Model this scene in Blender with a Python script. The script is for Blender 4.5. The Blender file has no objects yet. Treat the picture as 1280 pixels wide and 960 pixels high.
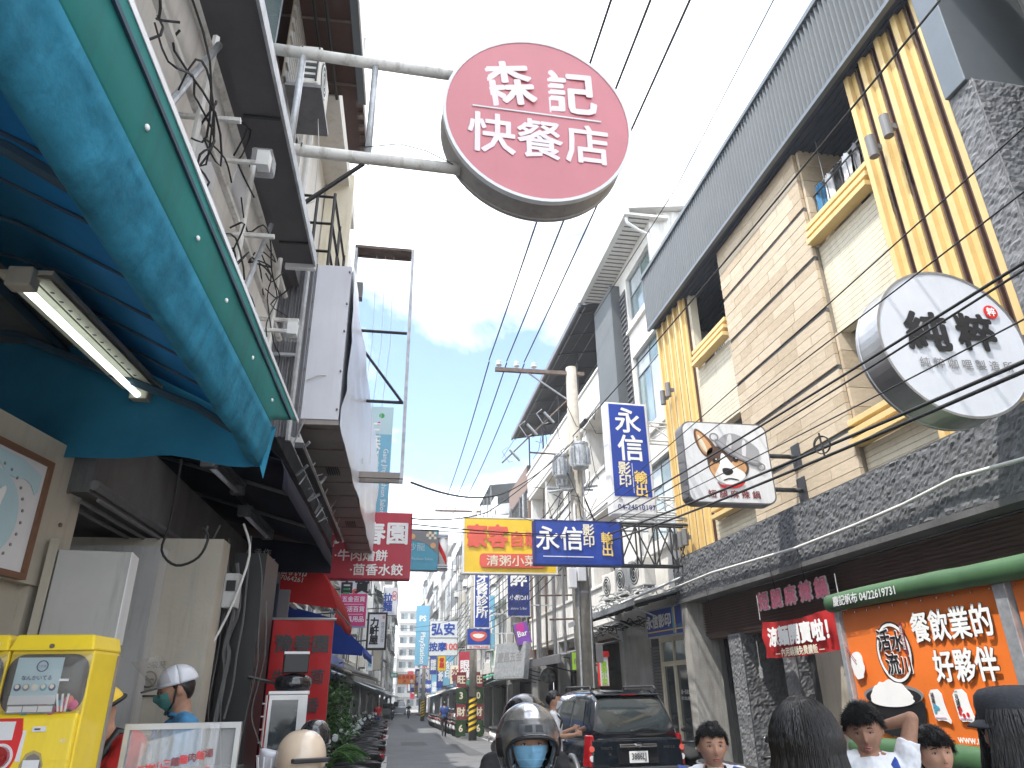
import bpy, math, random
from math import sin, cos, pi, radians as R
from mathutils import Vector, Matrix, noise
SC = bpy.context.scene
COL = SC.collection
random.seed(7)

# ------------------------------------------------------------------ camera
EYE = Vector((0, 0, 1.6))
FPX = 880.0                                    # focal length in pixels of a 1280 px wide picture
def _ax(px, py): return Vector((px - 640.0, 480.0 - py, -FPX))
_dy = _ax(478, 867).normalized()
_dz = _ax(610, -1500); _dz = (_dz - _dy * _dz.dot(_dy)).normalized()
_dx = _dy.cross(_dz)
CAMR = Matrix((_dx, _dy, _dz))                 # camera vector -> world vector
cd = bpy.data.cameras.new('camera'); cam = bpy.data.objects.new('camera', cd); COL.objects.link(cam)
cd.sensor_width = 36; cd.lens = 36 * FPX / 1280; cd.clip_start = .05; cd.clip_end = 3000
cam.matrix_world = Matrix.Translation(EYE) @ CAMR.to_4x4()
SC.camera = cam

# ------------------------------------------------------------------ sky and sun
SUN_AZ, SUN_EL = R(238), R(62)                 # azimuth measured clockwise from +y
w = bpy.data.worlds.new('World'); SC.world = w; w.use_nodes = True
nt = w.node_tree; nt.nodes.clear()
def N(t, **k):
    n = nt.nodes.new(t)
    for a, b in k.items(): setattr(n, a, b)
    return n
out = N('ShaderNodeOutputWorld'); bg1 = N('ShaderNodeBackground'); bg2 = N('ShaderNodeBackground'); mx = N('ShaderNodeMixShader')
sky = N('ShaderNodeTexSky', sky_type='NISHITA', sun_disc=False, sun_elevation=SUN_EL, sun_rotation=SUN_AZ)
sky.air_density = 1.2; sky.dust_density = .2; sky.ozone_density = 4.0
nt.links.new(sky.outputs[0], bg1.inputs[0]); bg1.inputs[1].default_value = .12
tc = N('ShaderNodeTexCoord'); mp = N('ShaderNodeMapping'); mp.inputs['Scale'].default_value = (1.0, .8, 2.0); mp.inputs['Location'].default_value = (9.7237, 2.4074, 37.4066)
no = N('ShaderNodeTexNoise'); no.inputs['Scale'].default_value = 2.1; no.inputs['Detail'].default_value = 9; no.inputs['Roughness'].default_value = .56; no.inputs['Distortion'].default_value = .45
cr = N('ShaderNodeValToRGB'); cr.color_ramp.elements[0].position = .37; cr.color_ramp.elements[1].position = .54
nt.links.new(tc.outputs['Generated'], mp.inputs[0]); nt.links.new(mp.outputs[0], no.inputs['Vector'])
nt.links.new(no.outputs['Fac'], cr.inputs[0]); nt.links.new(cr.outputs[0], mx.inputs[0])
bg2.inputs[0].default_value = (.93, .96, 1.0, 1); bg2.inputs[1].default_value = 1.35
nt.links.new(bg1.outputs[0], mx.inputs[1]); nt.links.new(bg2.outputs[0], mx.inputs[2]); nt.links.new(mx.outputs[0], out.inputs[0])
sd = bpy.data.lights.new('sun', 'SUN'); sd.energy = 2.3; sd.angle = R(.6); sd.color = (1, .95, .88)
so = bpy.data.objects.new('sun', sd); COL.objects.link(so)
_sv = Vector((sin(SUN_AZ) * cos(SUN_EL), cos(SUN_AZ) * cos(SUN_EL), sin(SUN_EL)))
so.rotation_euler = (-_sv).to_track_quat('-Z', 'Y').to_euler(); so.location = _sv * 60
SC.view_settings.view_transform = 'Standard'; SC.view_settings.look = 'None'
SC.view_settings.exposure = 1.5; SC.view_settings.gamma = 1
SC.cycles.max_bounces = 6; SC.cycles.transparent_max_bounces = 12; SC.cycles.use_denoising = True
SC.cycles.sample_clamp_indirect = 6

# ------------------------------------------------------------------ materials
def mat(name, col, rough=.6, metal=0.0, var=.12, scale=4.0, bump=0.0, bscale=40.0, streak=0.0, scol=None, alpha=None, trans=0.0, emit=0.0, coat=0.0, spec=.5, glass=0.0, bdist=.01):
    m = bpy.data.materials.new(name); m.use_nodes = True
    t = m.node_tree; b = t.nodes['Principled BSDF']; L = t.links.new
    col = tuple(col) + (1,) if len(col) == 3 else col
    b.inputs['Roughness'].default_value = rough; b.inputs['Metallic'].default_value = metal
    b.inputs['Specular IOR Level'].default_value = spec
    if coat: b.inputs['Coat Weight'].default_value = coat
    co = t.nodes.new('ShaderNodeTexCoord')
    last = None
    if var:
        n = t.nodes.new('ShaderNodeTexNoise'); n.inputs['Scale'].default_value = scale; n.inputs['Detail'].default_value = 6; n.inputs['Roughness'].default_value = .65
        L(co.outputs['Object'], n.inputs['Vector'])
        r = t.nodes.new('ShaderNodeValToRGB'); r.color_ramp.elements[0].position = .3; r.color_ramp.elements[1].position = .7
        r.color_ramp.elements[0].color = tuple(max(0, c * (1 - var)) for c in col[:3]) + (1,)
        r.color_ramp.elements[1].color = tuple(min(1, c * (1 + var)) for c in col[:3]) + (1,)
        L(n.outputs['Fac'], r.inputs[0]); last = r.outputs[0]
    if streak:
        mp_ = t.nodes.new('ShaderNodeMapping'); mp_.inputs['Scale'].default_value = (6, 6, .5)
        n2 = t.nodes.new('ShaderNodeTexNoise'); n2.inputs['Scale'].default_value = 1.6; n2.inputs['Detail'].default_value = 8; n2.inputs['Roughness'].default_value = .7
        L(co.outputs['Object'], mp_.inputs[0]); L(mp_.outputs[0], n2.inputs['Vector'])
        r2 = t.nodes.new('ShaderNodeValToRGB'); r2.color_ramp.elements[0].position = .5; r2.color_ramp.elements[1].position = .72
        r2.color_ramp.elements[1].color = (streak, streak, streak, 1)
        L(n2.outputs['Fac'], r2.inputs[0])
        x = t.nodes.new('ShaderNodeMix'); x.data_type = 'RGBA'
        L(r2.outputs[0], x.inputs[0])
        if last: L(last, x.inputs[6])
        else: x.inputs[6].default_value = col
        sc_ = scol or tuple(c * .35 for c in col[:3]); x.inputs[7].default_value = tuple(sc_) + (1,)
        last = x.outputs[2]
    if last: L(last, b.inputs['Base Color'])
    else: b.inputs['Base Color'].default_value = col
    if bump:
        n3 = t.nodes.new('ShaderNodeTexNoise'); n3.inputs['Scale'].default_value = bscale; n3.inputs['Detail'].default_value = 5
        L(co.outputs['Object'], n3.inputs['Vector'])
        bp = t.nodes.new('ShaderNodeBump'); bp.inputs['Strength'].default_value = min(1, bump); bp.inputs['Distance'].default_value = bdist
        L(n3.outputs['Fac'], bp.inputs['Height']); L(bp.outputs[0], b.inputs['Normal'])
    if trans:                                    # thin cloth: part of the light goes through
        tr = t.nodes.new('ShaderNodeBsdfTranslucent'); ms = t.nodes.new('ShaderNodeMixShader'); ms.inputs[0].default_value = trans
        if last: L(last, tr.inputs[0])
        else: tr.inputs[0].default_value = col
        L(b.outputs[0], ms.inputs[1]); L(tr.outputs[0], ms.inputs[2]); L(ms.outputs[0], t.nodes['Material Output'].inputs[0])
    if glass: b.inputs['Transmission Weight'].default_value = glass; b.inputs['IOR'].default_value = 1.2
    if alpha is not None: b.inputs['Alpha'].default_value = alpha
    if emit: b.inputs['Emission Color'].default_value = col; b.inputs['Emission Strength'].default_value = emit
    return m
M = {}
def defm(k, *a, **kw): M[k] = mat(k, *a, **kw)
def flat(k, c, rough=.5, **kw): M[k] = mat(k, c, rough=rough, var=.06, scale=3, **kw)
defm('asphalt_patch', (.085, .087, .09), rough=.9, var=.2, scale=2, bump=.5, bscale=120)
defm('asphalt', (.13, .132, .136), rough=.85, var=.22, scale=.9, bump=.5, bscale=120)
defm('earth', (.16, .155, .15), rough=.9, var=.15, scale=.6, bump=.3)
defm('paving', (.27, .26, .245), rough=.85, var=.2, scale=2.5, bump=.3)
defm('concrete', (.33, .32, .30), rough=.85, var=.2, scale=2.2, bump=.4, bscale=30, streak=.6)
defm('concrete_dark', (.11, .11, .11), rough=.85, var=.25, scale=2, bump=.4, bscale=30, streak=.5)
defm('pole_concrete', (.36, .335, .29), rough=.9, var=.18, scale=5, bump=.4, bscale=60, streak=.5, scol=(.2,.18,.16))
defm('white_wall', (.72, .70, .66), rough=.8, var=.06, scale=1.2, bump=.15, streak=.45, scol=(.42, .40, .36))
defm('white_tile', (.74, .74, .72), rough=.45, var=.06, scale=2, streak=.4, scol=(.4, .39, .36))
defm('cream_wall', (.70, .65, .52), rough=.7, var=.09, scale=2, streak=.5, scol=(.45, .39, .27))
defm('beige_wall', (.42, .385, .32), rough=.8, var=.1, scale=1.5, bump=.1, streak=.35)
defm('grey_wall', (.42, .42, .41), rough=.85, var=.15, scale=1.4, streak=.6)
defm('brown_wall', (.20, .13, .10), rough=.7, var=.25, scale=30, bump=.3)
defm('travertine_a', (.51, .42, .305), rough=.7, var=.14, scale=5, streak=.3, scol=(.40, .33, .25), bump=.2, bscale=50)
defm('travertine_b', (.455, .365, .255), rough=.7, var=.16, scale=6, bump=.2, bscale=50)
defm('travertine_c', (.555, .46, .34), rough=.7, var=.12, scale=4, bump=.2, bscale=50)
defm('joint_grey', (.30, .26, .21), rough=.9)
defm('black_joint', (.10, .10, .10), rough=.8, var=.2)
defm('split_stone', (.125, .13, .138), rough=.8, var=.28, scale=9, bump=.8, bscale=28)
defm('split_stone_lit', (.17, .175, .185), rough=.8, var=.25, scale=8, bump=.8, bscale=28)  # lighter copy for the street faces, sunlight put into the colour
defm('corrugated_grey', (.118, .130, .138), rough=.5, metal=.25, var=.08, scale=1.5)
defm('cap_grey', (.15, .17, .185), rough=.4, metal=.4, var=.06)
defm('soffit_blue', (.035, .05, .085), rough=.6, var=.2)
defm('yellow_fin', (.70, .51, .22), rough=.5, var=.08, scale=3, streak=.2, scol=(.42, .25, .07))
defm('brown_fin', (.075, .035, .025), rough=.6, var=.2)
defm('lamp_grey', (.16, .16, .165), rough=.5, var=.08)
defm('pink_tile', (.47, .36, .31), rough=.5, var=.08, scale=2)
defm('dark_shutter', (.15, .095, .085), rough=.5, var=.2, scale=2)
defm('steel', (.42, .42, .42), rough=.38, metal=.85, var=.12, scale=5)
defm('galv', (.45, .47, .49), rough=.5, metal=.55, var=.25, scale=12, streak=.3)
defm('white_pipe', (.66, .65, .62), rough=.5, var=.14, scale=7, streak=.75, scol=(.20, .18, .15))
defm('rusty', (.17, .13, .11), rough=.8, metal=.2, var=.45, scale=10)
defm('dark_metal', (.05, .052, .056), rough=.5, metal=.3, var=.15)
defm('grey_metal', (.19, .19, .20), rough=.5, metal=.4, var=.15, streak=.35)
defm('grey_soffit', (.095, .092, .10), rough=.65, var=.2, scale=3, bump=.15)
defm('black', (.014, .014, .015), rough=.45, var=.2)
defm('black_gloss', (.016, .017, .02), rough=.18, var=.2, coat=.6)
defm('rubber', (.02, .02, .02), rough=.85)
defm('wire_black', (.016, .016, .018), rough=.7, var=0)
defm('wire_white', (.62, .62, .6), rough=.6)
defm('window_frame', (.30, .33, .35), rough=.4, metal=.5)
defm('white_frame', (.7, .7, .68), rough=.5)
def glassm(k, c, rough=.08, var=.25): M[k] = mat(k, c, rough=rough, var=var, scale=1.2, metal=.0, spec=1.0, coat=.5)
glassm('glass_sky', (.20, .28, .30)); glassm('glass_dark', (.03, .04, .045)); glassm('glass_green', (.12, .19, .175))
glassm('glass_white', (.45, .50, .52), rough=.2)
defm('clear', (.9, .92, .93), rough=.06, var=0, alpha=.16, spec=.8)
defm('clear_dome', (.35, .33, .30), rough=.07, var=0, alpha=.30, spec=1.0)
defm('film', (.8, .82, .84), rough=.25, var=0, alpha=.3, spec=.6)
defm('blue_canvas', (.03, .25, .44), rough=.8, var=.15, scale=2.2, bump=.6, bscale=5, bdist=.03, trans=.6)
defm('blue_roll', (.05, .31, .47), rough=.85, var=.25, scale=5, bump=.8, bscale=6, bdist=.035, streak=.45, scol=(.02, .08, .13), trans=.35, spec=.2)
defm('teal_canvas', (.008, .21, .20), rough=.75, var=.14, scale=2, streak=.3, scol=(.02, .07, .07), trans=.25)
defm('blue_frame', (.02, .055, .09), rough=.7, var=.3)
defm('navy_canvas', (.008, .01, .028), rough=.85, var=.25, scale=2, bump=.2, bscale=20, trans=.08)
defm('red_canvas', (.55, .015, .018), rough=.7, var=.15, scale=2, trans=.4)
defm('red_banner', (.42, .012, .014), rough=.7, var=.1, scale=2, trans=.2)
defm('royal_canvas', (.015, .06, .36), rough=.75, var=.12, trans=.3)
defm('green_canvas', (.05, .12, .05), rough=.55, var=.2, scale=2.5, bump=.3, bscale=9)
defm('net_green', (.05, .42, .25), rough=.8, var=.25, trans=.3)
defm('orange_vinyl', (.80, .19, .03), rough=.42, var=.07, scale=1.4, bump=.15, bscale=4)
defm('sign_pink', (.58, .20, .225), rough=.35, var=.05, scale=2, streak=.15, scol=(.5, .16, .19))
defm('sign_white', (.74, .75, .77), rough=.35, var=.07, scale=2, streak=.4, scol=(.55, .56, .58))
defm('sign_cool', (.60, .62, .67), rough=.3, var=.07, scale=2, streak=.3, scol=(.45, .46, .52))
defm('sheet_white', (.62, .63, .68), rough=.4, var=.06, scale=2, streak=.22, scol=(.38, .36, .36))
defm('sign_side', (.36, .34, .32), rough=.5, var=.15, scale=3, streak=.4)
defm('sign_brown', (.27, .24, .22), rough=.55, var=.15, scale=3, streak=.3)
defm('sign_grey', (.15, .15, .155), rough=.45, var=.12)
defm('sign_yellow', (.84, .56, .03), rough=.42, var=.12, scale=1.5, streak=.3, scol=(.72, .5, .16))
defm('sign_blue', (.016, .055, .34), rough=.38, var=.12, scale=1.5, streak=.25, scol=(.05, .10, .34))
defm('sign_red', (.45, .025, .05), rough=.42, var=.1, scale=1.5, streak=.3, scol=(.40, .09, .11))
defm('ink_navy', (.01, .025, .17), rough=.5)
for k, c in dict(ink_white=(.85, .85, .84), ink_offwhite=(.68, .68, .70), ink_black=(.012, .012, .014), ink_red=(.62, .02, .02), ink_coral=(.72, .12, .08), ink_yellow=(.86, .62, .18),
                 ink_blue=(.015, .06, .34), ink_cyan=(.08, .33, .46), ink_sky=(.17, .43, .60), ink_pink=(.66, .05, .20), ink_rose=(.80, .22, .33), ink_blush=(.80, .72, .74), ink_maroon=(.20, .03, .035), ink_green=(.03, .33, .10), ink_orange=(.84, .27, .03),
                 ink_grey=(.22, .22, .23), ink_tan=(.66, .36, .17), ink_fur=(.10, .06, .045), ink_steel=(.35, .35, .37), ink_purple=(.22, .08, .42), ink_cream=(.8, .74, .58), ink_magenta=(.55, .04, .30),
                 ink_brown=(.16, .075, .04), ink_paleblue=(.45, .62, .68), ink_lime=(.35, .62, .06)).items(): flat(k, c)
defm('gacha_yellow', (.84, .62, .03), rough=.4, var=.07, scale=4, coat=.2, streak=.35, scol=(.5, .36, .04))
defm('skin', (.47, .265, .18), rough=.68, var=.12, scale=28, bump=.12, bscale=220, bdist=.002, spec=.25)
defm('skin_dark', (.36, .20, .135), rough=.68, var=.14, scale=28, bump=.12, bscale=220, bdist=.002, spec=.25)
defm('lip', (.36, .12, .10), rough=.45)
defm('eye_white', (.62, .58, .55), rough=.3, var=0)
defm('hair', (.012, .010, .010), rough=.42, var=.3, scale=20, spec=.6)
defm('cloth_white', (.76, .77, .80), rough=.85, var=.06, bump=.2, bscale=10)
defm('cloth_navy', (.03, .07, .24), rough=.85, var=.2, bump=.2, bscale=12)
defm('cloth_blue', (.045, .19, .36), rough=.85, var=.14, bump=.3, bscale=10)
defm('cloth_red', (.42, .015, .015), rough=.85, var=.15, bump=.3, bscale=10)
defm('cloth_black', (.016, .016, .018), rough=.85, var=.2, bump=.3, bscale=12)
defm('cloth_cap', (.032, .034, .042), rough=.8, var=.2, bump=.3, bscale=90)
defm('mask_blue', (.22, .46, .66), rough=.8, var=.06, bump=.2, bscale=30)
defm('mask_green', (.08, .25, .24), rough=.8, var=.06)
defm('helmet_grey', (.12, .12, .122), rough=.2, var=.4, scale=9, coat=.8, metal=.3)
defm('helmet_cream', (.62, .50, .38), rough=.25, var=.1, coat=.6)
defm('car_paint', (.012, .017, .026), rough=.12, var=.1, coat=1.0, metal=.3)
defm('car_cladding', (.07, .075, .082), rough=.4, var=.08, coat=.3)
defm('lamp_red', (.30, .006, .010), rough=.15, var=.15, coat=.8)
defm('chrome', (.62, .62, .64), rough=.16, metal=1, var=.05)
defm('tube_lit', (.85, 1.0, .95), rough=.4, var=0, emit=1.1)
defm('cone_orange', (.75, .12, .04), rough=.6)
defm('leaf_a', (.05, .13, .035), rough=.6, var=.3, trans=.3); defm('leaf_b', (.10, .22, .06), rough=.6, var=.3, trans=.3); defm('leaf_c', (.035, .085, .03), rough=.6, var=.3, trans=.3)
defm('flower', (.8, .76, .74), rough=.7); defm('bark', (.12, .09, .06), rough=.9, var=.3); defm('terracotta', (.35, .12, .06), rough=.8)

ORD = 'first second third fourth fifth sixth seventh eighth ninth tenth eleventh twelfth thirteenth fourteenth fifteenth sixteenth seventeenth eighteenth nineteenth twentieth'.split() + ['twenty-' + q for q in 'first second third fourth fifth sixth seventh eighth ninth'.split()] + ['thirtieth'] + ['thirty-' + q for q in 'first second third fourth fifth sixth seventh eighth ninth'.split()]
# ------------------------------------------------------------------ helpers
GZ = lambda y: -.012 * max(0.0, min(y, 260.0))      # the street falls gently away from the camera
def ray(px, py): return (CAMR @ _ax(px, py)).normalized()
def at(px, py, Y): r = ray(px, py); return EYE + r * (Y / r.y)          # a point of the street at distance Y
def atx(px, py, X): r = ray(px, py); return EYE + r * (X / r.x)
SK = R(-1.75)                                       # the left row of houses is turned by this much
def Lw(u, v, z): return Vector((u * cos(SK) - v * sin(SK), u * sin(SK) + v * cos(SK), z))

class MB:
    def __init__(s): s.v = []; s.f = []; s.m = []; s.cm = 0
    def add(s, vs, fs):
        o = len(s.v); s.v += [tuple(p) for p in vs]; s.f += [tuple(i + o for i in f) for f in fs]; s.m += [s.cm] * len(fs); return s
    def box(s, x0, x1, y0, y1, z0, z1, T=None):
        v = [Vector((x, y, z)) for z in (z0, z1) for y in (y0, y1) for x in (x0, x1)]
        if T: v = [T @ p for p in v]
        return s.add(v, [(0, 2, 3, 1), (4, 5, 7, 6), (0, 1, 5, 4), (2, 6, 7, 3), (0, 4, 6, 2), (1, 3, 7, 5)])
    def hexa(s, v):                                  # 8 corners, bottom ring then top ring
        return s.add(v, [(3, 2, 1, 0), (4, 5, 6, 7), (0, 1, 5, 4), (1, 2, 6, 5), (2, 3, 7, 6), (3, 0, 4, 7)])
    def quad(s, a, b, c, d): return s.add([a, b, c, d], [(0, 1, 2, 3)])
    def tube(s, p, q, r, n=8, r2=None, cap=True):
        p = Vector(p); q = Vector(q); d = q - p
        if d.length < 1e-6: return s
        z = d.normalized(); x = z.orthogonal().normalized(); y = z.cross(x); r2 = r if r2 is None else r2
        v = [p + (x * cos(2 * pi * k / n) + y * sin(2 * pi * k / n)) * r for k in range(n)] + [q + (x * cos(2 * pi * k / n) + y * sin(2 * pi * k / n)) * r2 for k in range(n)]
        f = [(k, (k + 1) % n, (k + 1) % n + n, k + n) for k in range(n)]
        if cap: f += [tuple(range(n - 1, -1, -1)), tuple(range(n, 2 * n))]
        return s.add(v, f)
    def path(s, pts, r, n=6, rs=None):
        pts = [Vector(p) for p in pts]; rings = []
        x = None
        for i, p in enumerate(pts):
            d = (pts[min(i + 1, len(pts) - 1)] - pts[max(i - 1, 0)]).normalized()
            if x is None: x = d.orthogonal().normalized()
            else:
                x = x - d * x.dot(d)
                x = x.normalized() if x.length > 1e-5 else d.orthogonal().normalized()
            y = d.cross(x); rr = rs[i] if rs else r
            rings.append([p + (x * cos(2 * pi * k / n) + y * sin(2 * pi * k / n)) * rr for k in range(n)])
        return s.loft(rings)
    def loft(s, rings, cap=True, closed=True):
        n = len(rings[0]); v = [p for r in rings for p in r]; f = []
        for i in range(len(rings) - 1):
            for k in range(n if closed else n - 1):
                k2 = (k + 1) % n; f.append((i * n + k, i * n + k2, (i + 1) * n + k2, (i + 1) * n + k))
        if cap and closed: f += [tuple(range(n - 1, -1, -1)), tuple(range((len(rings) - 1) * n, len(rings) * n))]
        return s.add(v, f)
    def lathe(s, prof, n=20, T=None):                # (r, z) pairs round the z axis
        rings = [[Vector((r * cos(2 * pi * k / n), r * sin(2 * pi * k / n), z)) for k in range(n)] for r, z in prof]
        if T: rings = [[T @ p for p in r] for r in rings]
        return s.loft(rings)
    def ball(s, c, rx, ry=None, rz=None, nu=12, nv=8, T=None):
        ry = rx if ry is None else ry; rz = rx if rz is None else rz; c = Vector(c); rings = []
        for j in range(nv + 1):
            th = pi * j / nv; st = max(sin(th), .02)
            rings.append([Vector((rx * st * cos(2 * pi * k / nu), ry * st * sin(2 * pi * k / nu), -rz * cos(th))) for k in range(nu)])
        rings = [[(T @ p if T else p) + c for p in r] for r in rings]
        return s.loft(rings)
    def prism(s, poly, y0, y1):                      # outline in the x-z plane pushed along y
        n = len(poly); v = [(x, y0, z) for x, z in poly] + [(x, y1, z) for x, z in poly]
        a = sum(poly[i][0] * poly[(i + 1) % n][1] - poly[(i + 1) % n][0] * poly[i][1] for i in range(n))
        f = [tuple(range(n)), tuple(range(2 * n - 1, n - 1, -1))] + [(i, i + n, (i + 1) % n + n, (i + 1) % n) for i in range(n)]
        if a < 0: f = [t[::-1] for t in f]
        return s.add(v, f)
    def build(s, name, m, parent=None, smooth=False, bevel=0, seg=2, loc=None, rot=None, kind=None):
        me = bpy.data.meshes.new(name); me.from_pydata(s.v, [], s.f)
        for q in (m if isinstance(m, (list, tuple)) else [m]): me.materials.append(M[q] if isinstance(q, str) else q)
        if isinstance(m, (list, tuple)): me.polygons.foreach_set('material_index', s.m)
        if smooth: me.polygons.foreach_set('use_smooth', [True] * len(me.polygons))
        o = bpy.data.objects.new(name, me); COL.objects.link(o)
        if parent: o.parent = parent
        if loc is not None: o.location = loc
        if rot is not None: o.rotation_euler = rot
        if bevel:
            b = o.modifiers.new('bevel', 'BEVEL'); b.width = bevel; b.segments = seg; b.limit_method = 'ANGLE'; b.angle_limit = R(40)
        if kind: o['kind'] = kind
        return o
def tag(o, label=None, cat=None, group=None, kind=None):
    if label: o['label'] = label
    if cat: o['category'] = cat
    if group: o['group'] = group
    if kind: o['kind'] = kind
    return o
def thing(name, label, cat, loc=(0, 0, 0), rz=0.0, group=None):
    o = bpy.data.objects.new(name, None); COL.objects.link(o); o.location = loc; o.rotation_euler = (0, 0, rz); o.empty_display_size = .1
    return tag(o, label, cat, group)
def piece(me, name, parent, loc, rot=(0, 0, 0), scale=(1, 1, 1)):
    o = bpy.data.objects.new(name, me); COL.objects.link(o); o.parent = parent; o.location = loc; o.rotation_euler = rot; o.scale = scale; return o
def unitbox(m, name='piece'):
    b = MB().box(-.5, .5, -.5, .5, -.5, .5); me = bpy.data.meshes.new(name); me.from_pydata(b.v, [], b.f); me.materials.append(M[m]); return me
def copy_tree(o, parent=None):
    c = o.copy(); COL.objects.link(c); c.parent = parent
    for ch in o.children: copy_tree(ch, c)
    return c
def B(name, m, parent, x0, x1, y0, y1, z0, z1, bevel=0, T=None):
    return MB().box(x0, x1, y0, y1, z0, z1, T).build(name, m, parent, bevel=bevel)

_tc = {}
def text_mesh(s, bold, m, vert, ext):
    k = (s, bold, m, vert, ext)
    if k in _tc: return _tc[k]
    c = bpy.data.curves.new('lettering', 'FONT'); c.body = '\n'.join(s) if vert else s
    c.resolution_u = 2; c.extrude = ext; c.align_x = 'CENTER'; c.align_y = 'CENTER'
    if vert: c.space_line = .92
    o = bpy.data.objects.new('lettering', c)
    me = bpy.data.meshes.new_from_object(o)
    bpy.data.objects.remove(o); bpy.data.curves.remove(c)
    if me.vertices:                                  # centre it on its own outline
        xs = [v.co.x for v in me.vertices]; ys = [v.co.y for v in me.vertices]
        cx, cy = (min(xs) + max(xs)) / 2, (min(ys) + max(ys)) / 2
        me.transform(Matrix.Translation((-cx, -cy, 0)))
        if bold:                                     # heavier strokes: copies pushed outwards, each a hair behind the last
            vs = [tuple(v.co) for v in me.vertices]; fs = [tuple(p.vertices) for p in me.polygons]; V = []; F = []
            for q in range(8):
                a = 2 * pi * q / 8; o_ = len(V); V += [(x + bold * cos(a), y + bold * sin(a), z + .0005 * q) for x, y, z in vs]; F += [tuple(i + o_ for i in f) for f in fs]
            bpy.data.meshes.remove(me); me = bpy.data.meshes.new('lettering'); me.from_pydata(V, [], F)
    me.materials.clear(); me.materials.append(M[m]); me.name = 'lettering'; _tc[k] = me
    return me
def T(parent, s, x, z, size, m='ink_white', y=-.01, bold=.0, vert=False, sx=1.0, sz=1.0, tilt=0.0, shear=0.0, rz=0.0, name='lettering'):
    """lettering standing on a face that looks along the parent's -y"""
    me = text_mesh(s, bold, m, vert, .003)
    o = bpy.data.objects.new(name, me); COL.objects.link(o); o.parent = parent
    m4 = Matrix.Translation((x, y, z)) @ Matrix.Rotation(rz, 4, 'Z') @ Matrix.Rotation(tilt, 4, 'Y') @ Matrix.Rotation(pi / 2, 4, 'X')
    sh_ = Matrix.Identity(4); sh_[1][0] = shear
    o.matrix_local = m4 @ sh_ @ Matrix.Diagonal((size * sx, size * sz, size, 1))
    return o
def signbox(name, label, cat, c, wd, h, t, yaw, side, face, group=None, frame=None, fw=.03, tilt=0.0):
    """lightbox centred on c; the face looks along local -y"""
    o = thing(name, label, cat, c, yaw, group); o.rotation_euler = (0, tilt, yaw)
    B('casing', side, o, -wd / 2, wd / 2, -t / 2, t / 2, -h / 2, h / 2, bevel=.012)
    B('face_panel', face, o, -wd / 2 + fw, wd / 2 - fw, -t / 2 - .006, -t / 2 + .002, -h / 2 + fw, h / 2 - fw)
    B('back_panel', face, o, -wd / 2 + fw, wd / 2 - fw, t / 2 - .002, t / 2 + .006, -h / 2 + fw, h / 2 - fw)
    if frame:
        f = MB(); q = t / 2 + .014
        for sx_ in (-1, 1):
            f.box(sx_ * wd / 2 - .012 * (sx_ > 0) - fw * .6 * (sx_ > 0), sx_ * wd / 2 + .012 * (sx_ < 0) + fw * .6 * (sx_ < 0), -q, -t / 2 - .001, -h / 2, h / 2)
        for sz_ in (-1, 1):
            f.box(-wd / 2 + fw * .62 + .013, wd / 2 - fw * .62 - .013, -q, -t / 2 - .001, min(sz_ * h / 2, sz_ * (h / 2 - fw * .8)), max(sz_ * h / 2, sz_ * (h / 2 - fw * .8)))
        f.build('frame', frame, o)
    return o
def disc(parent, name, x, z, r, m, y, th=.004, n=40, rx=None, hole=None, rot=0.0):
    rx = rx or r
    if hole:
        b = MB(); v = []; f = []
        for k in range(n):
            a = 2 * pi * k / n
            for rr, ry_ in ((1, y), (hole, y), (hole, y + th), (1, y + th)): v.append((rx * rr * cos(a), ry_, r * rr * sin(a)))
        for k in range(n):
            a = 4 * k; c = 4 * ((k + 1) % n)
            for i in range(4): f.append((a + i, a + (i + 1) % 4, c + (i + 1) % 4, c + i))
        b.add(v, f); o = b.build(name, m, parent)
    else:
        o = MB().prism([(rx * cos(2 * pi * k / n), r * sin(2 * pi * k / n)) for k in range(n)], y, y + th).build(name, m, parent)
    o.location = (x, 0, z); o.rotation_euler = (0, rot, 0); return o
def shape(parent, name, pts, m, y, th=.004, smooth=2):
    """flat cut-out; corners are rounded by repeated corner cutting"""
    for _ in range(smooth):
        q = []
        for i in range(len(pts)):
            a = pts[i]; b = pts[(i + 1) % len(pts)]
            q += [(a[0] * .75 + b[0] * .25, a[1] * .75 + b[1] * .25), (a[0] * .25 + b[0] * .75, a[1] * .25 + b[1] * .75)]
        pts = q
    return MB().prism(pts, y, y + th).build(name, m, parent)
def smooth_pts(pts, n=4):
    P = [Vector(p) for p in pts]; P = [P[0]] + P + [P[-1]]; o = []
    for i in range(1, len(P) - 2):
        for k in range(n):
            t = k / n; a, b, c, d = P[i - 1:i + 3]
            o.append(.5 * ((2 * b) + (c - a) * t + (2 * a - 5 * b + 4 * c - d) * t * t + (3 * b - a - 3 * c + d) * t ** 3))
    return o + [P[-2]]
def cable(name, label, cat, pts, r=.012, m='wire_black', sag=.0, group=None, n=14, parent=None):
    P = [Vector(p) for p in pts]; out_ = []
    for a, b in zip(P[:-1], P[1:]):
        for k in range(n):
            t = k / n; q = a.lerp(b, t); q.z -= sag * 4 * t * (1 - t) * (b - a).length / 10; out_.append(q)
    out_.append(P[-1])
    o = MB().path(out_, r, 5).build(name, m, parent, smooth=True)
    if not parent: tag(o, label, cat, group)
    return o
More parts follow.
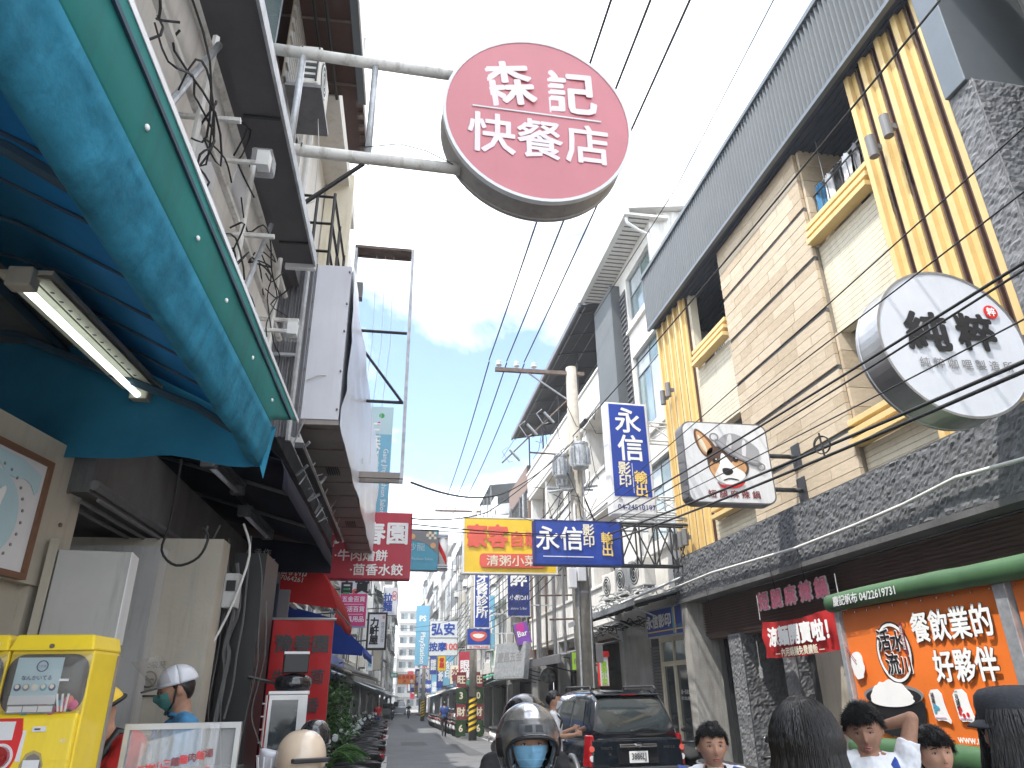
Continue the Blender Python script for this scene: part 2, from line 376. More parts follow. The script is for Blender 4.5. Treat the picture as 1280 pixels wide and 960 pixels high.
# ------------------------------------------------------------------ ground
def strip(name, m, x0, x1, y0, y1, dz, step=20.0, fx0=None, fx1=None):
    ys = [y0] + [y for y in (-5, 0, 10, 20, 40, 60, 80, 120, 160, 200, 260) if y0 < y < y1] + [y1]
    b = MB(); v = []; f = []
    for y in ys:
        v += [(fx0(y) if fx0 else x0, y, GZ(y) + dz), (fx1(y) if fx1 else x1, y, GZ(y) + dz)]
    for i in range(len(ys) - 1): f.append((2 * i, 2 * i + 1, 2 * i + 3, 2 * i + 2))
    o = b.add(v, f).build(name, m); o['kind'] = 'structure'; return o
strip('ground', 'earth', -620, 620, -280, 750, -.13)
road = strip('road', 'asphalt', 0, 0, -30, 330, 0, fx0=lambda y: -.25 + .02 * max(y, 0) * .3, fx1=lambda y: 5.15)
for sx_, x0, x1 in (('R', 5.15, 9), ('L', -6, -.25)):
    b = MB(); ys = [-20, 0, 10, 20, 40, 80, 130, 200, 300]
    for a, c in zip(ys[:-1], ys[1:]):
        k0 = .006 * max(a, 0) if sx_ == 'L' else 0; k1 = .006 * max(c, 0) if sx_ == 'L' else 0
        b.hexa([(x0, a, GZ(a) - .2), (x1 + k0, a, GZ(a) - .2), (x1 + k1, c, GZ(c) - .2), (x0, c, GZ(c) - .2), (x0, a, GZ(a) + .1), (x1 + k0, a, GZ(a) + .1), (x1 + k1, c, GZ(c) + .1), (x0, c, GZ(c) + .1)])
    o = b.build('pavement', 'paving'); o['kind'] = 'structure'
for k, (x0, x1, y0, y1) in enumerate(((1.1, 2.6, 17, 21.5), (2.9, 3.5, 26, 44), (.9, 2.0, 33, 36), (3.3, 4.6, 12.6, 14.2), (1.6, 2.2, 48, 66))):
    o = MB().quad((x0, y0, GZ(y0) + .004), (x1, y0, GZ(y0) + .004), (x1 - .05, y1, GZ(y1) + .004), (x0 + .03, y1, GZ(y1) + .004)).build('road_patch', 'asphalt_patch'); o['kind'] = 'structure'
for k, (x, y) in enumerate(((2.0, 23.5), (2.6, 39), (1.5, 15.2))):
    t = thing('manhole_cover', ('round iron manhole cover in the road behind the riders', 'farther round manhole cover near the striped pole', 'round manhole cover in the road closest to the camera')[k], 'manhole cover', (x, y, GZ(y) + .006)); MB().lathe([(.02, 0), (.31, 0), (.32, .004), (.29, .008), (.02, .008)], 24).build('cover', 'dark_metal', t)
mk = MB()
for y in (24, 60, 95):                                   # worn painted edge lines
    mk.hexa([(4.86, y, GZ(y) + .002), (4.96, y, GZ(y) + .002), (4.96, y + 14, GZ(y + 14) + .002), (4.86, y + 14, GZ(y + 14) + .002),
             (4.86, y, GZ(y) + .006), (4.96, y, GZ(y) + .006), (4.96, y + 14, GZ(y + 14) + .006), (4.86, y + 14, GZ(y + 14) + .006)])
o = mk.build('road_marking', 'ink_offwhite'); o['kind'] = 'structure'

# ------------------------------------------------------------------ the stone and yellow building on the right
MAIN = thing('shop_building', 'building clad in beige stone and cream boards with yellow fins and a grey corrugated parapet', 'building', (6.5, 15, 0), -pi / 2)
P = MAIN
B('party_wall', 'grey_wall', P, .0, .1, 0.02, 9, -.4, 11.3)
B('rear_wall', 'grey_wall', P, .1, 10.2, 8.9, 9, -.4, 11.2)
B('roof', 'corrugated_grey', P, .1, 10.2, .1, 8.9, 11.0, 11.1)
# cream board cladding: every course is a board of its own, too thin on the picture to pick out singly
def boards(x0, x1, z0, z1, pitch=.085, y=.0, dep=.18, name='cladding_boards', m='cream_wall'):
    b = MB(); z = z0; n = max(1, round((z1 - z0) / pitch)); p = (z1 - z0) / n
    b.box(x0 + .003, x1 - .003, y + .012, y + dep, z0 + .003, z1 - .003)
    for k in range(n):
        b.hexa([(x0, y + .002, z0 + k * p), (x1, y + .002, z0 + k * p), (x1, y + .02, z0 + k * p), (x0, y + .02, z0 + k * p),
                (x0, y - .002, z0 + (k + 1) * p - .012), (x1, y - .002, z0 + (k + 1) * p - .012), (x1, y + .02, z0 + (k + 1) * p - .012), (x0, y + .02, z0 + (k + 1) * p - .012)])
    return b.build(name, m, P, kind='stuff')
boards(.0, 1.75, 4.2, 10.0, y=.0)
for x0, x1 in ((1.75, 3.5), (6.5, 8.05)):
    boards(x0, x1, 6.5, 8.05); boards(x0, x1, 4.2, 4.7)
boards(8.05, 9.66, 4.2, 10.0)
# stone bay: recessed bed with separate slabs and dark strips
B('stone_bed', 'joint_grey', P, 3.52, 6.48, -.06, .9, 4.22, 9.98)
sm = [unitbox(k, 'stone_tile') for k in ('travertine_a', 'travertine_b', 'travertine_c', 'travertine_a')]
strips_z = [4.98, 5.95, 6.92, 7.85, 8.8]
levels = [4.22] + strips_z + [9.98]
for i in range(len(levels) - 1):
    z0 = levels[i] + (.035 if i else 0); z1 = levels[i + 1] - .035
    nr = max(2, round((z1 - z0) / .19)); hh = (z1 - z0) / nr
    for r in range(nr):
        x = 3.5; k = 0
        while x < 6.5 - .02:
            wd = random.choice((.42, .6, .75, .9)) if (k or r % 2) else .33
            if 6.5 - x - wd < .2: wd = 6.5 - x
            piece(random.choice(sm), 'stone_tile', P, (x + wd / 2, -.09 - random.uniform(0, .006), z0 + (r + .5) * hh), scale=(wd - .008, .06, hh - .009)); x += wd; k += 1
    if i: B('dark_strip', 'black_joint', P, 3.5, 6.5, -.10, -.05, levels[i] - .03, levels[i] + .03)
# returns of the stone bay into the balconies (built of the same slabs)
for xs, x_in in ((3.5, 3.44), (6.5, 6.56)):
    for z0, z1 in ((4.7, 6.5), (8.05, 10.0)):
        nr = round((z1 - z0) / .3); hh = (z1 - z0) / nr
        for r in range(nr):
            for q in range(2):
                o = .3 if r % 2 else .0; y0 = -.06 + q * .5; y1 = min(y0 + .5 + (o if q == 0 else 0), 1.1); y0 += (o if q else 0)
                piece(sm[(r + q) % 3], 'stone_tile', P, ((xs + x_in) / 2, (y0 + y1) / 2, z0 + (r + .5) * hh), scale=(.06, y1 - y0 - .008, hh - .009))
# balconies: floors, back walls, openings, soffits
for (x0, x1) in ((1.75, 3.44), (6.56, 8.05)):
    for z0, z1 in ((4.7, 6.5), (8.05, 10.0)):
        B('balcony_wall', 'beige_wall', P, x0, x1, 1.15, 1.3, z0, z1)
        B('balcony_floor', 'concrete', P, x0, x1, .19, 1.15, z0 - .12, z0 - .001)
        wf = B('window_frame', 'window_frame', P, x0 + .3, x1 - .3, 1.08, 1.149, z0 + .75, z1 - .35)
        B('pane', 'glass_dark', wf, x0 + .36, (x0 + x1) / 2 - .02, 1.07, 1.079, z0 + .81, z1 - .41)
        B('pane', 'glass_dark', wf, (x0 + x1) / 2 + .02, x1 - .36, 1.066, 1.079, z0 + .81, z1 - .41)
B('soffit', 'soffit_blue', P, .0, 9.66, -.34, 1.6, 9.985, 10.06)
for k in range(16): B('soffit_batten', 'soffit_blue', P, .05, 9.6, -.3 + k * .115, -.27 + k * .115, 9.955, 9.984)
# yellow horizontal bars before the balconies
for (x0, x1) in ((1.85, 3.4), (6.5, 8.0)):
    for zb in (4.7, 8.08):
        for k in range(3):
            B('yellow_bar', 'yellow_fin', P, x0 - .02 * k, x1 + .02 * k, -.2 + .03 * k, -.004 + .0 * k, zb + .155 * k, zb + .155 * k + .085, bevel=.006)
# yellow fins with thin brown ones between
for x0 in (.03, 8.07):
    B('fin_backing', 'brown_fin', P, x0, x0 + 1.6, -.06, -.003, 4.24, 9.95)
    for k in range(5):
        top = 9.97; xx = x0 + .0 + k * .355
        B('yellow_fin', 'yellow_fin', P, xx, xx + .09, -.17, -.061, 4.215, top, bevel=.006)
        B('yellow_fin', 'yellow_fin', P, xx + .091, xx + .175, -.10, -.061, 4.215, top, bevel=.004)
        if k < 4: B('brown_fin', 'brown_fin', P, xx + .225, xx + .25, -.12, -.061, 4.215, top); B('brown_fin', 'brown_fin', P, xx + .295, xx + .315, -.12, -.061, 4.215, top)
    for k in range(3):
        B('bracket_bar', 'brown_fin', P, x0 + .1, x0 + 1.4, -.062, -.055, 4.6 + k * 2.1, 4.68 + k * 2.1)
# corrugated parapet with a cap
b = MB(); n = 105; L0, L1 = -.02, 10.9; v = []
for k in range(n * 4 + 1):
    x = L0 + (L1 - L0) * k / (n * 4); dy = (0, 0, .05, .05)[k % 4]; v.append((x, -.38 + dy))
b.add([(x, y, 10.0) for x, y in v] + [(x, y, 11.45) for x, y in v], [(k, k + 1, k + 2 + n * 4, k + 1 + n * 4) for k in range(n * 4)])
b.build('corrugated_parapet', 'corrugated_grey', P, kind='stuff')
B('parapet_back', 'corrugated_grey', P, -.02, 10.9, -.32, -.27, 10.0, 11.44)
B('parapet_cap', 'cap_grey', P, -.05, 10.93, -.42, -.22, 11.45, 11.55, bevel=.01)
B('parapet_edge', 'cap_grey', P, -.03, 10.92, -.385, -.30, 9.93, 9.999)
# rough split stone band: displaced sheet, its lower lip turned back
def rough(name, x0, x1, z0, z1, y, m='split_stone', pitch=.032, amp=.034, flip=False, seed=0, axis='x'):
    nx = max(4, int((x1 - x0) / pitch)); nz = max(4, int((z1 - z0) / pitch)); v = []; f = []
    for j in range(nz + 1):
        for i in range(nx + 1):
            px_ = x0 + (x1 - x0) * i / nx; pz = z0 + (z1 - z0) * j / nz
            q = noise.voronoi(Vector((px_ * 9 + seed, pz * 12, seed)))[0]; e = min(1, (q[1] - q[0]) * 3)
            d = amp * (.35 + .65 * e) * (.6 + .5 * noise.noise(Vector((px_ * 9, pz * 9, seed)))) + random.uniform(-.006, .006)
            if i in (0, nx) or j in (0, nz): d *= .2
            v.append((px_, y - d, pz) if axis == 'x' else (y + d, px_, pz))
    for j in range(nz):
        for i in range(nx):
            a = j * (nx + 1) + i; q = (a, a + 1, a + nx + 2, a + nx + 1); f.append(q)
    return MB().add(v, f).build(name, m, P, kind='stuff')
B('band_core', 'concrete_dark', P, -.1, 12.5, -.30, .3, 3.36, 4.19)
rough('split_stone_band', -.1, 12.5, 3.34, 4.21, -.30, seed=3)
b = MB(); b.box(-.1, 12.5, -.33, -.05, 3.28, 3.355)
b.build('band_underside', 'concrete_dark', P)
B('band_top', 'concrete_dark', P, -.1, 12.5, -.31, -.0, 4.19, 4.214)
rough('split_stone_edge', .0, .3, 4.22, 9.0, -.02, m='split_stone_lit', seed=9) if False else None
# pillar towards the camera: smooth grey above, split stone below
B('pillar_panel', 'cap_grey', P, 9.66, 9.98, -.32, .9, 7.95, 11.0, bevel=.01)
B('pillar_core', 'concrete_dark', P, 9.7, 10.0, -.24, .9, 4.2, 7.94)
rough('split_stone_pillar', 9.66, 10.02, 4.2, 7.95, -.26, m='split_stone_lit', seed=5)
rough('split_stone_pillar', -.28, .9, 4.2, 7.95, 10.0, m='split_stone', seed=6, axis='y')  # darker stone on the near face, its shade put into the colour
b = MB(); v = []; n = 30
for k in range(n * 4 + 1): v.append((9.98 + 1.4 * k / (n * 4), .9 + (0, 0, .03, .03)[k % 4]))
b.add([(x, y, 7.6) for x, y in v] + [(x, y, 11.4) for x, y in v], [(k, k + 1, k + 2 + n * 4, k + 1 + n * 4) for k in range(n * 4)]); b.build('corrugated_recess', 'corrugated_grey', P, kind='stuff')
B('recess_sill', 'black_joint', P, 10.0, 11.4, .55, 1.0, 7.5, 7.6)
B('recess_wall', 'grey_wall', P, 10.0, 11.4, .92, 1.2, 4.2, 7.5)
# ground floor: shutter box, rough piers, dark shop front, beige board
b = MB()
for k in range(13):
    z = 2.60 + k * .052
    b.hexa([(.35, .11, z), (12.4, .11, z), (12.4, .135, z), (.35, .135, z), (.35, .06, z + .036), (12.4, .06, z + .036), (12.4, .135, z + .048), (.35, .135, z + .048)])
b.build('shutter_slats', 'dark_shutter', P, kind='stuff')
B('shutter_box', 'dark_shutter', P, .35, 12.4, .14, .5, 2.55, 3.3)
B('pilaster', 'concrete', P, .02, .36, -.28, .35, -.4, 3.3, bevel=.01)
for k, (x0, x1, y1) in enumerate(((1.42, 1.95, 1.0), (3.35, 3.75, 1.0), (7.6, 8.1, .9))):
    B('pier_core', 'concrete_dark', P, x0 + .04, x1 - .04, .06, y1, -.4, 2.56)
    rough('rough_pier', x0, x1, -.3, 2.56, .05, m='split_stone_lit', seed=11 + k, pitch=.034)
    rough('rough_pier', .06, y1, -.3, 2.56, x1 - .03, m='split_stone', seed=15 + k, axis='y', pitch=.034)  # near face darker than the street face: shade held in the colour
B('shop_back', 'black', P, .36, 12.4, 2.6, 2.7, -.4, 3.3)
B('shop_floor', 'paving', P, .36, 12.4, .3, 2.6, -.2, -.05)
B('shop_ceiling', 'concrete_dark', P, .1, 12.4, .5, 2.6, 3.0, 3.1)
B('beige_board', 'beige_wall', P, 3.9, 6.2, .30, .36, -.2, 2.35)
B('board_frame', 'dark_metal', P, 3.78, 3.895, .26, .38, -.2, 2.55)
gd = B('shop_glass', 'glass_dark', P, .4, 1.4, .5, .53, -.1, 2.5)
B('glass_frame', 'dark_metal', gd, .36, .42, .45, .56, -.1, 2.55)
T(P, '短 腿 麻 辣 鍋', 4.12, 2.98, .31, 'ink_rose', y=-.10, bold=.03, sx=1.12, name='shop_name_letters')
T(P, '短 腿 麻 辣 鍋', 4.12, 2.98, .31, 'ink_white', y=-.08, bold=.075, sx=1.12, name='letter_outline')
B('letter_rail', 'dark_metal', P, 2.9, 5.3, -.04, .08, 2.93, 2.96)
# white conduit sagging along the stone band, fixed with clips
pts = [(-.4, -.42, 3.62)] + [(x, -.40, 3.60 + .045 * sin(x * .9)) for x in (.5, 2, 3.5, 5, 6.5, 7.5)] + [(8.4, -.4, 3.70), (9.5, -.4, 3.62), (11, -.4, 3.55), (12.5, -.4, 3.6)]
o = cable('conduit', 'white electrical conduit running the length of the dark split stone band', 'conduit', [MAIN.matrix_basis @ Vector(p) if False else (6.5 + p[1], 15 - p[0], p[2]) for p in pts], r=.024, m='wire_white', n=6)
for k, x in enumerate((1.6, 4.1, 5.0)):
    cable('cable', ['thin cable dropping down the stone band nearest the white shopfront', 'thin cable hanging down the stone band below the dog sign', 'short drooping cable beside the one below the dog sign'][k], 'cable', [(6.13, 15 - x, 3.6), (6.12, 15 - x - .05, 3.3), (6.2, 15 - x + .04, 3.1 - .2 * (k == 0))], r=.007, n=3)
# wall lamps on the fins
def wall_lamp(x, z, label):
    t = thing('wall_lamp', label, 'wall lamp', (6.5 - .25, 15 - x, z), -pi / 2, 'cylinder lamps on the yellow fins')
    MB().tube((0, -.12, -.17), (0, -.12, .17), .062, 16).build('lamp_shade', 'lamp_grey', t, smooth=False)
    MB().tube((0, -.12, .171), (0, -.12, .18), .05, 12).build('lamp_cap', 'white_frame', t)
    MB().box(-.03, .03, -.07, .01, -.04, .04).build('bracket', 'lamp_grey', t)
wall_lamp(8.48, 8.3, 'grey cylinder wall lamp on the near yellow fins, the one farther from the camera'); wall_lamp(8.8, 8.36, 'grey cylinder wall lamp on the near yellow fins, the one closer to the stone pillar')
wall_lamp(.5, 7.9, 'grey cylinder wall lamp high on the far yellow fins, the one beside the white building'); wall_lamp(.85, 7.95, 'grey cylinder wall lamp high on the far yellow fins, the one beside the balcony')
for k, x in enumerate((.35, .62, .88)): wall_lamp(x, 4.55, ['grey cylinder lamp low on the far fins, first from the white building', 'grey cylinder lamp low on the far fins, middle of the three', 'grey cylinder lamp low on the far fins, nearest the dog sign'][k])
# washing, air conditioner and rail in the balconies
ac_n = 0
def air_con(loc, rz, label, wd=.8, h=.58, group='air conditioners on the house fronts'):
    t = thing('air_conditioner', label, 'air conditioner', loc, rz, group)
    MB().box(-wd / 2, wd / 2, -.15, .15, 0, h).build('casing', 'white_wall' if wd > .5 else 'beige_wall', t, bevel=.02)
    disc(t, 'fan_opening', -wd * .12, h / 2, h * .4, 'dark_metal', -.156, .008, 20)
    for q in range(3): disc(t, 'fan_guard', -wd * .12, h / 2, h * (.12 + .12 * q), 'white_frame', -.168, .006, 20, hole=.9)
    MB().box(-wd * .4, -wd * .3, -.14, .14, -.06, 0).box(wd * .3, wd * .4, -.14, .14, -.06, 0).build('foot_rail', 'grey_metal', t)
    return t
air_con((6.5 + .5, 15 - 2.3, 8.06), -pi / 2, 'white air conditioner in the far balcony behind its yellow bars')
t = thing('clothes_rail', 'clothes rail across the top balcony holding washing', 'clothes rail', (6.5 + .15, 15 - 7.3, 9.2), -pi / 2)
MB().tube((-.72, 0, 0), (.72, 0, 0), .012).build('rail', 'steel', t)
for x_ in (-.5, .5): MB().tube((x_, 0, 0), (x_, 0, .78), .008).build('hanger_rod', 'steel', t)
for k, (m_, hgt, wd, lb) in enumerate((('cloth_blue', .62, .2, 'blue shirt'), ('cloth_white', .55, .16, 'white vest'), ('cloth_black', .7, .22, 'black shirt'), ('cloth_white', .5, .24, 'pale shirt'), ('ink_grey', .66, .2, 'grey trousers'), ('ink_tan', .5, .2, 'tan towel'))):
    t = thing('garment', lb + ' hanging from the rail in the top balcony', 'clothes', (6.6, 15 - 6.72 - k * .23, 9.19), -pi / 2 + .5 - .2 * k)
    v = []; n = 8
    for j in range(7):
        for i in range(n + 1):
            u = i / n - .5; zz = -j / 6 * hgt; v.append((u * wd * (.7 + .3 * min(1, j / 2)), .018 * sin(i * 2.4 + j * .7), zz - abs(u) * .12 * (j < 2)))
    g = MB().add(v, [(j * (n + 1) + i, j * (n + 1) + i + 1, (j + 1) * (n + 1) + i + 1, (j + 1) * (n + 1) + i) for j in range(6) for i in range(n)]).build('fabric', m_, t, smooth=True)
    md = g.modifiers.new('s', 'SOLIDIFY'); md.thickness = .006
    MB().path([(-.09, 0, -.03), (0, 0, .01), (.09, 0, -.03)], .004, 4).build('hanger', 'dark_metal', t)
t = thing('balcony_rail', 'thin dark safety rail in the top balcony behind the yellow bars', 'railing', (6.55, 15 - 7.3, 8.55), -pi / 2)
r_ = MB(); r_.tube((-.72, 0, .45), (.72, 0, .45), .014).build('top_rail', 'dark_metal', t)
for k in range(9): MB().tube((-.7 + k * .175, 0, 0), (-.7 + k * .175, 0, .44), .008).build('baluster', 'dark_metal', t)

# pink tiled neighbour at the camera end
NB = thing('tiled_building', 'tall building with small pink brown wall tiles next to the corrugated recess', 'building', (6.5, 4.35, 0), -pi / 2)
B('wall', 'joint_grey', NB, 0, 4.5, .05, 8, -.4, 13); pm = unitbox('pink_tile', 'wall_tile')
for i in range(9):
    for j in range(26): piece(pm, 'wall_tile', NB, (.125 + i * .25, .042, 6.9 + j * .12), scale=(.243, .02, .113))

# ------------------------------------------------------------------ white building next door (y 15 to 19.6)
def window(parent, x0, x1, z0, z1, y, cols=2, transom=0.0, fm='window_frame', panes=('glass_sky', 'glass_dark'), ft=.05, dep=.06):
    """a frame of real bars with separate panes set back in it"""
    f = MB(); f.box(x0, x0 + ft, y, y + dep, z0, z1).box(x1 - ft, x1, y, y + dep, z0, z1).box(x0 + ft, x1 - ft, y, y + dep, z0, z0 + ft).box(x0 + ft, x1 - ft, y, y + dep, z1 - ft, z1)
    cw = (x1 - x0 - 2 * ft) / cols; zt = z1 - ft - transom if transom else None
    for k in range(1, cols): f.box(x0 + ft + k * cw - ft / 3, x0 + ft + k * cw + ft / 3, y + .004, y + dep - .004, z0 + ft, z1 - ft)
    if transom:
        for k in range(cols): f.box(x0 + ft + k * cw + ft / 3, x0 + ft + (k + 1) * cw - ft / 3, y + .006, y + dep - .006, zt - ft / 3, zt + ft / 3)
    fo = f.build('window', fm, parent)
    for k in range(cols):
        a = x0 + ft + k * cw + ft / 3; c = a + cw - ft * .67; yy = y + dep * (.4 if k % 2 else .65)
        MB().box(a, c, yy, yy + .008, z0 + ft, (zt - ft / 3) if zt else z1 - ft).build('pane', panes[k % len(panes)], fo)
        if zt: MB().box(a, c, yy, yy + .008, zt + ft / 3, z1 - ft).build('pane', panes[(k + 1) % len(panes)], fo)
    return fo
W2 = thing('white_building', 'white four storey building with aluminium windows and a grey corrugated strip', 'building', (6.5, 19.6, 0), -pi / 2)
P = W2     # local x = 19.6 - y : 0 .. 4.55
wins = [(2.35, 4.35, 11.35, 12.85), (2.35, 4.35, 7.95, 10.25), (2.35, 4.35, 5.0, 6.9)]
zc = 3.3
for x0, x1, z0, z1 in sorted(wins, key=lambda q: q[2]):
    B('wall', 'white_wall', P, 1.75, 4.55, 0, .25, zc, z0); B('wall', 'white_wall', P, 1.75, x0, 0, .25, z0, z1); B('wall', 'white_wall', P, x1, 4.55, 0, .25, z0, z1); zc = z1
    window(P, x0, x1, z0, z1, .10, 2, .55, panes=('glass_sky', 'glass_white', 'glass_green'))
    B('sill', 'white_wall', P, x0 - .1, x1 + .1, -.09, -.002, z0 - .32, z0 - .22, bevel=.01)
    B('room_back', 'concrete_dark', P, x0, x1, .9, 1, z0, z1)
B('wall', 'white_wall', P, 1.75, 4.55, 0, .25, zc, 13.4)
B('stair_wall', 'white_wall', P, 0, 1.745, .02, .27, 3.3, 13.4)
B('side_wall', 'white_wall', P, 4.45, 4.55, .25, 9, 3.3, 14.2)
b = MB(); v = []; n = 16
for k in range(n * 4 + 1): v.append((-.02 + 1.75 * k / (n * 4), -.3 + (0, 0, .03, .03)[k % 4]))
b.add([(x, y, 7.6) for x, y in v] + [(x, y, 13.0) for x, y in v], [(k, k + 1, k + 2 + n * 4, k + 1 + n * 4) for k in range(n * 4)]); b.build('corrugated_strip', 'corrugated_grey', P, kind='stuff')
B('strip_side', 'corrugated_grey', P, 1.735, 1.765, -.3, -.001, 7.6, 13.0)
B('louvre_opening', 'black_joint', P, 1.8, 2.25, -.02, -.003, 7.9, 12.6)
b = MB()
for k in range(28): b.box(1.82, 2.23, -.06, -.021, 7.95 + k * .165, 8.0 + k * .165)
b.build('louvre_slats', 'grey_metal', P, kind='stuff')
# eave with battens, gutter and downpipe
B('eave', 'white_wall', P, -.1, 4.75, -.62, .5, 13.4, 13.47)
B('gutter', 'white_frame', P, -.12, 4.8, -.78, -.63, 13.36, 13.56, bevel=.02)
for k in range(24): B('eave_batten', 'grey_metal', P, .0 + k * .2, .03 + k * .2, -.6, -.02, 13.38, 13.399)
b = MB(); b.hexa([(-.1, -.7, 13.57), (4.8, -.7, 13.57), (4.8, 8, 14.9), (-.1, 8, 14.9), (-.1, -.7, 13.62), (4.8, -.7, 13.62), (4.8, 8, 14.95), (-.1, 8, 14.95)]); b.build('roof', 'white_wall', P)
MB().path([(4.66, -.7, 13.4), (4.66, -.68, 13.2), (4.62, -.35, 13.0), (4.62, -.1, 12.9), (4.62, -.08, 10)], .045, 8).build('downpipe', 'white_frame', P, smooth=True)
b = MB(); v = []; n = 26        # white corrugated gable above the grey parapet
for k in range(n * 4 + 1): v.append((.3 + 6.5 * k / (n * 4), (0, 0, .04, .04)[k % 4]))
b.add([(4.56 + y, x, 11.3) for x, y in v] + [(4.56 + y, x, 13.6 + x * .2) for x, y in v], [(k, k + 1, k + 2 + n * 4, k + 1 + n * 4) for k in range(n * 4)]); b.build('gable_sheeting', 'white_wall', P, kind='stuff')
# ground floor: shutter, cream door, louvres
B('lintel', 'grey_wall', P, 0, 4.55, .0, .4, 2.95, 3.29)
B('interior_back', 'concrete_dark', P, 0, 4.55, 2.2, 2.3, -.4, 3.3)
B('pilaster', 'concrete', P, 4.2, 4.54, -.05, .4, -.4, 2.94)
b = MB()
for k in range(32): b.box(1.35, 2.2, .16, .2, .2 + k * .075, .255 + k * .075)
b.build('louvre_slats', 'grey_metal', P, kind='stuff'); B('louvre_back', 'dark_metal', P, 1.3, 2.25, .21, .3, -.3, 2.94)
dr = MB(); dr.box(2.4, 2.52, .0, .12, -.3, 2.75).box(4.0, 4.12, .0, .12, -.3, 2.75).box(2.52, 4.0, .0, .12, 2.63, 2.75).box(2.52, 4.0, .0, .12, 2.1, 2.2).box(3.18, 3.28, .0, .12, -.3, 2.1).box(3.18, 3.26, .02, .10, 2.2, 2.63)
d_ = dr.build('door_frame', 'cream_wall', P)
for x0, x1 in ((2.52, 3.18), (3.28, 4.0)):
    B('door_glass', 'glass_dark', d_, x0, x1, .05, .06, .0, 2.1); B('transom_glass', 'glass_sky', d_, x0, x1, .05, .06, 2.2, 2.63)
B('door_sill', 'concrete', P, 2.4, 4.12, -.05, .3, -.4, -.0)
T(P, '週一至週五', 3.64, 1.55, .1, 'ink_white', y=.045); T(P, '影印 輸出 裝訂', 3.64, 1.42, .08, 'ink_white', y=.045)
t = thing('poster', 'small black and white portrait notice on the concrete pilaster', 'poster', (6.34, 14.80, 1.35), -pi / 2)
B('sheet', 'ink_white', t, -.09, .09, -.012, -.002, 0, .32); disc(t, 'portrait', 0, .18, .07, 'ink_black', -.018, .004, 14)
t = thing('poster', 'small red and white notice below the portrait notice', 'poster', (6.34, 14.80, .95), -pi / 2)
B('sheet', 'ink_red', t, -.09, .09, -.012, -.002, 0, .36); T(t, '出租', 0, .2, .12, 'ink_white', y=-.016)

# ------------------------------------------------------------------ building with the tall dark roof canopy (y 19.6 to 33)
W3 = thing('balcony_building', 'white building with deep balconies under a tall dark sheet metal roof', 'building', (6.5, 33, 0), -pi / 2)
P = W3
B('core_wall', 'brown_wall', P, 0, 13.38, 1.4, 9, 3.3, 11.4)
B('core_wall_top', 'grey_wall', P, 0, 13.38, 2.2, 9, 11.4, 13.2)
B('party_wall', 'white_wall', P, 13.2, 13.38, .02, 1.4, 3.3, 13.2)
for z0 in (3.3, 6.75, 10.1):
    B('balcony_slab', 'white_wall', P, 0, 13.195, .0, 1.4, z0, z0 + .14)
    B('balcony_front', 'white_wall', P, 0, 13.195, -.04, .1, z0 + .141, z0 + 1.2)
    B('balcony_coping', 'white_wall', P, 0, 13.19, -.1, .14, z0 + 1.201, z0 + 1.3, bevel=.015)
    for k in range(4):
        window(P, 1.0 + k * 3.1, 2.9 + k * 3.1, z0 + 1.0 if z0 < 10 else z0 + 1.35, z0 + 2.7 if z0 < 10 else z0 + 2.5, 1.32 if z0 < 10 else 2.12, 2, panes=('glass_dark', 'glass_green'))
for k in range(4): B('balcony_pier', 'white_wall', P, k * 3.3, k * 3.3 + .3, .1, 1.4, 3.44, 10.1)
for x0 in (0.0,):
    b = MB(); b.hexa([(-.1, -.75, 13.25), (13.4, -.75, 13.25), (13.4, 3.5, 14.0), (-.1, 3.5, 14.0), (-.1, -.75, 13.3), (13.4, -.75, 13.3), (13.4, 3.5, 14.05), (-.1, 3.5, 14.05)]); b.build('roof', 'dark_metal', P)
    B('roof_edge', 'grey_metal', P, -.12, 13.41, -.82, -.74, 13.2, 13.38)
    for k in range(9): MB().tube((.2 + k * 1.6, -.7, 13.2), (.2 + k * 1.6, 3.2, 13.88), .035, 6).build('rafter', 'dark_metal', P)
    for k in range(5): MB().tube((.2 + k * 3.2, .05, 11.4), (.2 + k * 3.2, .05, 13.3), .04, 6).build('roof_post', 'dark_metal', P)
    for k in range(4): MB().tube((-.1, -.6 + k * .9, 13.22 + k * .158), (13.4, -.6 + k * .9, 13.22 + k * .158), .02, 5).build('purlin', 'grey_metal', P)
B('ground_back', 'concrete_dark', P, 0, 13.38, 2.5, 2.7, -.6, 3.3)
for k in range(4): B('arcade_pier', 'grey_wall', P, 1 + k * 3.9, 1.35 + k * 3.9, .0, .4, -.6, 3.29)
B('shop_wall', 'grey_wall', P, 10.0, 13.3, 1.2, 1.35, -.6, 3.3)
sh = MB()
for k in range(34): sh.box(3.0, 5.4, .5, .54, -.3 + k * .085, -.24 + k * .085)
sh.build('shutter_slats', 'dark_metal', P, kind='stuff')
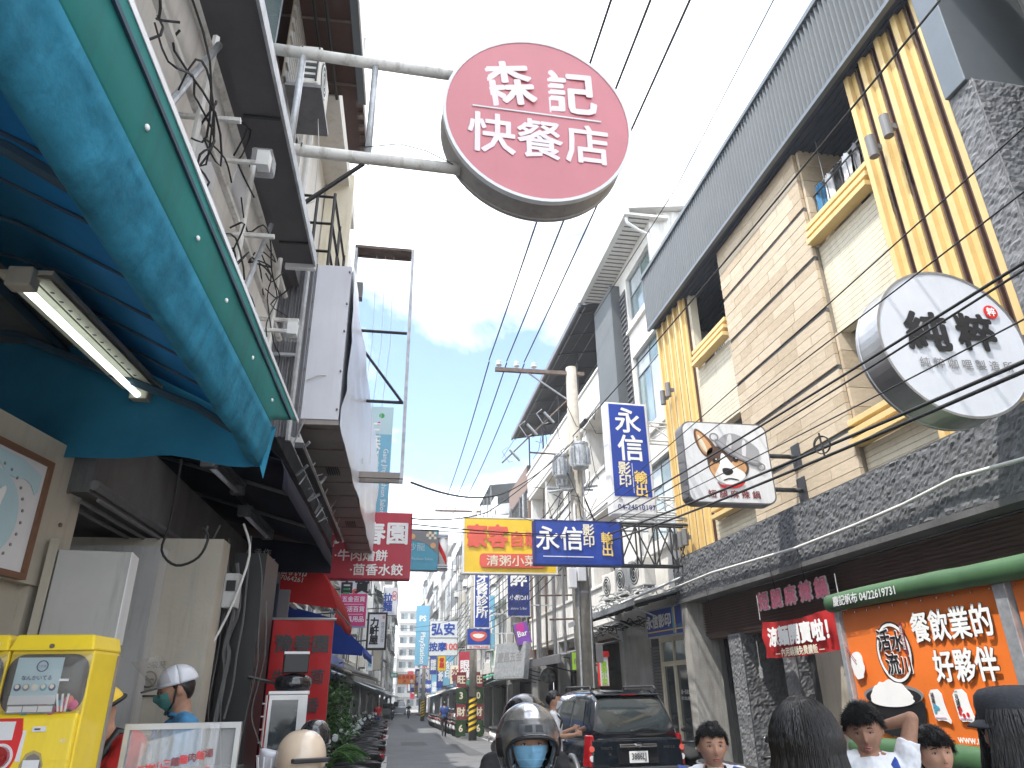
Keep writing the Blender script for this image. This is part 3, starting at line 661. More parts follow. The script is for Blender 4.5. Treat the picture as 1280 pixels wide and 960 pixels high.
# ------------------------------------------------------------------ houses farther down the street
def house(side, xf, y0, y1, h, label, wall='white_wall', style=0, roof='grey_metal', gh=3.2, ac=2, seed=1):
    rr = random.Random(seed); L = y1 - y0; gz = GZ((y0 + y1) / 2)
    if side == 'R': loc = (xf, y1, gz); rz = -pi / 2
    else: q = Lw(xf, y0, gz); loc = q; rz = pi / 2 + SK
    H = thing('town_house', label, 'building', loc, rz, 'town houses along the street')
    W = lambda n, m, *a, **k: B(n, m, H, *a, **k)
    fl = max(1, round((h - gh) / 3.1)); fh = (h - gh) / fl
    W('wall', wall, 0, L, .9 if style == 1 else .06, 9, gh, h)
    W('party_wall', wall, L - .14 if side == 'R' else 0, L if side == 'R' else .14, 0, .9 if style == 1 else .059, gh, h + .3)
    W('parapet', wall, 0, L, -.02, .16, h, h + .7 + .5 * rr.random())
    nw = 2
    for f in range(fl):
        z = gh + f * fh
        if style == 1:
            W('balcony_slab', wall, 0, L, -.05, .899, z, z + .12); W('balcony_front', 'white_tile' if rr.random() < .5 else wall, .01, L - .01, -.1, .02, z + .121, z + 1.05)
            yb = .82
            if rr.random() < .6:
                b = MB()
                for k in range(int(L / .16)): b.box(.05 + k * .16, .075 + k * .16, -.05, -.03, z + 1.05, z + fh - .02)
                for k in range(4): b.box(0, L, -.053, -.027, z + 1.1 + k * (fh - 1.2) / 3, z + 1.125 + k * (fh - 1.2) / 3)
                b.build('window_grille', rr.choice(('steel', 'dark_metal', 'white_frame')), H, kind='stuff')
        else:
            W('floor_band', 'grey_wall', 0, L, -.06, .059, z - .09, z + .09); yb = 0
        for k in range(nw):
            x0 = .5 + k * (L - .6) / nw; x1 = x0 + (L - .6) / nw - .55
            window(H, x0, x1, z + (.9 if style == 1 else 1.0), z + fh - .55, yb, 2, .0 if rr.random() < .5 else .4, fm=rr.choice(('window_frame', 'white_frame', 'dark_metal')), panes=rr.choice((('glass_dark', 'glass_green'), ('glass_sky', 'glass_dark'), ('glass_green', 'glass_white'))))
            if style != 1 and rr.random() < .55:
                b = MB(); zz = z + fh - .5; b.hexa([(x0 - .1, -.55, zz), (x1 + .1, -.55, zz), (x1 + .1, .0, zz + .25), (x0 - .1, .0, zz + .25), (x0 - .1, -.55, zz + .03), (x1 + .1, -.55, zz + .03), (x1 + .1, .0, zz + .28), (x0 - .1, .0, zz + .28)])
                b.build('rain_hood', rr.choice(('grey_metal', 'leaf_c', 'white_wall', 'cap_grey')), H)
    # roof shed
    b = MB(); o = -.35 if rr.random() < .5 else .8; b.hexa([(0, o, h + 1.9), (L, o, h + 1.9), (L, 6, h + 2.7), (0, 6, h + 2.7), (0, o, h + 1.95), (L, o, h + 1.95), (L, 6, h + 2.75), (0, 6, h + 2.75)]); b.build('roof', roof if roof != 'net_green' or seed != 21 else 'grey_metal', H)
    for k in range(4): MB().tube((.1 + k * (L - .2) / 3, o + .1, h), (.1 + k * (L - .2) / 3, o + .1, h + 1.93), .04, 5).build('roof_post', 'grey_metal', H)
    if rr.random() < .6:
        T0 = MB().tube((L * .5, 2, h + 2.3), (L * .5, 2, h + 3.9), .55, 12).build('water_tank', 'steel', H)
    # ground floor: dark arcade, shutter, projecting sheet awning
    W('shop_back', 'concrete_dark', 0, L, 2.2, 2.4, -.6, gh); W('pier', 'grey_wall', 0, .35, 0, .35, -.6, gh); W('pier', 'grey_wall', L - .35, L, 0, .35, -.6, gh)
    W('fascia', rr.choice(('white_wall', 'sign_grey', 'sign_blue', 'grey_metal')), .02, L - .02, -.08, -.01, gh - .75, gh - .05)
    sh = MB(); xs = L * .45
    for k in range(26): sh.box(.4, xs, .6, .63, -.2 + k * .1, -.13 + k * .1)
    sh.build('shutter_slats', rr.choice(('grey_metal', 'dark_metal')), H, kind='stuff'); W('shop_glass', 'glass_dark', xs + .1, L - .4, .7, .72, .2, gh - .8)
    b = MB(); q = 1.0 + rr.random() * .6; zz = gh - .3 - .3 * rr.random(); b.hexa([(.02, -q, zz - .35), (L - .02, -q, zz - .35), (L - .02, -.09, zz), (.02, -.09, zz), (.02, -q, zz - .31), (L - .02, -q, zz - .31), (L - .02, -.09, zz + .04), (.02, -.09, zz + .04)])
    b.build('awning', rr.choice(('grey_metal', 'cap_grey', 'white_wall', 'dark_metal', 'cap_grey', 'beige_wall')), H)
    pp = MB()
    for k in range(3): x = rr.uniform(.2, L - .2); pp.path([(x, -.12, h), (x, -.13, h * .6), (x + .1, -.13, h * .58), (x + .1, -.12, gh)], .035, 5)
    pp.build('drain_pipes', 'grey_metal', H)
    for k in range(ac):
        x = rr.uniform(.5, L - .5); z = gh + rr.randrange(fl) * fh + (1.08 if style == 1 else .12)
        d_ = Matrix.Translation(loc) @ Matrix.Rotation(rz, 4, 'Z') @ Vector((x, -.3, z - gz if False else z))
        air_con(d_, rz, 'air conditioner on the ' + label.split(' on the left')[0].split(' on its')[0].replace(',', '') + ('', ' placed higher', ' placed third')[k], .75, .52)
    return H
RH = [(33.1, 38.6, 11.2, 'brown_wall', 1, 'pale sheet metal topped house beyond the tall dark roof'), (38.7, 44.2, 10.2, 'white_wall', 1, 'white balcony house behind the yellow buffet sign'),
      (44.3, 49.8, 12.6, 'white_tile', 0, 'white tiled house behind the massage sign, on its near side'), (49.9, 55.4, 12.0, 'grey_wall', 1, 'grey barred house just past the white tiled one'),
      (55.5, 61.5, 13.6, 'white_wall', 0, 'white flat fronted house halfway down the right side'), (61.6, 68, 12.4, 'beige_wall', 1, 'beige barred balcony house halfway down the right side'),
      (68.1, 76, 15.0, 'white_tile', 1, 'tall white tiled house beyond the beige one'), (76.1, 84, 13.6, 'grey_wall', 0, 'grey flat fronted house beyond the far striped pole'),
      (84.1, 94, 17.0, 'white_wall', 1, 'tall pale balcony block far down the right side'), (94.1, 106, 16.0, 'white_tile', 0, 'pale tiled block far down the right side'),
      (106.1, 122, 21, 'white_wall', 1, 'high white block near the far end of the right side'), (122.1, 140, 24, 'white_tile', 0, 'highest white tiled block near the far end of the right side')]
for i, (a, b_, h, m_, st, lb) in enumerate(RH): house('R', 6.5 if i != 1 else 6.3, a, b_, h, lb, m_, st, ('grey_metal', 'white_wall', 'corrugated_grey')[i % 3], ac=3 if i < 5 else 1, seed=20 + i)
LH = [(13.5, 19.0, 9.6, 'white_wall', 0, 'white house behind the red dumpling sign'), (19.1, 24.6, 8.8, 'white_tile', 1, 'white tiled balcony house above the blue canopy'),
      (24.7, 30.5, 8.0, 'beige_wall', 0, 'beige house past the blue canopy on the left side'), (30.6, 37, 7.2, 'white_wall', 1, 'low white house on the left beyond the beige one'),
      (37.1, 44, 7.4, 'cream_wall', 0, 'low cream house halfway down the left side'), (44.1, 52, 7.0, 'white_wall', 1, 'low pale balcony house halfway down the left side'),
      (52.1, 62, 9.4, 'grey_wall', 0, 'grey house on the left beyond the low ones'), (62.1, 74, 10.4, 'white_tile', 1, 'pale balcony house far down the left side'),
      (74.1, 90, 11.5, 'white_wall', 0, 'plain white house far down the left side'), (90.1, 110, 14, 'white_tile', 1, 'tall white block far down the left side'), (110.1, 140, 18, 'white_wall', 0, 'tallest block far down the left side')]
for i, (a, b_, h, m_, st, lb) in enumerate(LH): house('L', -2.6 if i > 1 else -2.9, a, b_, h, lb, m_, st, ('grey_metal', 'white_wall')[i % 2], ac=2 if i < 5 else 1, seed=50 + i)
def block(x0, x1, y, h, label, m_):
    H = thing('apartment_block', label, 'building', (x0, y, GZ(y)), 0, 'blocks closing the street'); L = x1 - x0
    B('wall', m_, H, 0, L, 0, 12, -1, h); B('parapet', m_, H, -.1, L + .1, -.15, .1, h, h + .8); n = int(h / 3.2)
    for f in range(n):
        B('floor_band', 'grey_wall', H, 0, L, -.5, -.002, f * 3.2 + 3.0, f * 3.2 + 3.2)
        k = 0
        while k * 2.6 + 2.2 < L: window(H, .5 + k * 2.6, 2.4 + k * 2.6, f * 3.2 + 1.0, f * 3.2 + 2.6, -.06, 2, panes=('glass_dark', 'glass_sky')); k += 1
block(-14, -3.5, 150, 17, 'white block at the end of the street on its left side', 'white_wall')
block(-3.3, 3.2, 205, 15, 'lower block closing the very end of the street', 'white_tile'); block(3.5, 12, 212, 26, 'tall block closing the end of the street on its right side', 'white_wall')
block(12.2, 24, 190, 36, 'highest tower showing over the roofs at the end of the street', 'grey_wall')

# ------------------------------------------------------------------ utility poles and wires
def util_pole(x, y, top, label, r0=.245, arm=True, stripes=True):
    t = thing('utility_pole', label, 'utility pole', (x, y, GZ(y) - .02), 0, 'concrete poles on the right side of the street'); H = top - GZ(y)
    MB().tube((0, 0, 0), (0, 0, H), r0, 18, r2=.14).build('shaft', 'pole_concrete', t, smooth=True)
    if stripes:
        n = 24
        for k in range(6):
            z0 = .12 + k * .24; v = []
            for i in range(n + 1):
                a = 2 * pi * i / n; rr = r0 + .006 - z0 * .004
                zz = z0 + (.24 if False else .0) + .24 * ((i * 2 / n) % 1 if False else (i / n) * 2)
                v += [(rr * cos(a), rr * sin(a), min(zz, 1.85)), (rr * cos(a), rr * sin(a), min(zz + .12, 1.85))]
            MB().add(v, [(2 * i, 2 * i + 2, 2 * i + 3, 2 * i + 1) for i in range(n)]).build('warning_stripe', 'sign_yellow', t, smooth=True)
        MB().tube((0, 0, .05), (0, 0, 1.87), r0 + .003, 24, r2=r0 - .005, cap=False).build('stripe_ground', 'black', t, smooth=True)
    if arm:
        MB().box(-2.05, .35, -.05, .05, H - .22, H - .12).build('crossarm', 'rusty', t)
        MB().tube((-1.2, 0, H - .2), (-.1, 0, H - .95), .025, 6).build('arm_brace', 'galv', t)
        for k in range(3):
            MB().lathe([(.02, 0), (.02, .06), (.075, .07), (.08, .11), (.04, .13), (.06, .15), (.055, .2), (.02, .22)], 10, Matrix.Translation((-1.95 + k * .47, 0, H - .12))).build('insulator', 'white_frame', t, smooth=True)
    return t
PL = util_pole(4.5, 16.6, 9.55, 'thick grey concrete utility pole carrying the crossarm and transformers behind the black car')
H0 = 9.55 - GZ(16.6)
def transformer(dx, dy, z, label, r=.2, h=.62):
    t = thing('transformer', label, 'transformer', (4.5 + dx, 16.6 + dy, z), 0, 'pot transformers on the near pole'); t.scale = (.85, .85, .8)
    MB().lathe([(.05, 0), (r * .95, .01), (r, .05), (r, h - .08), (r * 1.06, h - .06), (r * 1.06, h), (r * .5, h + .06), (.02, h + .07)], 18).build('tank', 'galv', t, smooth=False)
    f = MB()
    for k in range(9): a = k * .5 + 1.8; f.box(r, r + .06, -.008, .008, .1, h - .15, Matrix.Rotation(a, 4, 'Z'))
    f.build('cooling_fin', 'galv', t)
    for k in (-1, 1): MB().lathe([(.03, 0), (.035, .03), (.05, .05), (.03, .08), (.045, .1), (.02, .16)], 8, Matrix.Translation((k * r * .5, 0, h + .04))).build('bushing', 'white_frame', t)
    MB().box(-.03, .03, -.0, abs(dy) * .9 + .01, h * .7, h * .8).build('hanger', 'dark_metal', t)
    return t
transformer(-.42, -.12, 6.45, 'grey pot transformer on the left of the near pole', .2, .7); transformer(.0, -.46, 6.6, 'grey pot transformer on the front of the near pole', .24, .8); transformer(-.2, .46, 6.35, 'grey pot transformer on the back of the near pole', .2, .6)
b = MB().tube((-.75, -.1, 6.3 - .2 + .2), (.5, -.1, 6.3 + .2), .03, 6).tube((-.7, .3, 6.5), (.5, .3, 6.5), .03, 6); b.build('transformer_bracket', 'galv', PL)
for k, (dx, z) in enumerate(((-1.25, 8.05), (-1.7, 7.35), (-.8, 8.4))):
    c_ = MB().tube((dx, -.1, z), (dx + .25, -.1, z - .28), .035, 8).path([(dx - .05, -.1, z + .08), (dx - .2, -.1, z - .05), (dx - .02, -.1, z - .33), (dx + .1, -.1, z - .28)], .012, 5); c_.build('fuse_cutout', 'galv', PL)
MB().tube((-1.9, -.1, 7.0), (-.05, 0, 8.9), .022, 6).tube((-1.2, -.1, 7.3), (0, 0, 7.3), .022, 6).build('diagonal_brace', 'rusty', PL)
B('meter_box', 'sign_white', PL, -.38, -.2, -.32, -.16, 4.0, 4.45, bevel=.01); B('meter_box', 'sign_white', PL, -.17, .02, -.36, -.2, 4.15, 4.5, bevel=.01); B('meter_box', 'grey_metal', PL, .2, .36, -.2, -.02, 2.4, 2.8, bevel=.01)
for z in (3.2, 3.9, 5.1, 5.6): MB().tube((0, 0, z), (0, 0, z + .05), .205, 18, cap=False).build('steel_band', 'galv', PL)
MB().path([(-.13, -.16, 6), (-.15, -.18, 4), (-.16, -.18, 2), (-.2, -.2, 0)], .03, 6).path([(.1, -.17, 7), (.13, -.19, 4), (.1, -.2, 1.5), (.15, -.22, 0)], .018, 5).build('riser_pipe', 'galv', PL, smooth=True)
b = MB(); rr = random.Random(4)
for k in range(26):
    p = Vector((rr.uniform(-.9, .5), rr.uniform(-.3, .3), rr.uniform(5.5, 8.8))); q = p + Vector((rr.uniform(-.9, .7), rr.uniform(-.2, .2), rr.uniform(-1.2, .6))); m_ = (p + q) / 2 - Vector((0, 0, .25)); b.path([p, m_, q], .009, 4)
b.build('loose_wires', 'wire_black', PL)
P2 = util_pole(4.2, 36, 10.4, 'concrete pole with yellow and black stripes beside the red number boards', .19)
util_pole(3.95, 76, 10.5, 'farthest concrete pole with faded stripes past the parked scooters', .2, arm=False)
hv = 'bare overhead line'
for k, x in enumerate((2.55, 3.02, 3.49)):
    nm = ('leftmost', 'middle', 'rightmost')[k]; z0 = 9.62
    cable('overhead_line', f'{nm} of the three overhead lines running from the pole crossarm over the viewer', 'wire', [(x - .26 * 1, 16.6, z0), (x - .26 + .02 * k, -14, 9.75)], r=.017, sag=.12, n=24, group='overhead lines')
    cable('overhead_line', f'{nm} of the three overhead lines continuing from the crossarm to the striped pole', 'wire', [(x - .26, 16.6, z0 - .05), (x - .0, 36, 10.45)], r=.017, sag=.15, n=16, group='overhead lines')
cable('overhead_line', 'thin single wire high above the grey parapet, apart from the three lines', 'wire', [(5.0, -8, 11.9), at(845, 235, 12.5), (5.2, 33, 12.2)], r=.012, sag=.02, n=10)
e5 = at(716, 545, 16.45)
cable('service_cable', 'black cable crossing diagonally in front of the yellow fins to the pole top', 'cable', [atx(1175, 0, 4.9), e5], r=.013, sag=.08, n=20)
MB().tube(e5.lerp(atx(1175, 0, 4.9), .06), e5.lerp(atx(1175, 0, 4.9), .09), .06, 8).build('cable_clamp', 'black', None); tag(bpy.data.objects['cable_clamp'], 'black clamp lump on the diagonal cable near the pole', 'clamp')
lbs = ['uppermost telephone cable crossing the round white sign', 'second telephone cable, just under the uppermost one', 'thin telephone cable crossing the lettering of the round white sign', 'thick telephone cable crossing low over the round white sign', 'lowest thick telephone cable, tied with a coil beside the dog sign', 'thin cable over the top corner of the dog sign', 'thin cable crossing under the corrugated strip to the pole']
for k, (ny, ey, r_, sg) in enumerate(((322, 655, .013, .05), (331, 664, .010, .07), (394, 668, .007, .05), (448, 676, .016, .04), (460, 684, .016, .06), (232, 648, .007, .03), (150, 640, .007, .04))):
    a_ = atx(1290, ny, 3.95); cable('telephone_cable', lbs[k], 'cable', [a_ + (a_ - at(738, ey, 16.3)) * .25, a_, at(738, ey, 16.3)], r=r_, sag=sg, n=18, group='telephone cables')
c_ = atx(1027, 556, 3.97); t = thing('cable_coil', 'small black coil of cable tied to the lowest telephone cable', 'cable coil', c_)
v = [(.0 + .015 * cos(a * .5), .075 * sin(a), .085 * cos(a) ) for a in [2 * pi * k / 20 for k in range(50)]]
MB().path([(x + .01, y, z) for x, y, z in v], .006, 5).build('loops', 'wire_black', t, rot=(0, 0, .6)); MB().tube((0, -.01, -.11), (0, .01, .12), .01, 5).build('tie', 'wire_black', t)
cable('drop_cable', 'sagging cable from the empty sign frame across the street to the pole', 'cable', [at(514, 603, 7.2), at(640, 612, 13), at(722, 545, 16.4)], r=.012, sag=.25, n=12)
cable('drop_cable', 'sagging cable from the red sign up to the transformers', 'cable', [at(514, 648, 10.2), at(610, 640, 13.2), at(705, 560, 16.4)], r=.011, sag=.2, n=12)
cable('drop_cable', 'nearly level cable from the red sign across the yellow sign', 'cable', [at(514, 655, 10.2), at(730, 668, 15.0)], r=.010, sag=.08, n=12)
cable('drop_cable', 'second nearly level cable just below it across the yellow sign', 'cable', [at(514, 662, 10.2), at(730, 672, 15.2)], r=.008, sag=.02, n=12)
cable('guy_wire', 'dark stay wire slanting down from the near pole to the balcony building', 'wire', [(4.6, 16.6, 6.2), (6.5, 19, 3.6)], r=.02, n=3)
rr = random.Random(9)
for k in range(16):
    y = 22 + k * 5.5; zz = 5.5 + rr.random() * 3
    cable('street_cable', f'thin dark cable strung between the far fronts, {ORD[k]} from the camera', 'cable', [(6.4, y, zz), (rr.choice((4.5, 3.0, -1.6)), y + rr.uniform(8, 22), zz + rr.uniform(-1.5, 1))], r=.012, sag=.3, n=8, group='thin cables between the far fronts')
for k in range(8):
    z = 4.2 + k * .28
    cable('street_cable', f'{ORD[k]} cable from the bottom in the bundle running from pole to pole', 'cable', [(4.55, 16.7, z + .6), (4.2, 36, z), (3.95, 76, z - .2)], r=.014, sag=.22, n=12, group='cables running from pole to pole')

# ------------------------------------------------------------------ signs on the right
# dog sign
DS = signbox('lightbox_sign', 'square white lightbox sign with a dog wearing a cooking pot', 'sign', at(906, 581, 9.95) + Vector((0, 0, 0)), 1.28, 1.26, .26, 0, 'sign_grey', 'sign_white', frame=None, fw=.03)
for ch in list(DS.children): bpy.data.objects.remove(ch)
def rrect(w_, h_, r, n=6):
    p = []
    for cx, cz, a0 in ((w_ / 2 - r, h_ / 2 - r, 0), (-w_ / 2 + r, h_ / 2 - r, 90), (-w_ / 2 + r, -h_ / 2 + r, 180), (w_ / 2 - r, -h_ / 2 + r, 270)):
        for k in range(n + 1): a = R(a0 + 90 * k / n); p.append((cx + r * cos(a), cz + r * sin(a)))
    return p
MB().prism(rrect(1.28, 1.26, .13), -.13, .13).build('casing', 'sign_grey', DS); MB().prism(rrect(1.24, 1.22, .12), -.135, -.13).build('face_panel', 'sign_white', DS); MB().prism(rrect(1.24, 1.22, .12), .13, .135).build('back_panel', 'sign_white', DS)
Y = -.136
def S(nm, pts, m, layer, sm=2): return shape(DS, nm, pts, m, Y - .002 * layer, .002, sm)
S('dog_ear', [(-.46, .52), (-.38, .50), (-.22, .34), (-.14, .18), (-.30, .04), (-.40, .14), (-.47, .34)], 'ink_brown', 1)
S('ear_inside', [(-.44, .48), (-.38, .46), (-.25, .30), (-.2, .16), (-.30, .08), (-.38, .16), (-.43, .32)], 'ink_tan', 2)
S('ear_inside', [(-.42, .44), (-.36, .36), (-.30, .22), (-.30, .12), (-.36, .18), (-.41, .3)], 'ink_cream', 3)
S('dog_head', [(-.30, .20), (-.12, .26), (.18, .14), (.30, -.02), (.28, -.16), (.14, -.30), (-.04, -.36), (-.20, -.30), (-.30, -.14), (-.32, .02)], 'ink_fur', 2)
S('dog_cheek', [(-.29, -.02), (-.2, .04), (-.12, -.06), (-.14, -.22), (-.22, -.26), (-.29, -.14)], 'ink_tan', 4)
S('dog_cheek', [(.04, .02), (.18, .04), (.26, -.04), (.24, -.16), (.1, -.22), (.0, -.1)], 'ink_tan', 4)
S('dog_muzzle', [(-.1, .16), (-.04, .1), (.06, -.06), (.2, -.14), (.24, -.2), (.12, -.31), (-.04, -.36), (-.2, -.30), (-.24, -.2), (-.14, -.06)], 'ink_white', 5)
S('dog_nose', [(-.1, -.09), (.03, -.1), (.05, -.16), (-.02, -.21), (-.09, -.2), (-.12, -.14)], 'ink_black', 6)
for ex in (-.2, .1): disc(DS, 'dog_eye', ex, .02 + .03 * (ex > 0), .042, 'ink_black', Y - .014, .003, 16); disc(DS, 'eye_glint', ex + .012, .035 + .03 * (ex > 0), .012, 'ink_white', Y - .017, .002, 8); disc(DS, 'eye_iris', ex, .02 + .03 * (ex > 0), .048, 'ink_brown', Y - .0125, .0014, 16, hole=.8)
S('dog_mouth', [(-.12, -.28), (-.02, -.24), (.12, -.27), (.1, -.285), (-.02, -.26), (-.11, -.295)], 'ink_black', 7, 1)
S('chilli_scarf', [(-.2, -.34), (-.1, -.36), (.0, -.35), (.12, -.3), (.22, -.29), (.14, -.37), (.04, -.40), (-.1, -.41), (-.17, -.39)], 'ink_red', 7)
S('chilli_stalk', [(-.22, -.3), (-.17, -.34), (-.15, -.37), (-.19, -.36)], 'ink_maroon', 8)
S('pot_side', [(-.15, .34), (.10, .50), (.40, .30), (.50, .18), (.40, .0), (.24, .0), (.0, .12), (-.1, .22)], 'ink_steel', 8)
S('pot_shine', [(.02, .42), (.1, .46), (.06, .16), (-.02, .18)], 'ink_offwhite', 9); S('pot_shine', [(.24, .38), (.3, .34), (.26, .06), (.2, .07)], 'ink_offwhite', 9)
S('pot_rim', [(-.2, .31), (-.14, .37), (.02, .22), (.24, .09), (.48, .02), (.5, -.03), (.40, -.05), (.16, .04), (-.06, .17)], 'ink_grey', 10)
S('pot_rim', [(-.17, .31), (-.13, .34), (.02, .2), (.24, .07), (.46, .01), (.4, -.02), (.16, .06), (-.04, .18)], 'ink_steel', 11)
disc(DS, 'pot_handle', -.18, .38, .07, 'ink_grey', Y - .024, .002, 16, hole=.7); disc(DS, 'pot_handle', .47, -.06, .06, 'ink_grey', Y - .024, .002, 16, hole=.7)
T(DS, '短 腿 麻 辣 鍋', .02, -.49, .125, 'ink_maroon', y=Y - .004, bold=.016)
for o_ in [c for c in DS.children if c.name.startswith('lettering')]: pass
for z in (.17, -.36):
    MB().tube((.64, 0, z), (1.0 + .02, 0, z), .035, 10).build('bracket_arm', 'dark_metal', DS, smooth=True)
DSx = DS.location.x
DS.scale = (1.12, 1, 1.04)
for z in (.17, -.36): MB().tube((1.0, 0, z), ((6.40 - DSx) / 1.12, 0, z), .035, 10).build('bracket_arm', 'dark_metal', DS, smooth=True); B('wall_plate', 'dark_metal', DS, (6.40 - DSx) / 1.12 - .03, (6.40 - DSx) / 1.12, -.12, .12, z - .2, z + .2)

# round curry shop sign
def round_sign(name, label, c, r, t_, yaw, side, face, tilt=0.0):
    o = thing(name, label, 'sign', c, yaw)
    b = MB(); n = 64; rings = []
    for rr, yy in ((r * .97, -t_ / 2 - .004), (r, -t_ / 2 + .002), (r, -t_ / 2 + .03), (r - .012, -t_ / 2 + .034), (r - .012, t_ / 2 - .034), (r, t_ / 2 - .03), (r, t_ / 2 - .002), (r * .97, t_ / 2 + .004)):
        rings.append([Vector((rr * cos(2 * pi * k / n), yy, rr * sin(2 * pi * k / n))) for k in range(n)])
    b.loft(rings).build('casing', side, o)
    for s_ in (-1, 1): disc(o, 'face_panel' if s_ < 0 else 'back_panel', 0, 0, r * .975, face, s_ * (t_ / 2 + .006) - .003, .006, 64)
    rim = MB(); rim.add([(rr * cos(2 * pi * k / n), yy, rr * sin(2 * pi * k / n)) for k in range(n) for rr, yy in ((r * 1.004, -t_ / 2 - .016), (r * .972, -t_ / 2 - .016), (r * .972, -t_ / 2 - .004), (r * 1.004, -t_ / 2 + .03))], [(4 * k + i, 4 * k + (i + 1) % 4, 4 * ((k + 1) % n) + (i + 1) % 4, 4 * ((k + 1) % n) + i) for k in range(n) for i in range(4)])
    rim.build('rim', 'sign_white' if side != 'steel' else 'steel', o)
    return o
RC = at(1176, 438, 5.45)
RS = round_sign('round_sign', 'big round white curry shop sign with a brushed steel side and black brush lettering', RC, .79, .34, R(-1), 'steel', 'sign_cool')
yy = -.195
T(RS, '純', -.27, .10, .44, 'ink_black', y=yy, bold=.035, sx=1.05, shear=.06, tilt=R(3)); T(RS, '粹', .26, .12, .42, 'ink_black', y=yy, bold=.035, tilt=R(3), shear=.05)
T(RS, '純 粹 咖 哩 製 造 所', .06, -.24, .115, 'ink_grey', y=yy, bold=.012)
disc(RS, 'red_seal', .5, .36, .075, 'ink_red', yy - .001, .004, 24); T(RS, '粹', .5, .36, .1, 'ink_white', y=yy - .006, bold=.02)
for z in (.16, -.34):
    MB().tube((.7, .02, z), (1.35, -.15, z), .05, 12).build('mounting_pipe', 'brown_fin', RS, smooth=True)

# vertical and horizontal blue copy shop signs with trusses
def truss(parent, x0, x1, z0, z1, y0=-.12, y1=.12, n=3, m='grey_metal', r=.02):
    for y in (y0, y1):
        MB().tube((x0, y, z0), (x1, y, z0), r, 6).build('truss_bar', m, parent); MB().tube((x0, y, z1), (x1, y, z1), r, 6).build('truss_bar', m, parent)
    for k in range(n + 1):
        x = x0 + (x1 - x0) * k / n
        for y in (y0, y1): MB().tube((x, y, z0), (x, y, z1), r * .9, 6).build('truss_post', m, parent)
        if k < n:
            x2 = x0 + (x1 - x0) * (k + 1) / n
            MB().tube((x, y0, z0 if k % 2 else z1), (x2, y0, z1 if k % 2 else z0), r * .8, 5).build('truss_diagonal', m, parent)
            MB().tube((x, y1, z0 if k % 2 == 0 else z1), (x2, y1, z1 if k % 2 == 0 else z0), r * .8, 5).build('truss_diagonal', m, parent)
vb = at(788, 575, 15); VB = signbox('vertical_sign', 'tall upright blue copy shop sign with a phone number at its foot', 'sign', (5.32, 15.0, vb.z + .02), 1.04, 2.68, .30, R(3), 'sign_white', 'sign_white', fw=.02)
B('blue_panel', 'sign_blue', VB, -.45, .45, -.165, -.158, -.93, 1.29)
T(VB, '永', 0, .90, .66, 'ink_white', y=-.17, bold=.016); T(VB, '信', .02, .22, .66, 'ink_white', y=-.17, bold=.016)
T(VB, '影印', -.17, -.42, .32, 'ink_cream', y=-.17, bold=.02, vert=True); T(VB, '輸出', .21, -.62, .32, 'ink_yellow', y=-.17, bold=.02, vert=True)
B('thin_line', 'ink_white', VB, .015, .025, -.17, -.166, -.85, -.15)
T(VB, '☏', -.32, -1.02, .12, 'ink_navy', y=-.165); T(VB, '04-24510197', .06, -1.17, .17, 'ink_navy', y=-.165, bold=.012)
truss(VB, .54, 1.15, .45, .9, n=1, m='white_frame'); truss(VB, .54, 1.15, -1.25, -.9, n=1, m='white_frame')
hb = at(718, 682, 14.9); HB = signbox('horizontal_sign', 'wide blue copy shop sign standing out over the street on a steel lattice', 'sign', (hb.x - .02, 14.6, hb.z - .02), 1.9, .93, .26, R(1), 'ink_navy', 'sign_blue', fw=.02, frame='ink_navy')
T(HB, '永信', -.42, .08, .52, 'ink_white', y=-.16, bold=.016); T(HB, '影印', .22, .15, .26, 'ink_cream', y=-.16, bold=.02, vert=True, sx=1.05); T(HB, '輸出', .62, -.02, .27, 'ink_yellow', y=-.16, bold=.02, vert=True)
B('white_line', 'ink_offwhite', HB, -.78, .3, -.165, -.158, -.31, -.29)
truss(HB, .96, 6.48 - HB.location.x, -.44, .44, n=4, m='dark_metal', r=.022)
truss(HB, .96, 6.48 - HB.location.x, .47, .6, n=2, m='galv', r=.02)
MB().tube((.9, .05, -1.2), (2.7, .05, -.5), .03, 6).build('stay_bar', 'galv', HB)
yb = at(637, 683, 17.2); YS = signbox('horizontal_sign', 'yellow and red self service buffet sign behind the wide blue one', 'sign', yb, 2.32, 1.36, .24, 0, 'sign_white', 'sign_yellow', fw=.035, frame='sign_white')
T(YS, '豪客', -.56, .22, .56, 'ink_coral', y=-.15, bold=.05, sx=.92); T(YS, '自助餐', .56, .15, .40, 'ink_coral', y=-.15, bold=.035, sx=.95)
MB().prism([(x + .05, z - .37) for x, z in rrect(1.62, .33, .1)], -.155, -.15).build('red_plate', 'ink_coral', YS); T(YS, '清粥小菜', .02, -.37, .27, 'ink_cream', y=-.162, bold=.01, sx=1.15)
for z in (-.45, .45): MB().tube((1.14, 0, z), (6.49 - yb.x, 0, z), .03, 6).build('bracket_arm', 'galv', YS)
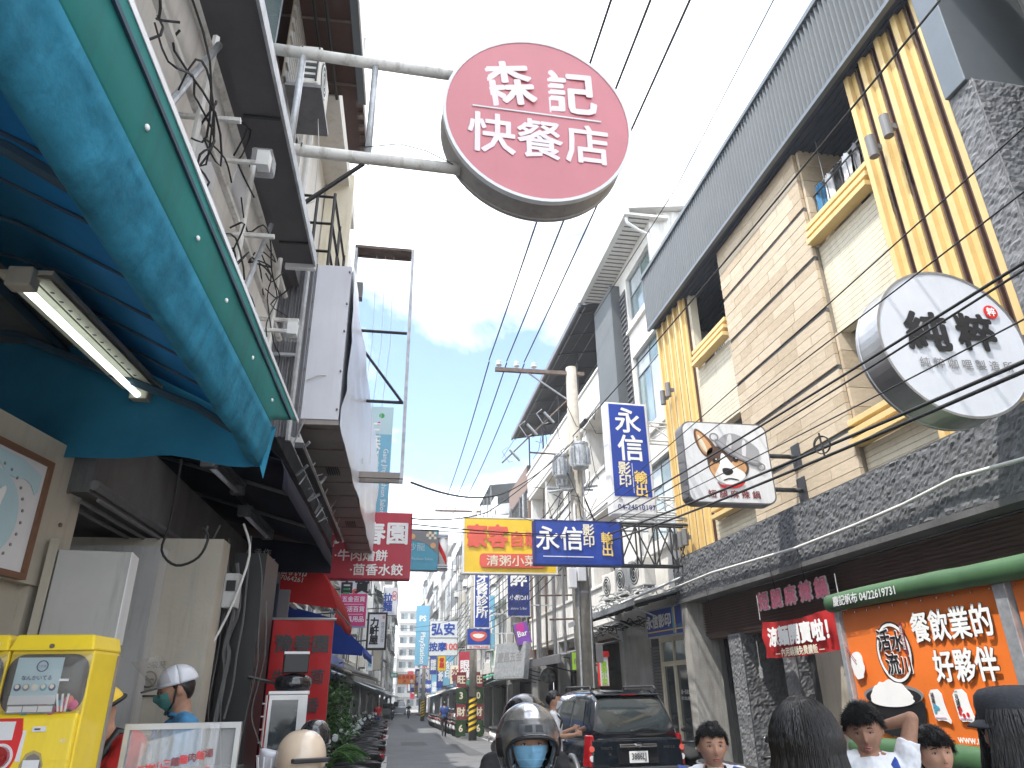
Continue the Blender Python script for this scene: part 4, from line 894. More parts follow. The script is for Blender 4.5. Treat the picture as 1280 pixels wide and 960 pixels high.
# copy shop fascia sign over the cream door, hung obliquely, metal canopy above it with cabling and air conditioners
CF = signbox('fascia_sign', 'blue copy shop fascia sign under the metal canopy', 'sign', (6.25, 15.75, 3.0), 1.95, .62, .16, -pi / 2 + .12, 'galv', 'sign_blue', fw=.03, frame='galv')
T(CF, '永信影印', -.35, .03, .30, 'ink_white', y=-.10, bold=.035); B('gold_line', 'ink_yellow', CF, -.9, .9, -.096, -.088, -.2, -.175); B('gold_bar', 'ink_yellow', CF, .38, .42, -.097, -.088, -.27, .27); B('pale_line', 'ink_sky', CF, .3, .36, -.097, -.088, -.27, .27)
T(CF, '04-24510197', .66, -.13, .1, 'ink_sky', y=-.1)
CN = thing('metal_canopy', 'dark sheet metal canopy over the copy shop door', 'canopy', (6.48, 20.4, 0), -pi / 2)
MB().hexa([(0, -1.35, 3.28), (5.6, -1.35, 3.28), (5.6, 0, 3.62), (0, 0, 3.62), (0, -1.35, 3.33), (5.6, -1.35, 3.33), (5.6, 0, 3.67), (0, 0, 3.67)]).build('roof_sheet', 'cap_grey', CN)
B('front_edge', 'galv', CN, -.02, 5.62, -1.4, -1.351, 3.24, 3.36)
for k in range(5): MB().tube((.3 + k * 1.25, -1.3, 3.26), (.3 + k * 1.25, -.02, 3.58), .022, 6).build('rafter', 'dark_metal', CN)
for k in range(3): MB().tube((.6 + k * 2.1, -1.1, 3.3), (.6 + k * 2.1, -.03, 2.85), .02, 6).build('strut', 'galv', CN)
for k, (y, z, l_) in enumerate(((16.6, 3.85, 'white air conditioner on the canopy nearest the stone building'), (17.7, 3.85, 'white air conditioner on the canopy, second from the stone building'), (18.9, 3.85, 'white air conditioner on the canopy nearest the pole'))): air_con((6.0, y, z), -pi / 2 + .1, l_, .86, .66)
b = MB(); rr = random.Random(12)
for k in range(34):
    y = rr.uniform(14.9, 20.0); x = rr.uniform(5.2, 6.3); z = 3.45 + (x - 5.1) * .25 + rr.random() * .12
    pts = [(x, y, z)]
    for q in range(4): pts.append((min(6.45, max(5.05, pts[-1][0] + rr.uniform(-.3, .3))), pts[-1][1] + rr.uniform(-.1, .6), 3.5 + rr.uniform(0, .28)))
    b.path(smooth_pts(pts), rr.choice((.010, .014, .02)), 5)
tag(b.build('cable_tangle', 'wire_white'), 'tangle of pale hoses and cables lying on the metal canopy', 'cables', kind='stuff')
b = MB()
for k in range(16):
    y = rr.uniform(16.6, 20); pts = [(6.2, y, 3.2)]
    for q in range(4): pts.append((rr.uniform(5.9, 6.4), pts[-1][1] + rr.uniform(.1, .7), 3.18 + rr.uniform(-.16, .08)))
    b.path(smooth_pts(pts), rr.choice((.007, .011, .018)), 5)
tag(b.build('cable_tangle', 'wire_black'), 'tangle of black cables slung under the metal canopy', 'cables', kind='stuff')
t = thing('pipe_rack', 'cluster of upright posts and pipes beside the near pole on the balcony fronts', 'pipework', (6.0, 22, 0))
for k in range(11):
    x = rr.uniform(-1.1, .3); y = rr.uniform(-1.5, 9); MB().tube((x, y, 2.6), (x + rr.uniform(-.05, .05), y, rr.uniform(6.5, 9.8)), rr.choice((.03, .045, .07)), 7).build('pipe', rr.choice(('grey_metal', 'rusty', 'galv')), t)
for k in range(5): MB().tube((-1.1, k * 1.6, 3.6 + k * .9), (.4, k * 1.6 + .6, 3.7 + k * .9), .03, 6).build('cross_pipe', 'rusty', t)
# banner of the hot pot shop
t = thing('shop_banner', 'red cloth banner advertising cold noodles under the dark shutter box', 'banner', (6.15, 10.35, 2.35), -pi / 2 - .03)
v = []; nx, nz = 28, 8
for j in range(nz + 1):
    for i in range(nx + 1):
        u = i / nx - .5; q = j / nz - .5; v.append((u * 2.35, .035 * sin(i * .55) * (.6 + .4 * q) + .02 * sin(i * 1.3 + j), q * .56 - .10 * (1 - (2 * u) ** 2) * (.5 + q * .3) + .03 * u))
g = MB().add(v, [(j * (nx + 1) + i, j * (nx + 1) + i + 1, (j + 1) * (nx + 1) + i + 1, (j + 1) * (nx + 1) + i) for j in range(nz) for i in range(nx)]).build('cloth', 'red_banner', t, smooth=True)
T(t, '涼麵開賣啦！', .0, -.0, .30, 'ink_white', y=-.06, bold=.04, sx=1.12); T(t, '— 內用鍋類免費續飯 —', .0, -.24, .135, 'ink_cream', y=-.06, bold=.02, sx=1.0)
MB().tube((-1.2, 0, .3), (-1.2, 0, .7), .006, 4).tube((1.2, 0, .3), (1.2, 0, .7), .006, 4).build('tie_cord', 'wire_white', t)
t = thing('hanging_bottle', 'small clear plastic bottle hanging beside the banner', 'bottle', (6.3, 15 - 3.0, 1.75))
MB().lathe([(.01, 0), (.035, .01), (.035, .16), (.012, .2), (.012, .23)], 10).build('bottle_body', 'clear', t); MB().tube((0, 0, .23), (0, 0, .6), .003, 4).build('string', 'wire_white', t)
# ================================================================== LEFT SIDE  (things with rz=SK and local x = u, y = v)
LO = lambda name, label, cat, group=None: thing(name, label, cat, (0, 0, 0), SK, group)
# ---- the near building above the awnings
LB = LO('left_building', 'grubby pale building over the blue awning with stripped sign frames and a dark soffit', 'building')
P = LB
B('sign_wall', 'white_wall', P, -1.6, -1.15, -3, 5.1, 3.42, 4.95)
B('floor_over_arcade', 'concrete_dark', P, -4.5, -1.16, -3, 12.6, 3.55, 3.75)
B('soffit_beam', 'grey_soffit', P, -.99, -.79, -3, 4.42, 4.42, 4.47)
B('soffit_beam_end', 'grey_soffit', P, -1.149, -.991, -3, 5.05, 4.6, 4.9)
B('beam_edge_strip', 'galv', P, -.787, -.772, -3, 4.42, 4.40, 4.485)
for k in range(6): B('beam_seam', 'dark_metal', P, -.985, -.795, -1.6 + k * 1.15, -1.585 + k * 1.15, 4.405, 4.419)
B('beam_end_plate', 'sign_white', P, -.985, -.775, 4.421, 4.45, 4.38, 4.5)
# stripped sign frame on the wall
for z in (3.62, 4.05, 4.42): MB().tube((-1.06, -2, z), (-1.06, 4.9, z), .022, 8).build('frame_tube', 'white_pipe', P)
for v_ in (.6, 1.6, 2.6, 3.5, 4.5): MB().tube((-1.04, v_, 3.35), (-1.04, v_, 4.5), .018, 6).build('frame_upright', 'white_pipe', P); MB().tube((-1.15, v_, 4.0), (-.86, v_, 4.0), .016, 6).build('frame_stub', 'white_pipe', P)
for v_ in (2.1, 3.5): MB().tube((-1.02, v_, 3.42), (-1.0, v_ + .45, 4.40), .016, 8).build('diagonal_brace', 'galv', P)
for v_, z in ((2.95, 4.06), (4.18, 3.75)):
    MB().tube((-1.1, v_, z), (-.86, v_, z), .014, 6).build('lamp_arm', 'white_pipe', P); B('flood_lamp', 'clear', P, -.88, -.78, v_ - .06, v_ + .06, z - .05, z + .05, bevel=.01); B('lamp_body', 'white_frame', P, -.86, -.80, v_ - .03, v_ + .03, z - .03, z + .06)
rr = random.Random(3)
for g_ in range(3):
    b = MB()
    for k in range(9):
        v0 = rr.uniform(-.2 + g_ * 1.5, 1.5 + g_ * 1.5); z0 = rr.uniform(3.6, 4.3); pts = [(-1.03, v0, z0)]
        for q in range(6): pts.append((-1.03 + rr.uniform(-.03, .12), pts[-1][1] + rr.uniform(-.12, .25), max(3.35, pts[-1][2] + rr.uniform(-.25, .16))))
        b.path(smooth_pts(pts, 3), .005, 4)
    b.build('loose_cable', 'wire_black', P, kind='stuff')
b = MB()
for k in range(7):                                     # peeling patches of old film on the wall
    v0 = .4 + k * .62; z0 = 3.6 + .35 * (k % 3); b.hexa([(-1.149, v0, z0), (-1.149, v0 + .3, z0 - .05), (-1.149, v0 + .34, z0 + .3), (-1.149, v0 + .05, z0 + .25), (-1.14, v0, z0), (-1.13, v0 + .3, z0 - .05), (-1.14, v0 + .34, z0 + .3), (-1.145, v0 + .05, z0 + .25)])
b.build('peeling_film', 'sign_white', P, kind='stuff')
# grey ribbed end wall beside the white box
b = MB(); v = []; n = 9
for k in range(n * 4 + 1): v.append((-1.25 + .38 * k / (n * 4), 5.12 - (0, 0, .02, .02)[k % 4]))
b.add([(x, y, 3.35) for x, y in v] + [(x, y, 4.86) for x, y in v], [(k, k + 1, k + 2 + n * 4, k + 1 + n * 4) for k in range(n * 4)]); b.build('ribbed_end_wall', 'grey_metal', P, kind='stuff')
MB().tube((-.94, 5.05, 3.3), (-.94, 5.05, 4.85), .02, 6).tube((-1.2, 5.06, 4.0), (-.93, 5.06, 4.0), .016, 6).build('end_frame', 'galv', P)
# upper front, set back behind the soffit
U = -1.4
B('upper_wall', 'white_tile', P, -6, U, -3, 4.7, 4.95, 13); B('upper_wall', 'white_wall', P, -6, U, 6.3, 13.0, 3.8, 9.2); B('upper_wall', 'beige_wall', P, -6, U - .3, 4.7, 6.3, 4.95, 13)
bm = unitbox('grey_wall', 'brick')
B('brick_strip_bed', 'joint_grey', P, U, U + .012, 5.1, 6.05, 4.95, 9.9)
for i in range(5):
    for j in range(56): piece(bm, 'brick', P, (U + .02, 5.2 + i * .19 + (.09 if j % 2 else 0) * (i < 4), 5.0 + j * .088), scale=(.02, .178, .075))
for z in (5.6, 8.4):
    wf = B('window_frame', 'window_frame', P, U + .001, U + .05, 3.5, 4.6, z, z + 1.7); B('pane', 'glass_dark', wf, U + .03, U + .056, 3.56, 4.02, z + .06, z + 1.64); B('pane', 'glass_sky', wf, U + .03, U + .056, 4.08, 4.54, z + .06, z + 1.64)
B('balcony_slab', 'white_wall', P, U - .2, -1.08, 6.4, 9.0, 8.0, 8.25)
# brown sheet canopy high up with dark framing
B('high_canopy', 'brown_fin', P, -1.75, -.84, 4.0, 6.4, 8.02, 8.06)
B('canopy_gutter', 'cap_grey', P, -.86, -.78, 3.9, 6.45, 7.96, 8.1)
B('canopy_edge', 'white_frame', P, -.779, -.765, 3.9, 6.45, 7.95, 8.08)
for k in range(6): MB().tube((-1.7, 4.1 + k * .42, 7.99), (-.85, 4.1 + k * .42, 7.99), .014, 5).build('canopy_rib', 'rusty', P)
MB().tube((-1.22, 4.0, 7.96), (-1.22, 6.4, 7.96), .02, 6).tube((-1.1, 4.0, 7.96), (-1.1, 6.4, 7.96), .02, 6).build('canopy_beam', 'black', P)
B('second_canopy', 'brown_fin', P, -1.7, -.92, 6.6, 8.6, 8.9, 8.96); B('second_canopy_edge', 'white_frame', P, -.92, -.9, 6.6, 8.6, 8.86, 9.0)
for k in range(9): B('canopy_slat', 'rusty', P, -1.0, -.93, 6.65 + k * .22, 6.72 + k * .22, 8.82, 8.89)
MB().tube((U + .04, 6.5, 7.9), (U + .04, 6.5, 5.2), .03, 8).tube((-.85, 6.42, 8.6), (-.85, 6.42, 9.0), .02, 6).build('downpipe', 'white_frame', P)
# black iron cage above the white box and the cream panel behind it
CG = LO('iron_cage', 'rusty black iron cage on the wall above the white box sign', 'window cage')
for z in (5.15, 5.5, 5.85, 6.2, 6.55): MB().tube((-1.38, 6.4, z), (-1.0, 6.4, z), .016, 5).tube((-1.0, 6.4, z), (-1.0, 7.6, z), .016, 5).build('cage_bar', 'black', CG)
for u_, v_ in ((-1.36, 6.4), (-1.0, 6.4), (-1.18, 6.4), (-1.0, 7.0), (-1.0, 7.6)): MB().tube((u_, v_, 5.1), (u_, v_, 6.6), .018, 5).build('cage_post', 'black', CG)
B('cream_panel', 'cream_wall', P, -1.38, -1.02, 8.0, 8.1, 6.2, 8.2)
t = air_con(Lw(-1.12, 5.15, 6.62), pi / 2 + SK, 'white air conditioner with a louvred grille on a bracket by the brick strip', .7, .5)
b = MB()
for k in range(5): b.box(-.36, -.34, -.1, .1, .06 + k * .08, .10 + k * .08)
b.box(-.37, -.35, -.12, -.1, .03, .47).box(-.37, -.35, .1, .12, .03, .47); b.build('louvre_grille', 'dark_metal', t)
t.scale = (.75, .7, .9)
B('bracket_shelf', 'grey_metal', t, -.4, .4, -.2, .25, -.1, -.061)
MB().path([(.1, -.1, -.06), (.2, -.15, -.5), (.5, -.1, -.9), (.55, .2, -1.0)], .008, 4).build('hose', 'wire_white', t)

# ---- round pink sign on two pipes
C0 = Vector((.945, 4.18, 5.66)); RP = round_sign('round_sign', 'big round pinkish red diner sign with white lettering hanging over the street', C0, .80, .24, R(-1.5), 'sign_side', 'sign_pink')
RP.rotation_euler = (0, 0, R(1)); RP.scale = (.925, 1, 1); yy = -.135
def brush(parent, strokes, m, y, name='lettering'):
    """brush lettering as tapering strokes: each is a list of (x, z, half width)"""
    b = MB()
    for st in strokes:
        L_ = []; R_ = []
        for i, (x, z, hw) in enumerate(st):
            x0, z0, _ = st[max(i - 1, 0)]; x1, z1, _ = st[min(i + 1, len(st) - 1)]; d = math.hypot(x1 - x0, z1 - z0) or 1; nx, nz = -(z1 - z0) / d, (x1 - x0) / d
            L_.append((x + nx * hw, z + nz * hw)); R_.append((x - nx * hw, z - nz * hw))
        for i in range(len(st) - 1): b.add([(L_[i][0], y, L_[i][1]), (R_[i][0], y, R_[i][1]), (R_[i + 1][0], y, R_[i + 1][1]), (L_[i + 1][0], y, L_[i + 1][1])], [(0, 1, 2, 3)])
    return b.build(name, m, parent)
T(RP, '森', -.28, .30, .47, 'ink_blush', y=yy, bold=.024, sx=1.05, tilt=R(-4), shear=.12); T(RP, '記', .27, .29, .47, 'ink_blush', y=yy, bold=.024, sx=1.05, tilt=R(2), shear=.10)
B('white_line', 'ink_offwhite', RP, -.56, .54, yy - .003, yy + .006, .02, .034)
for k, ch in enumerate('快餐店'): T(RP, ch, -.40 + k * .40, -.22, .40, 'ink_blush', y=yy, bold=.018, sx=1.0)
b = MB()
for k in range(5): b.box(-.10 + k * .035, -.09 + k * .035, -.05, .05, -.762, -.752)
b.build('vent_slots', 'black', RP)
BR = LO('sign_bracket', 'two mildewed white pipes joined by galvanised uprights holding the round pink sign', 'sign bracket')
def Lloc(p): c, s = cos(-SK), sin(-SK); return Vector((p[0] * c - p[1] * s, p[0] * s + p[1] * c, p[2]))
for a_, b_ in (((-1.5, 4.2, 6.20), (.36, 4.2, 6.14)), ((-1.5, 4.2, 5.24), (.36, 4.2, 5.20))):
    MB().tube(Lloc(a_), Lloc(b_), .044, 14).build('pipe', 'white_pipe', BR, smooth=True)
for x in (-.88, -.325): MB().tube(Lloc((x, 4.2, 5.25)), Lloc((x, 4.2, 6.16)), .026, 10).build('upright', 'galv', BR, smooth=True)
MB().tube(Lloc((-.35, 4.22, 5.18)), Lloc((-1.1, 4.6, 4.75)), .018, 6).build('stay', 'dark_metal', BR)
MB().tube(Lloc((-.80, 4.2, 5.24)), Lloc((-.79, 4.2, 5.24)), .047, 14).build('pipe_collar', 'black', BR)
MB().path([Lloc((-.4, 4.15, 5.26)), Lloc((-.1, 4.14, 5.33)), Lloc((.1, 4.15, 5.30)), Lloc((.3, 4.15, 5.2))], .004, 4).build('thin_wire', 'wire_black', BR)

# ---- white box sign along the street and the empty frame behind it
BX = LO('box_sign', 'long white box sign with riveted end plate and rusty brown underside', 'sign')
B('end_plate', 'sheet_white', BX, -.90, -.60, 5.11, 5.13, 3.50, 4.86)
B('casing', 'sheet_white', BX, -.90, -.60, 5.13, 10.45, 3.50, 4.86)
for z in (3.58, 3.9, 4.25, 4.5, 4.8):
    for u_ in (-.885, -.615): MB().tube((u_, 5.108, z), (u_, 5.094, z), .008, 6).build('rivet', 'rusty', BX)
B('underside', 'sign_brown', BX, -.905, -.595, 5.12, 10.45, 3.46, 3.499)
for k in range(11): B('underside_seam', 'rusty', BX, -.9, -.6, 5.2 + k * .5, 5.215 + k * .5, 3.452, 3.459)
for v_ in (6.2, 8.4):
    for q in range(6): B('vent_slot', 'black', BX, -.8 + q * .02, -.79 + q * .02, v_, v_ + .25, 3.45, 3.4595)
v = []; nx, nz = 24, 10                                   # loose white film on the street face
for j in range(nz + 1):
    for i in range(nx + 1):
        v.append((-.585 + .028 * noise.noise(Vector((i * .35, j * .7, 2))) + .03 * sin(j / nz * pi), 5.12 + 5.35 * i / nx, 3.46 + 1.42 * j / nz))
MB().add(v, [(j * (nx + 1) + i, j * (nx + 1) + i + 1, (j + 1) * (nx + 1) + i + 1, (j + 1) * (nx + 1) + i) for j in range(nz) for i in range(nx)]).build('face_film', 'sign_cool', BX, smooth=True)
MB().path([(-.72, 5.1, 3.86), (-.78, 5.08, 3.85), (-.86, 5.09, 3.81)], .006, 5).build('stub_wire', 'wire_white', BX)
for v_ in (5.5, 7.5, 9.6): MB().tube((-1.4, v_, 4.3), (-.9, v_, 4.3), .025, 6).build('bracket', 'galv', BX)
FRM = thing('empty_sign_frame', 'empty rusty steel sign frame standing out from the white box sign', 'sign frame', (0, 7.2, 0))
x0, x1, z0, z1 = -.60, .09, 3.62, 6.42
for y in (-.09, .09):
    MB().box(x1 - .035, x1, y - .018, y + .018, z0, z1).build('frame_upright', 'galv', FRM); MB().box(x0, x1 - .036, y - .018, y + .018, z1 - .035, z1).build('frame_top', 'rusty', FRM); MB().box(x0, x1 - .036, y - .018, y + .018, z0, z0 + .06).build('frame_foot', 'sign_brown', FRM)
MB().box(x0, x0 + .03, -.1, .1, z0, z1).build('frame_post', 'galv', FRM); MB().box(x0 + .03, x1, -.071, .071, z1 - .02, z1 - .01).build('frame_lid', 'rusty', FRM)
for z in (4.5, 5.35): MB().tube((x0, 0, z), (x1 - .04, 0, z), .018, 6).build('cross_rod', 'black', FRM)
MB().tube((x0, 0, 5.35), (x1 - .05, 0, 4.5), .016, 6).build('diagonal_rod', 'black', FRM)
for q in range(3): MB().path([(x0 + .25 + q * .1, .02, z1 - .05), (x0 + .27 + q * .1, .02, 5.2), (x0 + .22 + q * .1, .02, 4.4), (x0 + .26 + q * .08, .02, 3.8)], .004, 4).build('hanging_wire', 'wire_white', FRM)
B('small_lamp', 'lamp_grey', FRM, x0 + .03, x0 + .12, -.05, .05, 5.75, 5.95)

# ---- blue awning over the first shop
AW = LO('blue_awning', 'big blue retractable canvas awning with a teal valance along the left edge', 'awning')
V0, V1 = -1.5, 3.92
prof_in = [(-3.4, 3.78), (-2.8, 3.66), (-2.2, 3.52), (-1.6, 3.34), (-1.15, 3.12), (-.93, 2.94)]
def sheet(prof, v0, v1, n, m, name, parent, wav=.012, thick=.004, seed=0, smooth=True, pin=(), skew=None):
    v = []
    for j in range(n + 1):
        y = v0 + (v1 - v0) * j / n
        for i, (u_, z) in enumerate(prof):
            w_ = 0 if i in pin else wav
            y = v0 + (v1 + (skew[i] if skew else 0) - v0) * j / n
            v.append((u_ + w_ * noise.noise(Vector((i * .9, y * 1.7, seed))), y, z + w_ * 1.6 * noise.noise(Vector((i * 1.3, y * 2.1, seed + 4)))))
    k = len(prof)
    o = MB().add(v, [(j * k + i, j * k + i + 1, (j + 1) * k + i + 1, (j + 1) * k + i) for j in range(n) for i in range(k - 1)]).build(name, m, parent, smooth=smooth)
    if thick: md = o.modifiers.new('s', 'SOLIDIFY'); md.thickness = thick
    return o
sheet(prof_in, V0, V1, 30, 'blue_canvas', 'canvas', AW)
roll = [(-.95, 2.95), (-.945, 2.87), (-.925, 2.81), (-.895, 2.775), (-.865, 2.775), (-.848, 2.82), (-.833, 2.88), (-.818, 2.94), (-.808, 2.975)]
sheet(roll, V0, V1 + .04, 44, 'blue_roll', 'rolled_canvas', AW, wav=.012, seed=5, pin=(7, 8), skew=[0, 0, 0, 0, 0, -.02, -.05, -.1, -.15])
sheet([(-.815, 2.955), (-.805, 2.985), (-.800, 3.05), (-.797, 3.12), (-.796, 3.18), (-.795, 3.25)], V0, 3.78, 60, 'teal_canvas', 'valance', AW, wav=.006, pin=(0, 1), skew=[0, 0, .15, .34, .5, .72])
B('valance_batten', 'blue_frame', AW, -.80, -.782, V0, 4.25, 3.168, 3.186); B('valance_edge', 'sign_white', AW, -.800, -.785, V0, 4.52, 3.245, 3.272)
for k in range(8): MB().ball((-.792, .15 + k * .5 + .04 * sin(k * 2.1), 3.07), .007, .010, .010, 10, 6).build('grommet', 'ink_white', AW)

for k in range(15):
    y = -1.3 + k * .35; MB().path([(u_, y, z - .012) for u_, z in prof_in], .009, 5).build('seam_rod', 'blue_frame', AW)
for y in (1.75, 3.75): MB().path([(-3.3, y, 3.68), (-2.2, y, 3.42), (-1.2, y, 3.04), (-.93, y, 2.88)], .022, 7).build('support_tube', 'blue_frame', AW)
MB().tube((-2.0, -1, 3.40), (-2.0, 3.9, 3.40), .024, 7).tube((-1.25, -1, 3.08), (-1.25, 3.9, 3.08), .0, 3).build('purlin_tube', 'blue_frame', AW)
def zprof(u_):
    for (a, za), (b_, zb) in zip(prof_in[:-1], prof_in[1:]):
        if a <= u_ <= b_: return za + (zb - za) * (u_ - a) / (b_ - a)
    return prof_in[-1][1]
FZ0, FZ1 = 2.78, .015
v = []; n = 26                                              # hanging flap that closes the far end
for j in range(4):
    for i in range(n + 1):
        u_ = -3.3 + 2.45 * i / n; zt = zprof(u_); q = j / 3; v.append((u_, V1 + .03 * sin(i * 1.1) * q + .02 * sin(i * .4 + j), zt + q * ((FZ0 + (-.85 - u_) * FZ1 + .015 * sin(i * .7)) - zt)))
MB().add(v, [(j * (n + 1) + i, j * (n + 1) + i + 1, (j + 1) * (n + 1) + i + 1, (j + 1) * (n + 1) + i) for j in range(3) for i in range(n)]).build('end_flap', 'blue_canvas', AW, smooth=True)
v = [(-.90, V1, 2.88), (-.81, V1 - .1, 2.97), (-.80, V1 + .0, 3.0), (-.84, V1 + .02, 2.70)]
MB().add(v, [(0, 1, 2, 3)]).build('corner_tail', 'blue_roll', AW)
def tube_light(name, label, p, q, lit, wd=.11, group=None):
    p, q = Vector(p), Vector(q); mid = (p + q) / 2; L_ = (q - p).length
    t = thing(name, label, 'fluorescent light', mid, 0, group); t.rotation_euler = (q - p).to_track_quat('Y', 'Z').to_euler()
    MB().box(-wd, -.02, -L_ / 2, L_ / 2, .03, .05).box(-.02, .02, -L_ / 2, L_ / 2, .02, .06).box(.02, wd, -L_ / 2, L_ / 2, .03, .05).build('housing', 'beige_wall' if lit else 'grey_metal', t)
    v = [(.03, -L_ / 2, .02), (.03, L_ / 2, .02), (wd, L_ / 2, -.0), (wd, -L_ / 2, -.0)]
    MB().add(v + [(x, y, z + .006) for x, y, z in v], [(0, 1, 2, 3), (7, 6, 5, 4), (0, 3, 7, 4), (1, 5, 6, 2)]).build('reflector', 'beige_wall' if lit else 'grey_metal', t)
    for s_ in (-1, 1): B('lamp_holder', 'beige_wall' if lit else 'grey_metal', t, -.05, .05, s_ * L_ / 2 - .035, s_ * L_ / 2 + .035, -.04, .05, bevel=.008)
    MB().tube((0, -L_ / 2 + .04, -.02), (0, L_ / 2 - .04, -.02), .017, 12).build('tube', 'tube_lit' if lit else 'sign_cool', t, smooth=True)
    if lit:
        b = MB()
        for k in range(14): b.lathe([(.008, 0), (.010, .001)], 8, Matrix.Translation((.065, -L_ / 2 + .1 + k * (L_ - .2) / 13, .002)) )
        b.build('reflector_holes', 'black', t)
    return t
tube_light('fluorescent_lamp', 'lit fluorescent tube in a dirty white fitting under the blue awning', Lw(-1.63, 2.72, 3.17), Lw(-1.56, 3.92, 3.17), True)
tube_light('fluorescent_lamp', 'end of a second dirty light fitting at the far left under the blue awning', Lw(-1.95, 1.5, 3.22), Lw(-1.9, 2.55, 3.22), False)
# ---- dark blue awning beyond it
DA = LO('navy_awning', 'dark navy awning with a phone number on its end flap', 'awning')
prof2 = [(-3.0, 3.62), (-2.2, 3.42), (-1.5, 3.22), (-.9, 3.05)]
sheet(prof2, 4.7, 8.0, 16, 'navy_canvas', 'canvas', DA, wav=.02)
sheet([(-.9, 3.05), (-.87, 2.98), (-.87, 2.86)], 4.7, 8.0, 16, 'navy_canvas', 'valance', DA, wav=.01)
sheet([(-.9, 3.05), (-1.2, 3.3), (-1.35, 3.5)], 4.7, 8.0, 8, 'navy_canvas', 'hood', DA)
v = [(-2.1, 8.0, 3.05), (-.87, 8.0, 3.05), (-.87, 8.0, 2.80), (-2.1, 8.0, 2.80)]
MB().hexa([(-2.15, 7.98, 2.82), (-.87, 7.98, 2.80), (-.87, 8.0, 2.80), (-2.15, 8.0, 2.82), (-2.15, 7.98, 3.22), (-.87, 7.98, 3.08), (-.87, 8.0, 3.08), (-2.15, 8.0, 3.22)]).build('end_flap', 'navy_canvas', DA)
T(DA, '27067275', -1.75, 2.90, .115, 'ink_offwhite', y=7.965, bold=.01, sx=1.3); T(DA, '專業帆布 承作', -1.8, 3.01, .085, 'ink_offwhite', y=7.965, sx=1.1)
for y in (5.6, 6.8): MB().path([(u_, y, z - .03) for u_, z in prof2], .016, 6).build('support_tube', 'grey_metal', DA)
MB().tube((-1.5, 4.8, 3.17), (-1.5, 8.0, 3.17), .018, 6).tube((-2.2, 4.8, 3.37), (-2.2, 8.0, 3.37), .018, 6).build('purlin_tube', 'dark_metal', DA)
tube_light('fluorescent_lamp', 'unlit light fitting under the navy awning, the nearer one', Lw(-1.40, 4.85, 3.06), Lw(-1.36, 5.55, 3.06), False, .06, 'unlit fittings under the navy awning')
tube_light('fluorescent_lamp', 'unlit light fitting under the navy awning, the farther one above the phone number', Lw(-1.44, 6.2, 3.04), Lw(-1.42, 7.2, 3.04), False, .06, 'unlit fittings under the navy awning')
B('ledge_clutter', 'dark_metal', DA, -.86, -.8, 4.9, 8.3, 3.2, 3.24)
rk = MB()
for k in range(18): v_ = 5.0 + rr.random() * 3.3; z_ = 3.1 + rr.random() * .2; rk.tube((-.9, v_, z_), (-.84 + rr.random() * .05, v_ + rr.uniform(-.1, .3), z_ + rr.uniform(.05, .3)), rr.choice((.006, .012)), 5)
rk.build('bracket_clutter', 'galv', DA, kind='stuff')
# ---- red awning and its banner
RA = LO('red_awning', 'bright red canvas awning just past the navy one', 'awning')
sheet([(-2.3, 3.05), (-1.5, 3.0), (-1.02, 2.90), (-.9, 2.72), (-.80, 2.46)], 8.25, 10.6, 10, 'red_canvas', 'canvas', RA, wav=.02)
sheet([(-.80, 2.46), (-.80, 2.40), (-.81, 2.33)], 8.2, 10.6, 14, 'red_canvas', 'valance', RA, wav=.02)
MB().add([(-2.3, 8.25, 3.05), (-1.5, 8.25, 3.0), (-1.02, 8.25, 2.90), (-.9, 8.25, 2.72), (-.8, 8.25, 2.46), (-1.5, 8.25, 2.55), (-2.3, 8.25, 2.65)], [(0, 6, 5, 1), (1, 5, 4, 3, 2)]).build('end_panel', 'red_canvas', RA)
T(RA, '妙福帆布', -1.36, 2.87, .11, 'ink_white', y=8.24, bold=.01, tilt=R(8)); T(RA, '27064261', -1.33, 2.78, .075, 'ink_white', y=8.24, tilt=R(8))
MB().tube((-.81, 8.25, 2.45), (-.81, 10.6, 2.45), .02, 6).tube((-2.3, 8.3, 2.7), (-.85, 8.3, 2.5), .016, 6).build('frame_tube', 'dark_metal', RA)
for k in range(4): MB().box(-1.5 + k * .12, -1.47 + k * .12, 8.6, 9.9, 2.62, 2.66).build('roof_slat', 'white_frame', RA)
BN = thing('vertical_banner', 'tall red cloth banner with black lettering hanging beside the stall oven', 'banner', (-.70, 6.6, 1.64), R(6))
v = []; nx, nz = 8, 14
for j in range(nz + 1):
    for i in range(nx + 1): v.append(((i / nx - .5) * .50 - .03 * (j / nz) * 0, .012 * sin(i * 1.2 + j * .3), -.55 + 1.1 * j / nz))
MB().add(v, [(j * (nx + 1) + i, j * (nx + 1) + i + 1, (j + 1) * (nx + 1) + i + 1, (j + 1) * (nx + 1) + i) for j in range(nz) for i in range(nx)]).build('cloth', 'red_banner', BN, smooth=True)
T(BN, '豫春園', .0, .36, .15, 'ink_black', y=-.02, bold=.03); T(BN, '牛', -.16, .10, .12, 'ink_black', y=-.02, bold=.02); T(BN, '韭', .0, .10, .12, 'ink_black', y=-.02, bold=.02); T(BN, '茴', .15, .10, .12, 'ink_black', y=-.02, bold=.02); T(BN, '香', .13, -.12, .12, 'ink_black', y=-.02, bold=.02); T(BN, '餡', .12, -.3, .12, 'ink_black', y=-.02, bold=.02)
MB().tube((-.27, 0, .56), (.27, 0, .56), .012, 6).tube((.24, .03, .6), (.24, .03, -1.7), .014, 6).build('banner_pole', 'steel', BN)

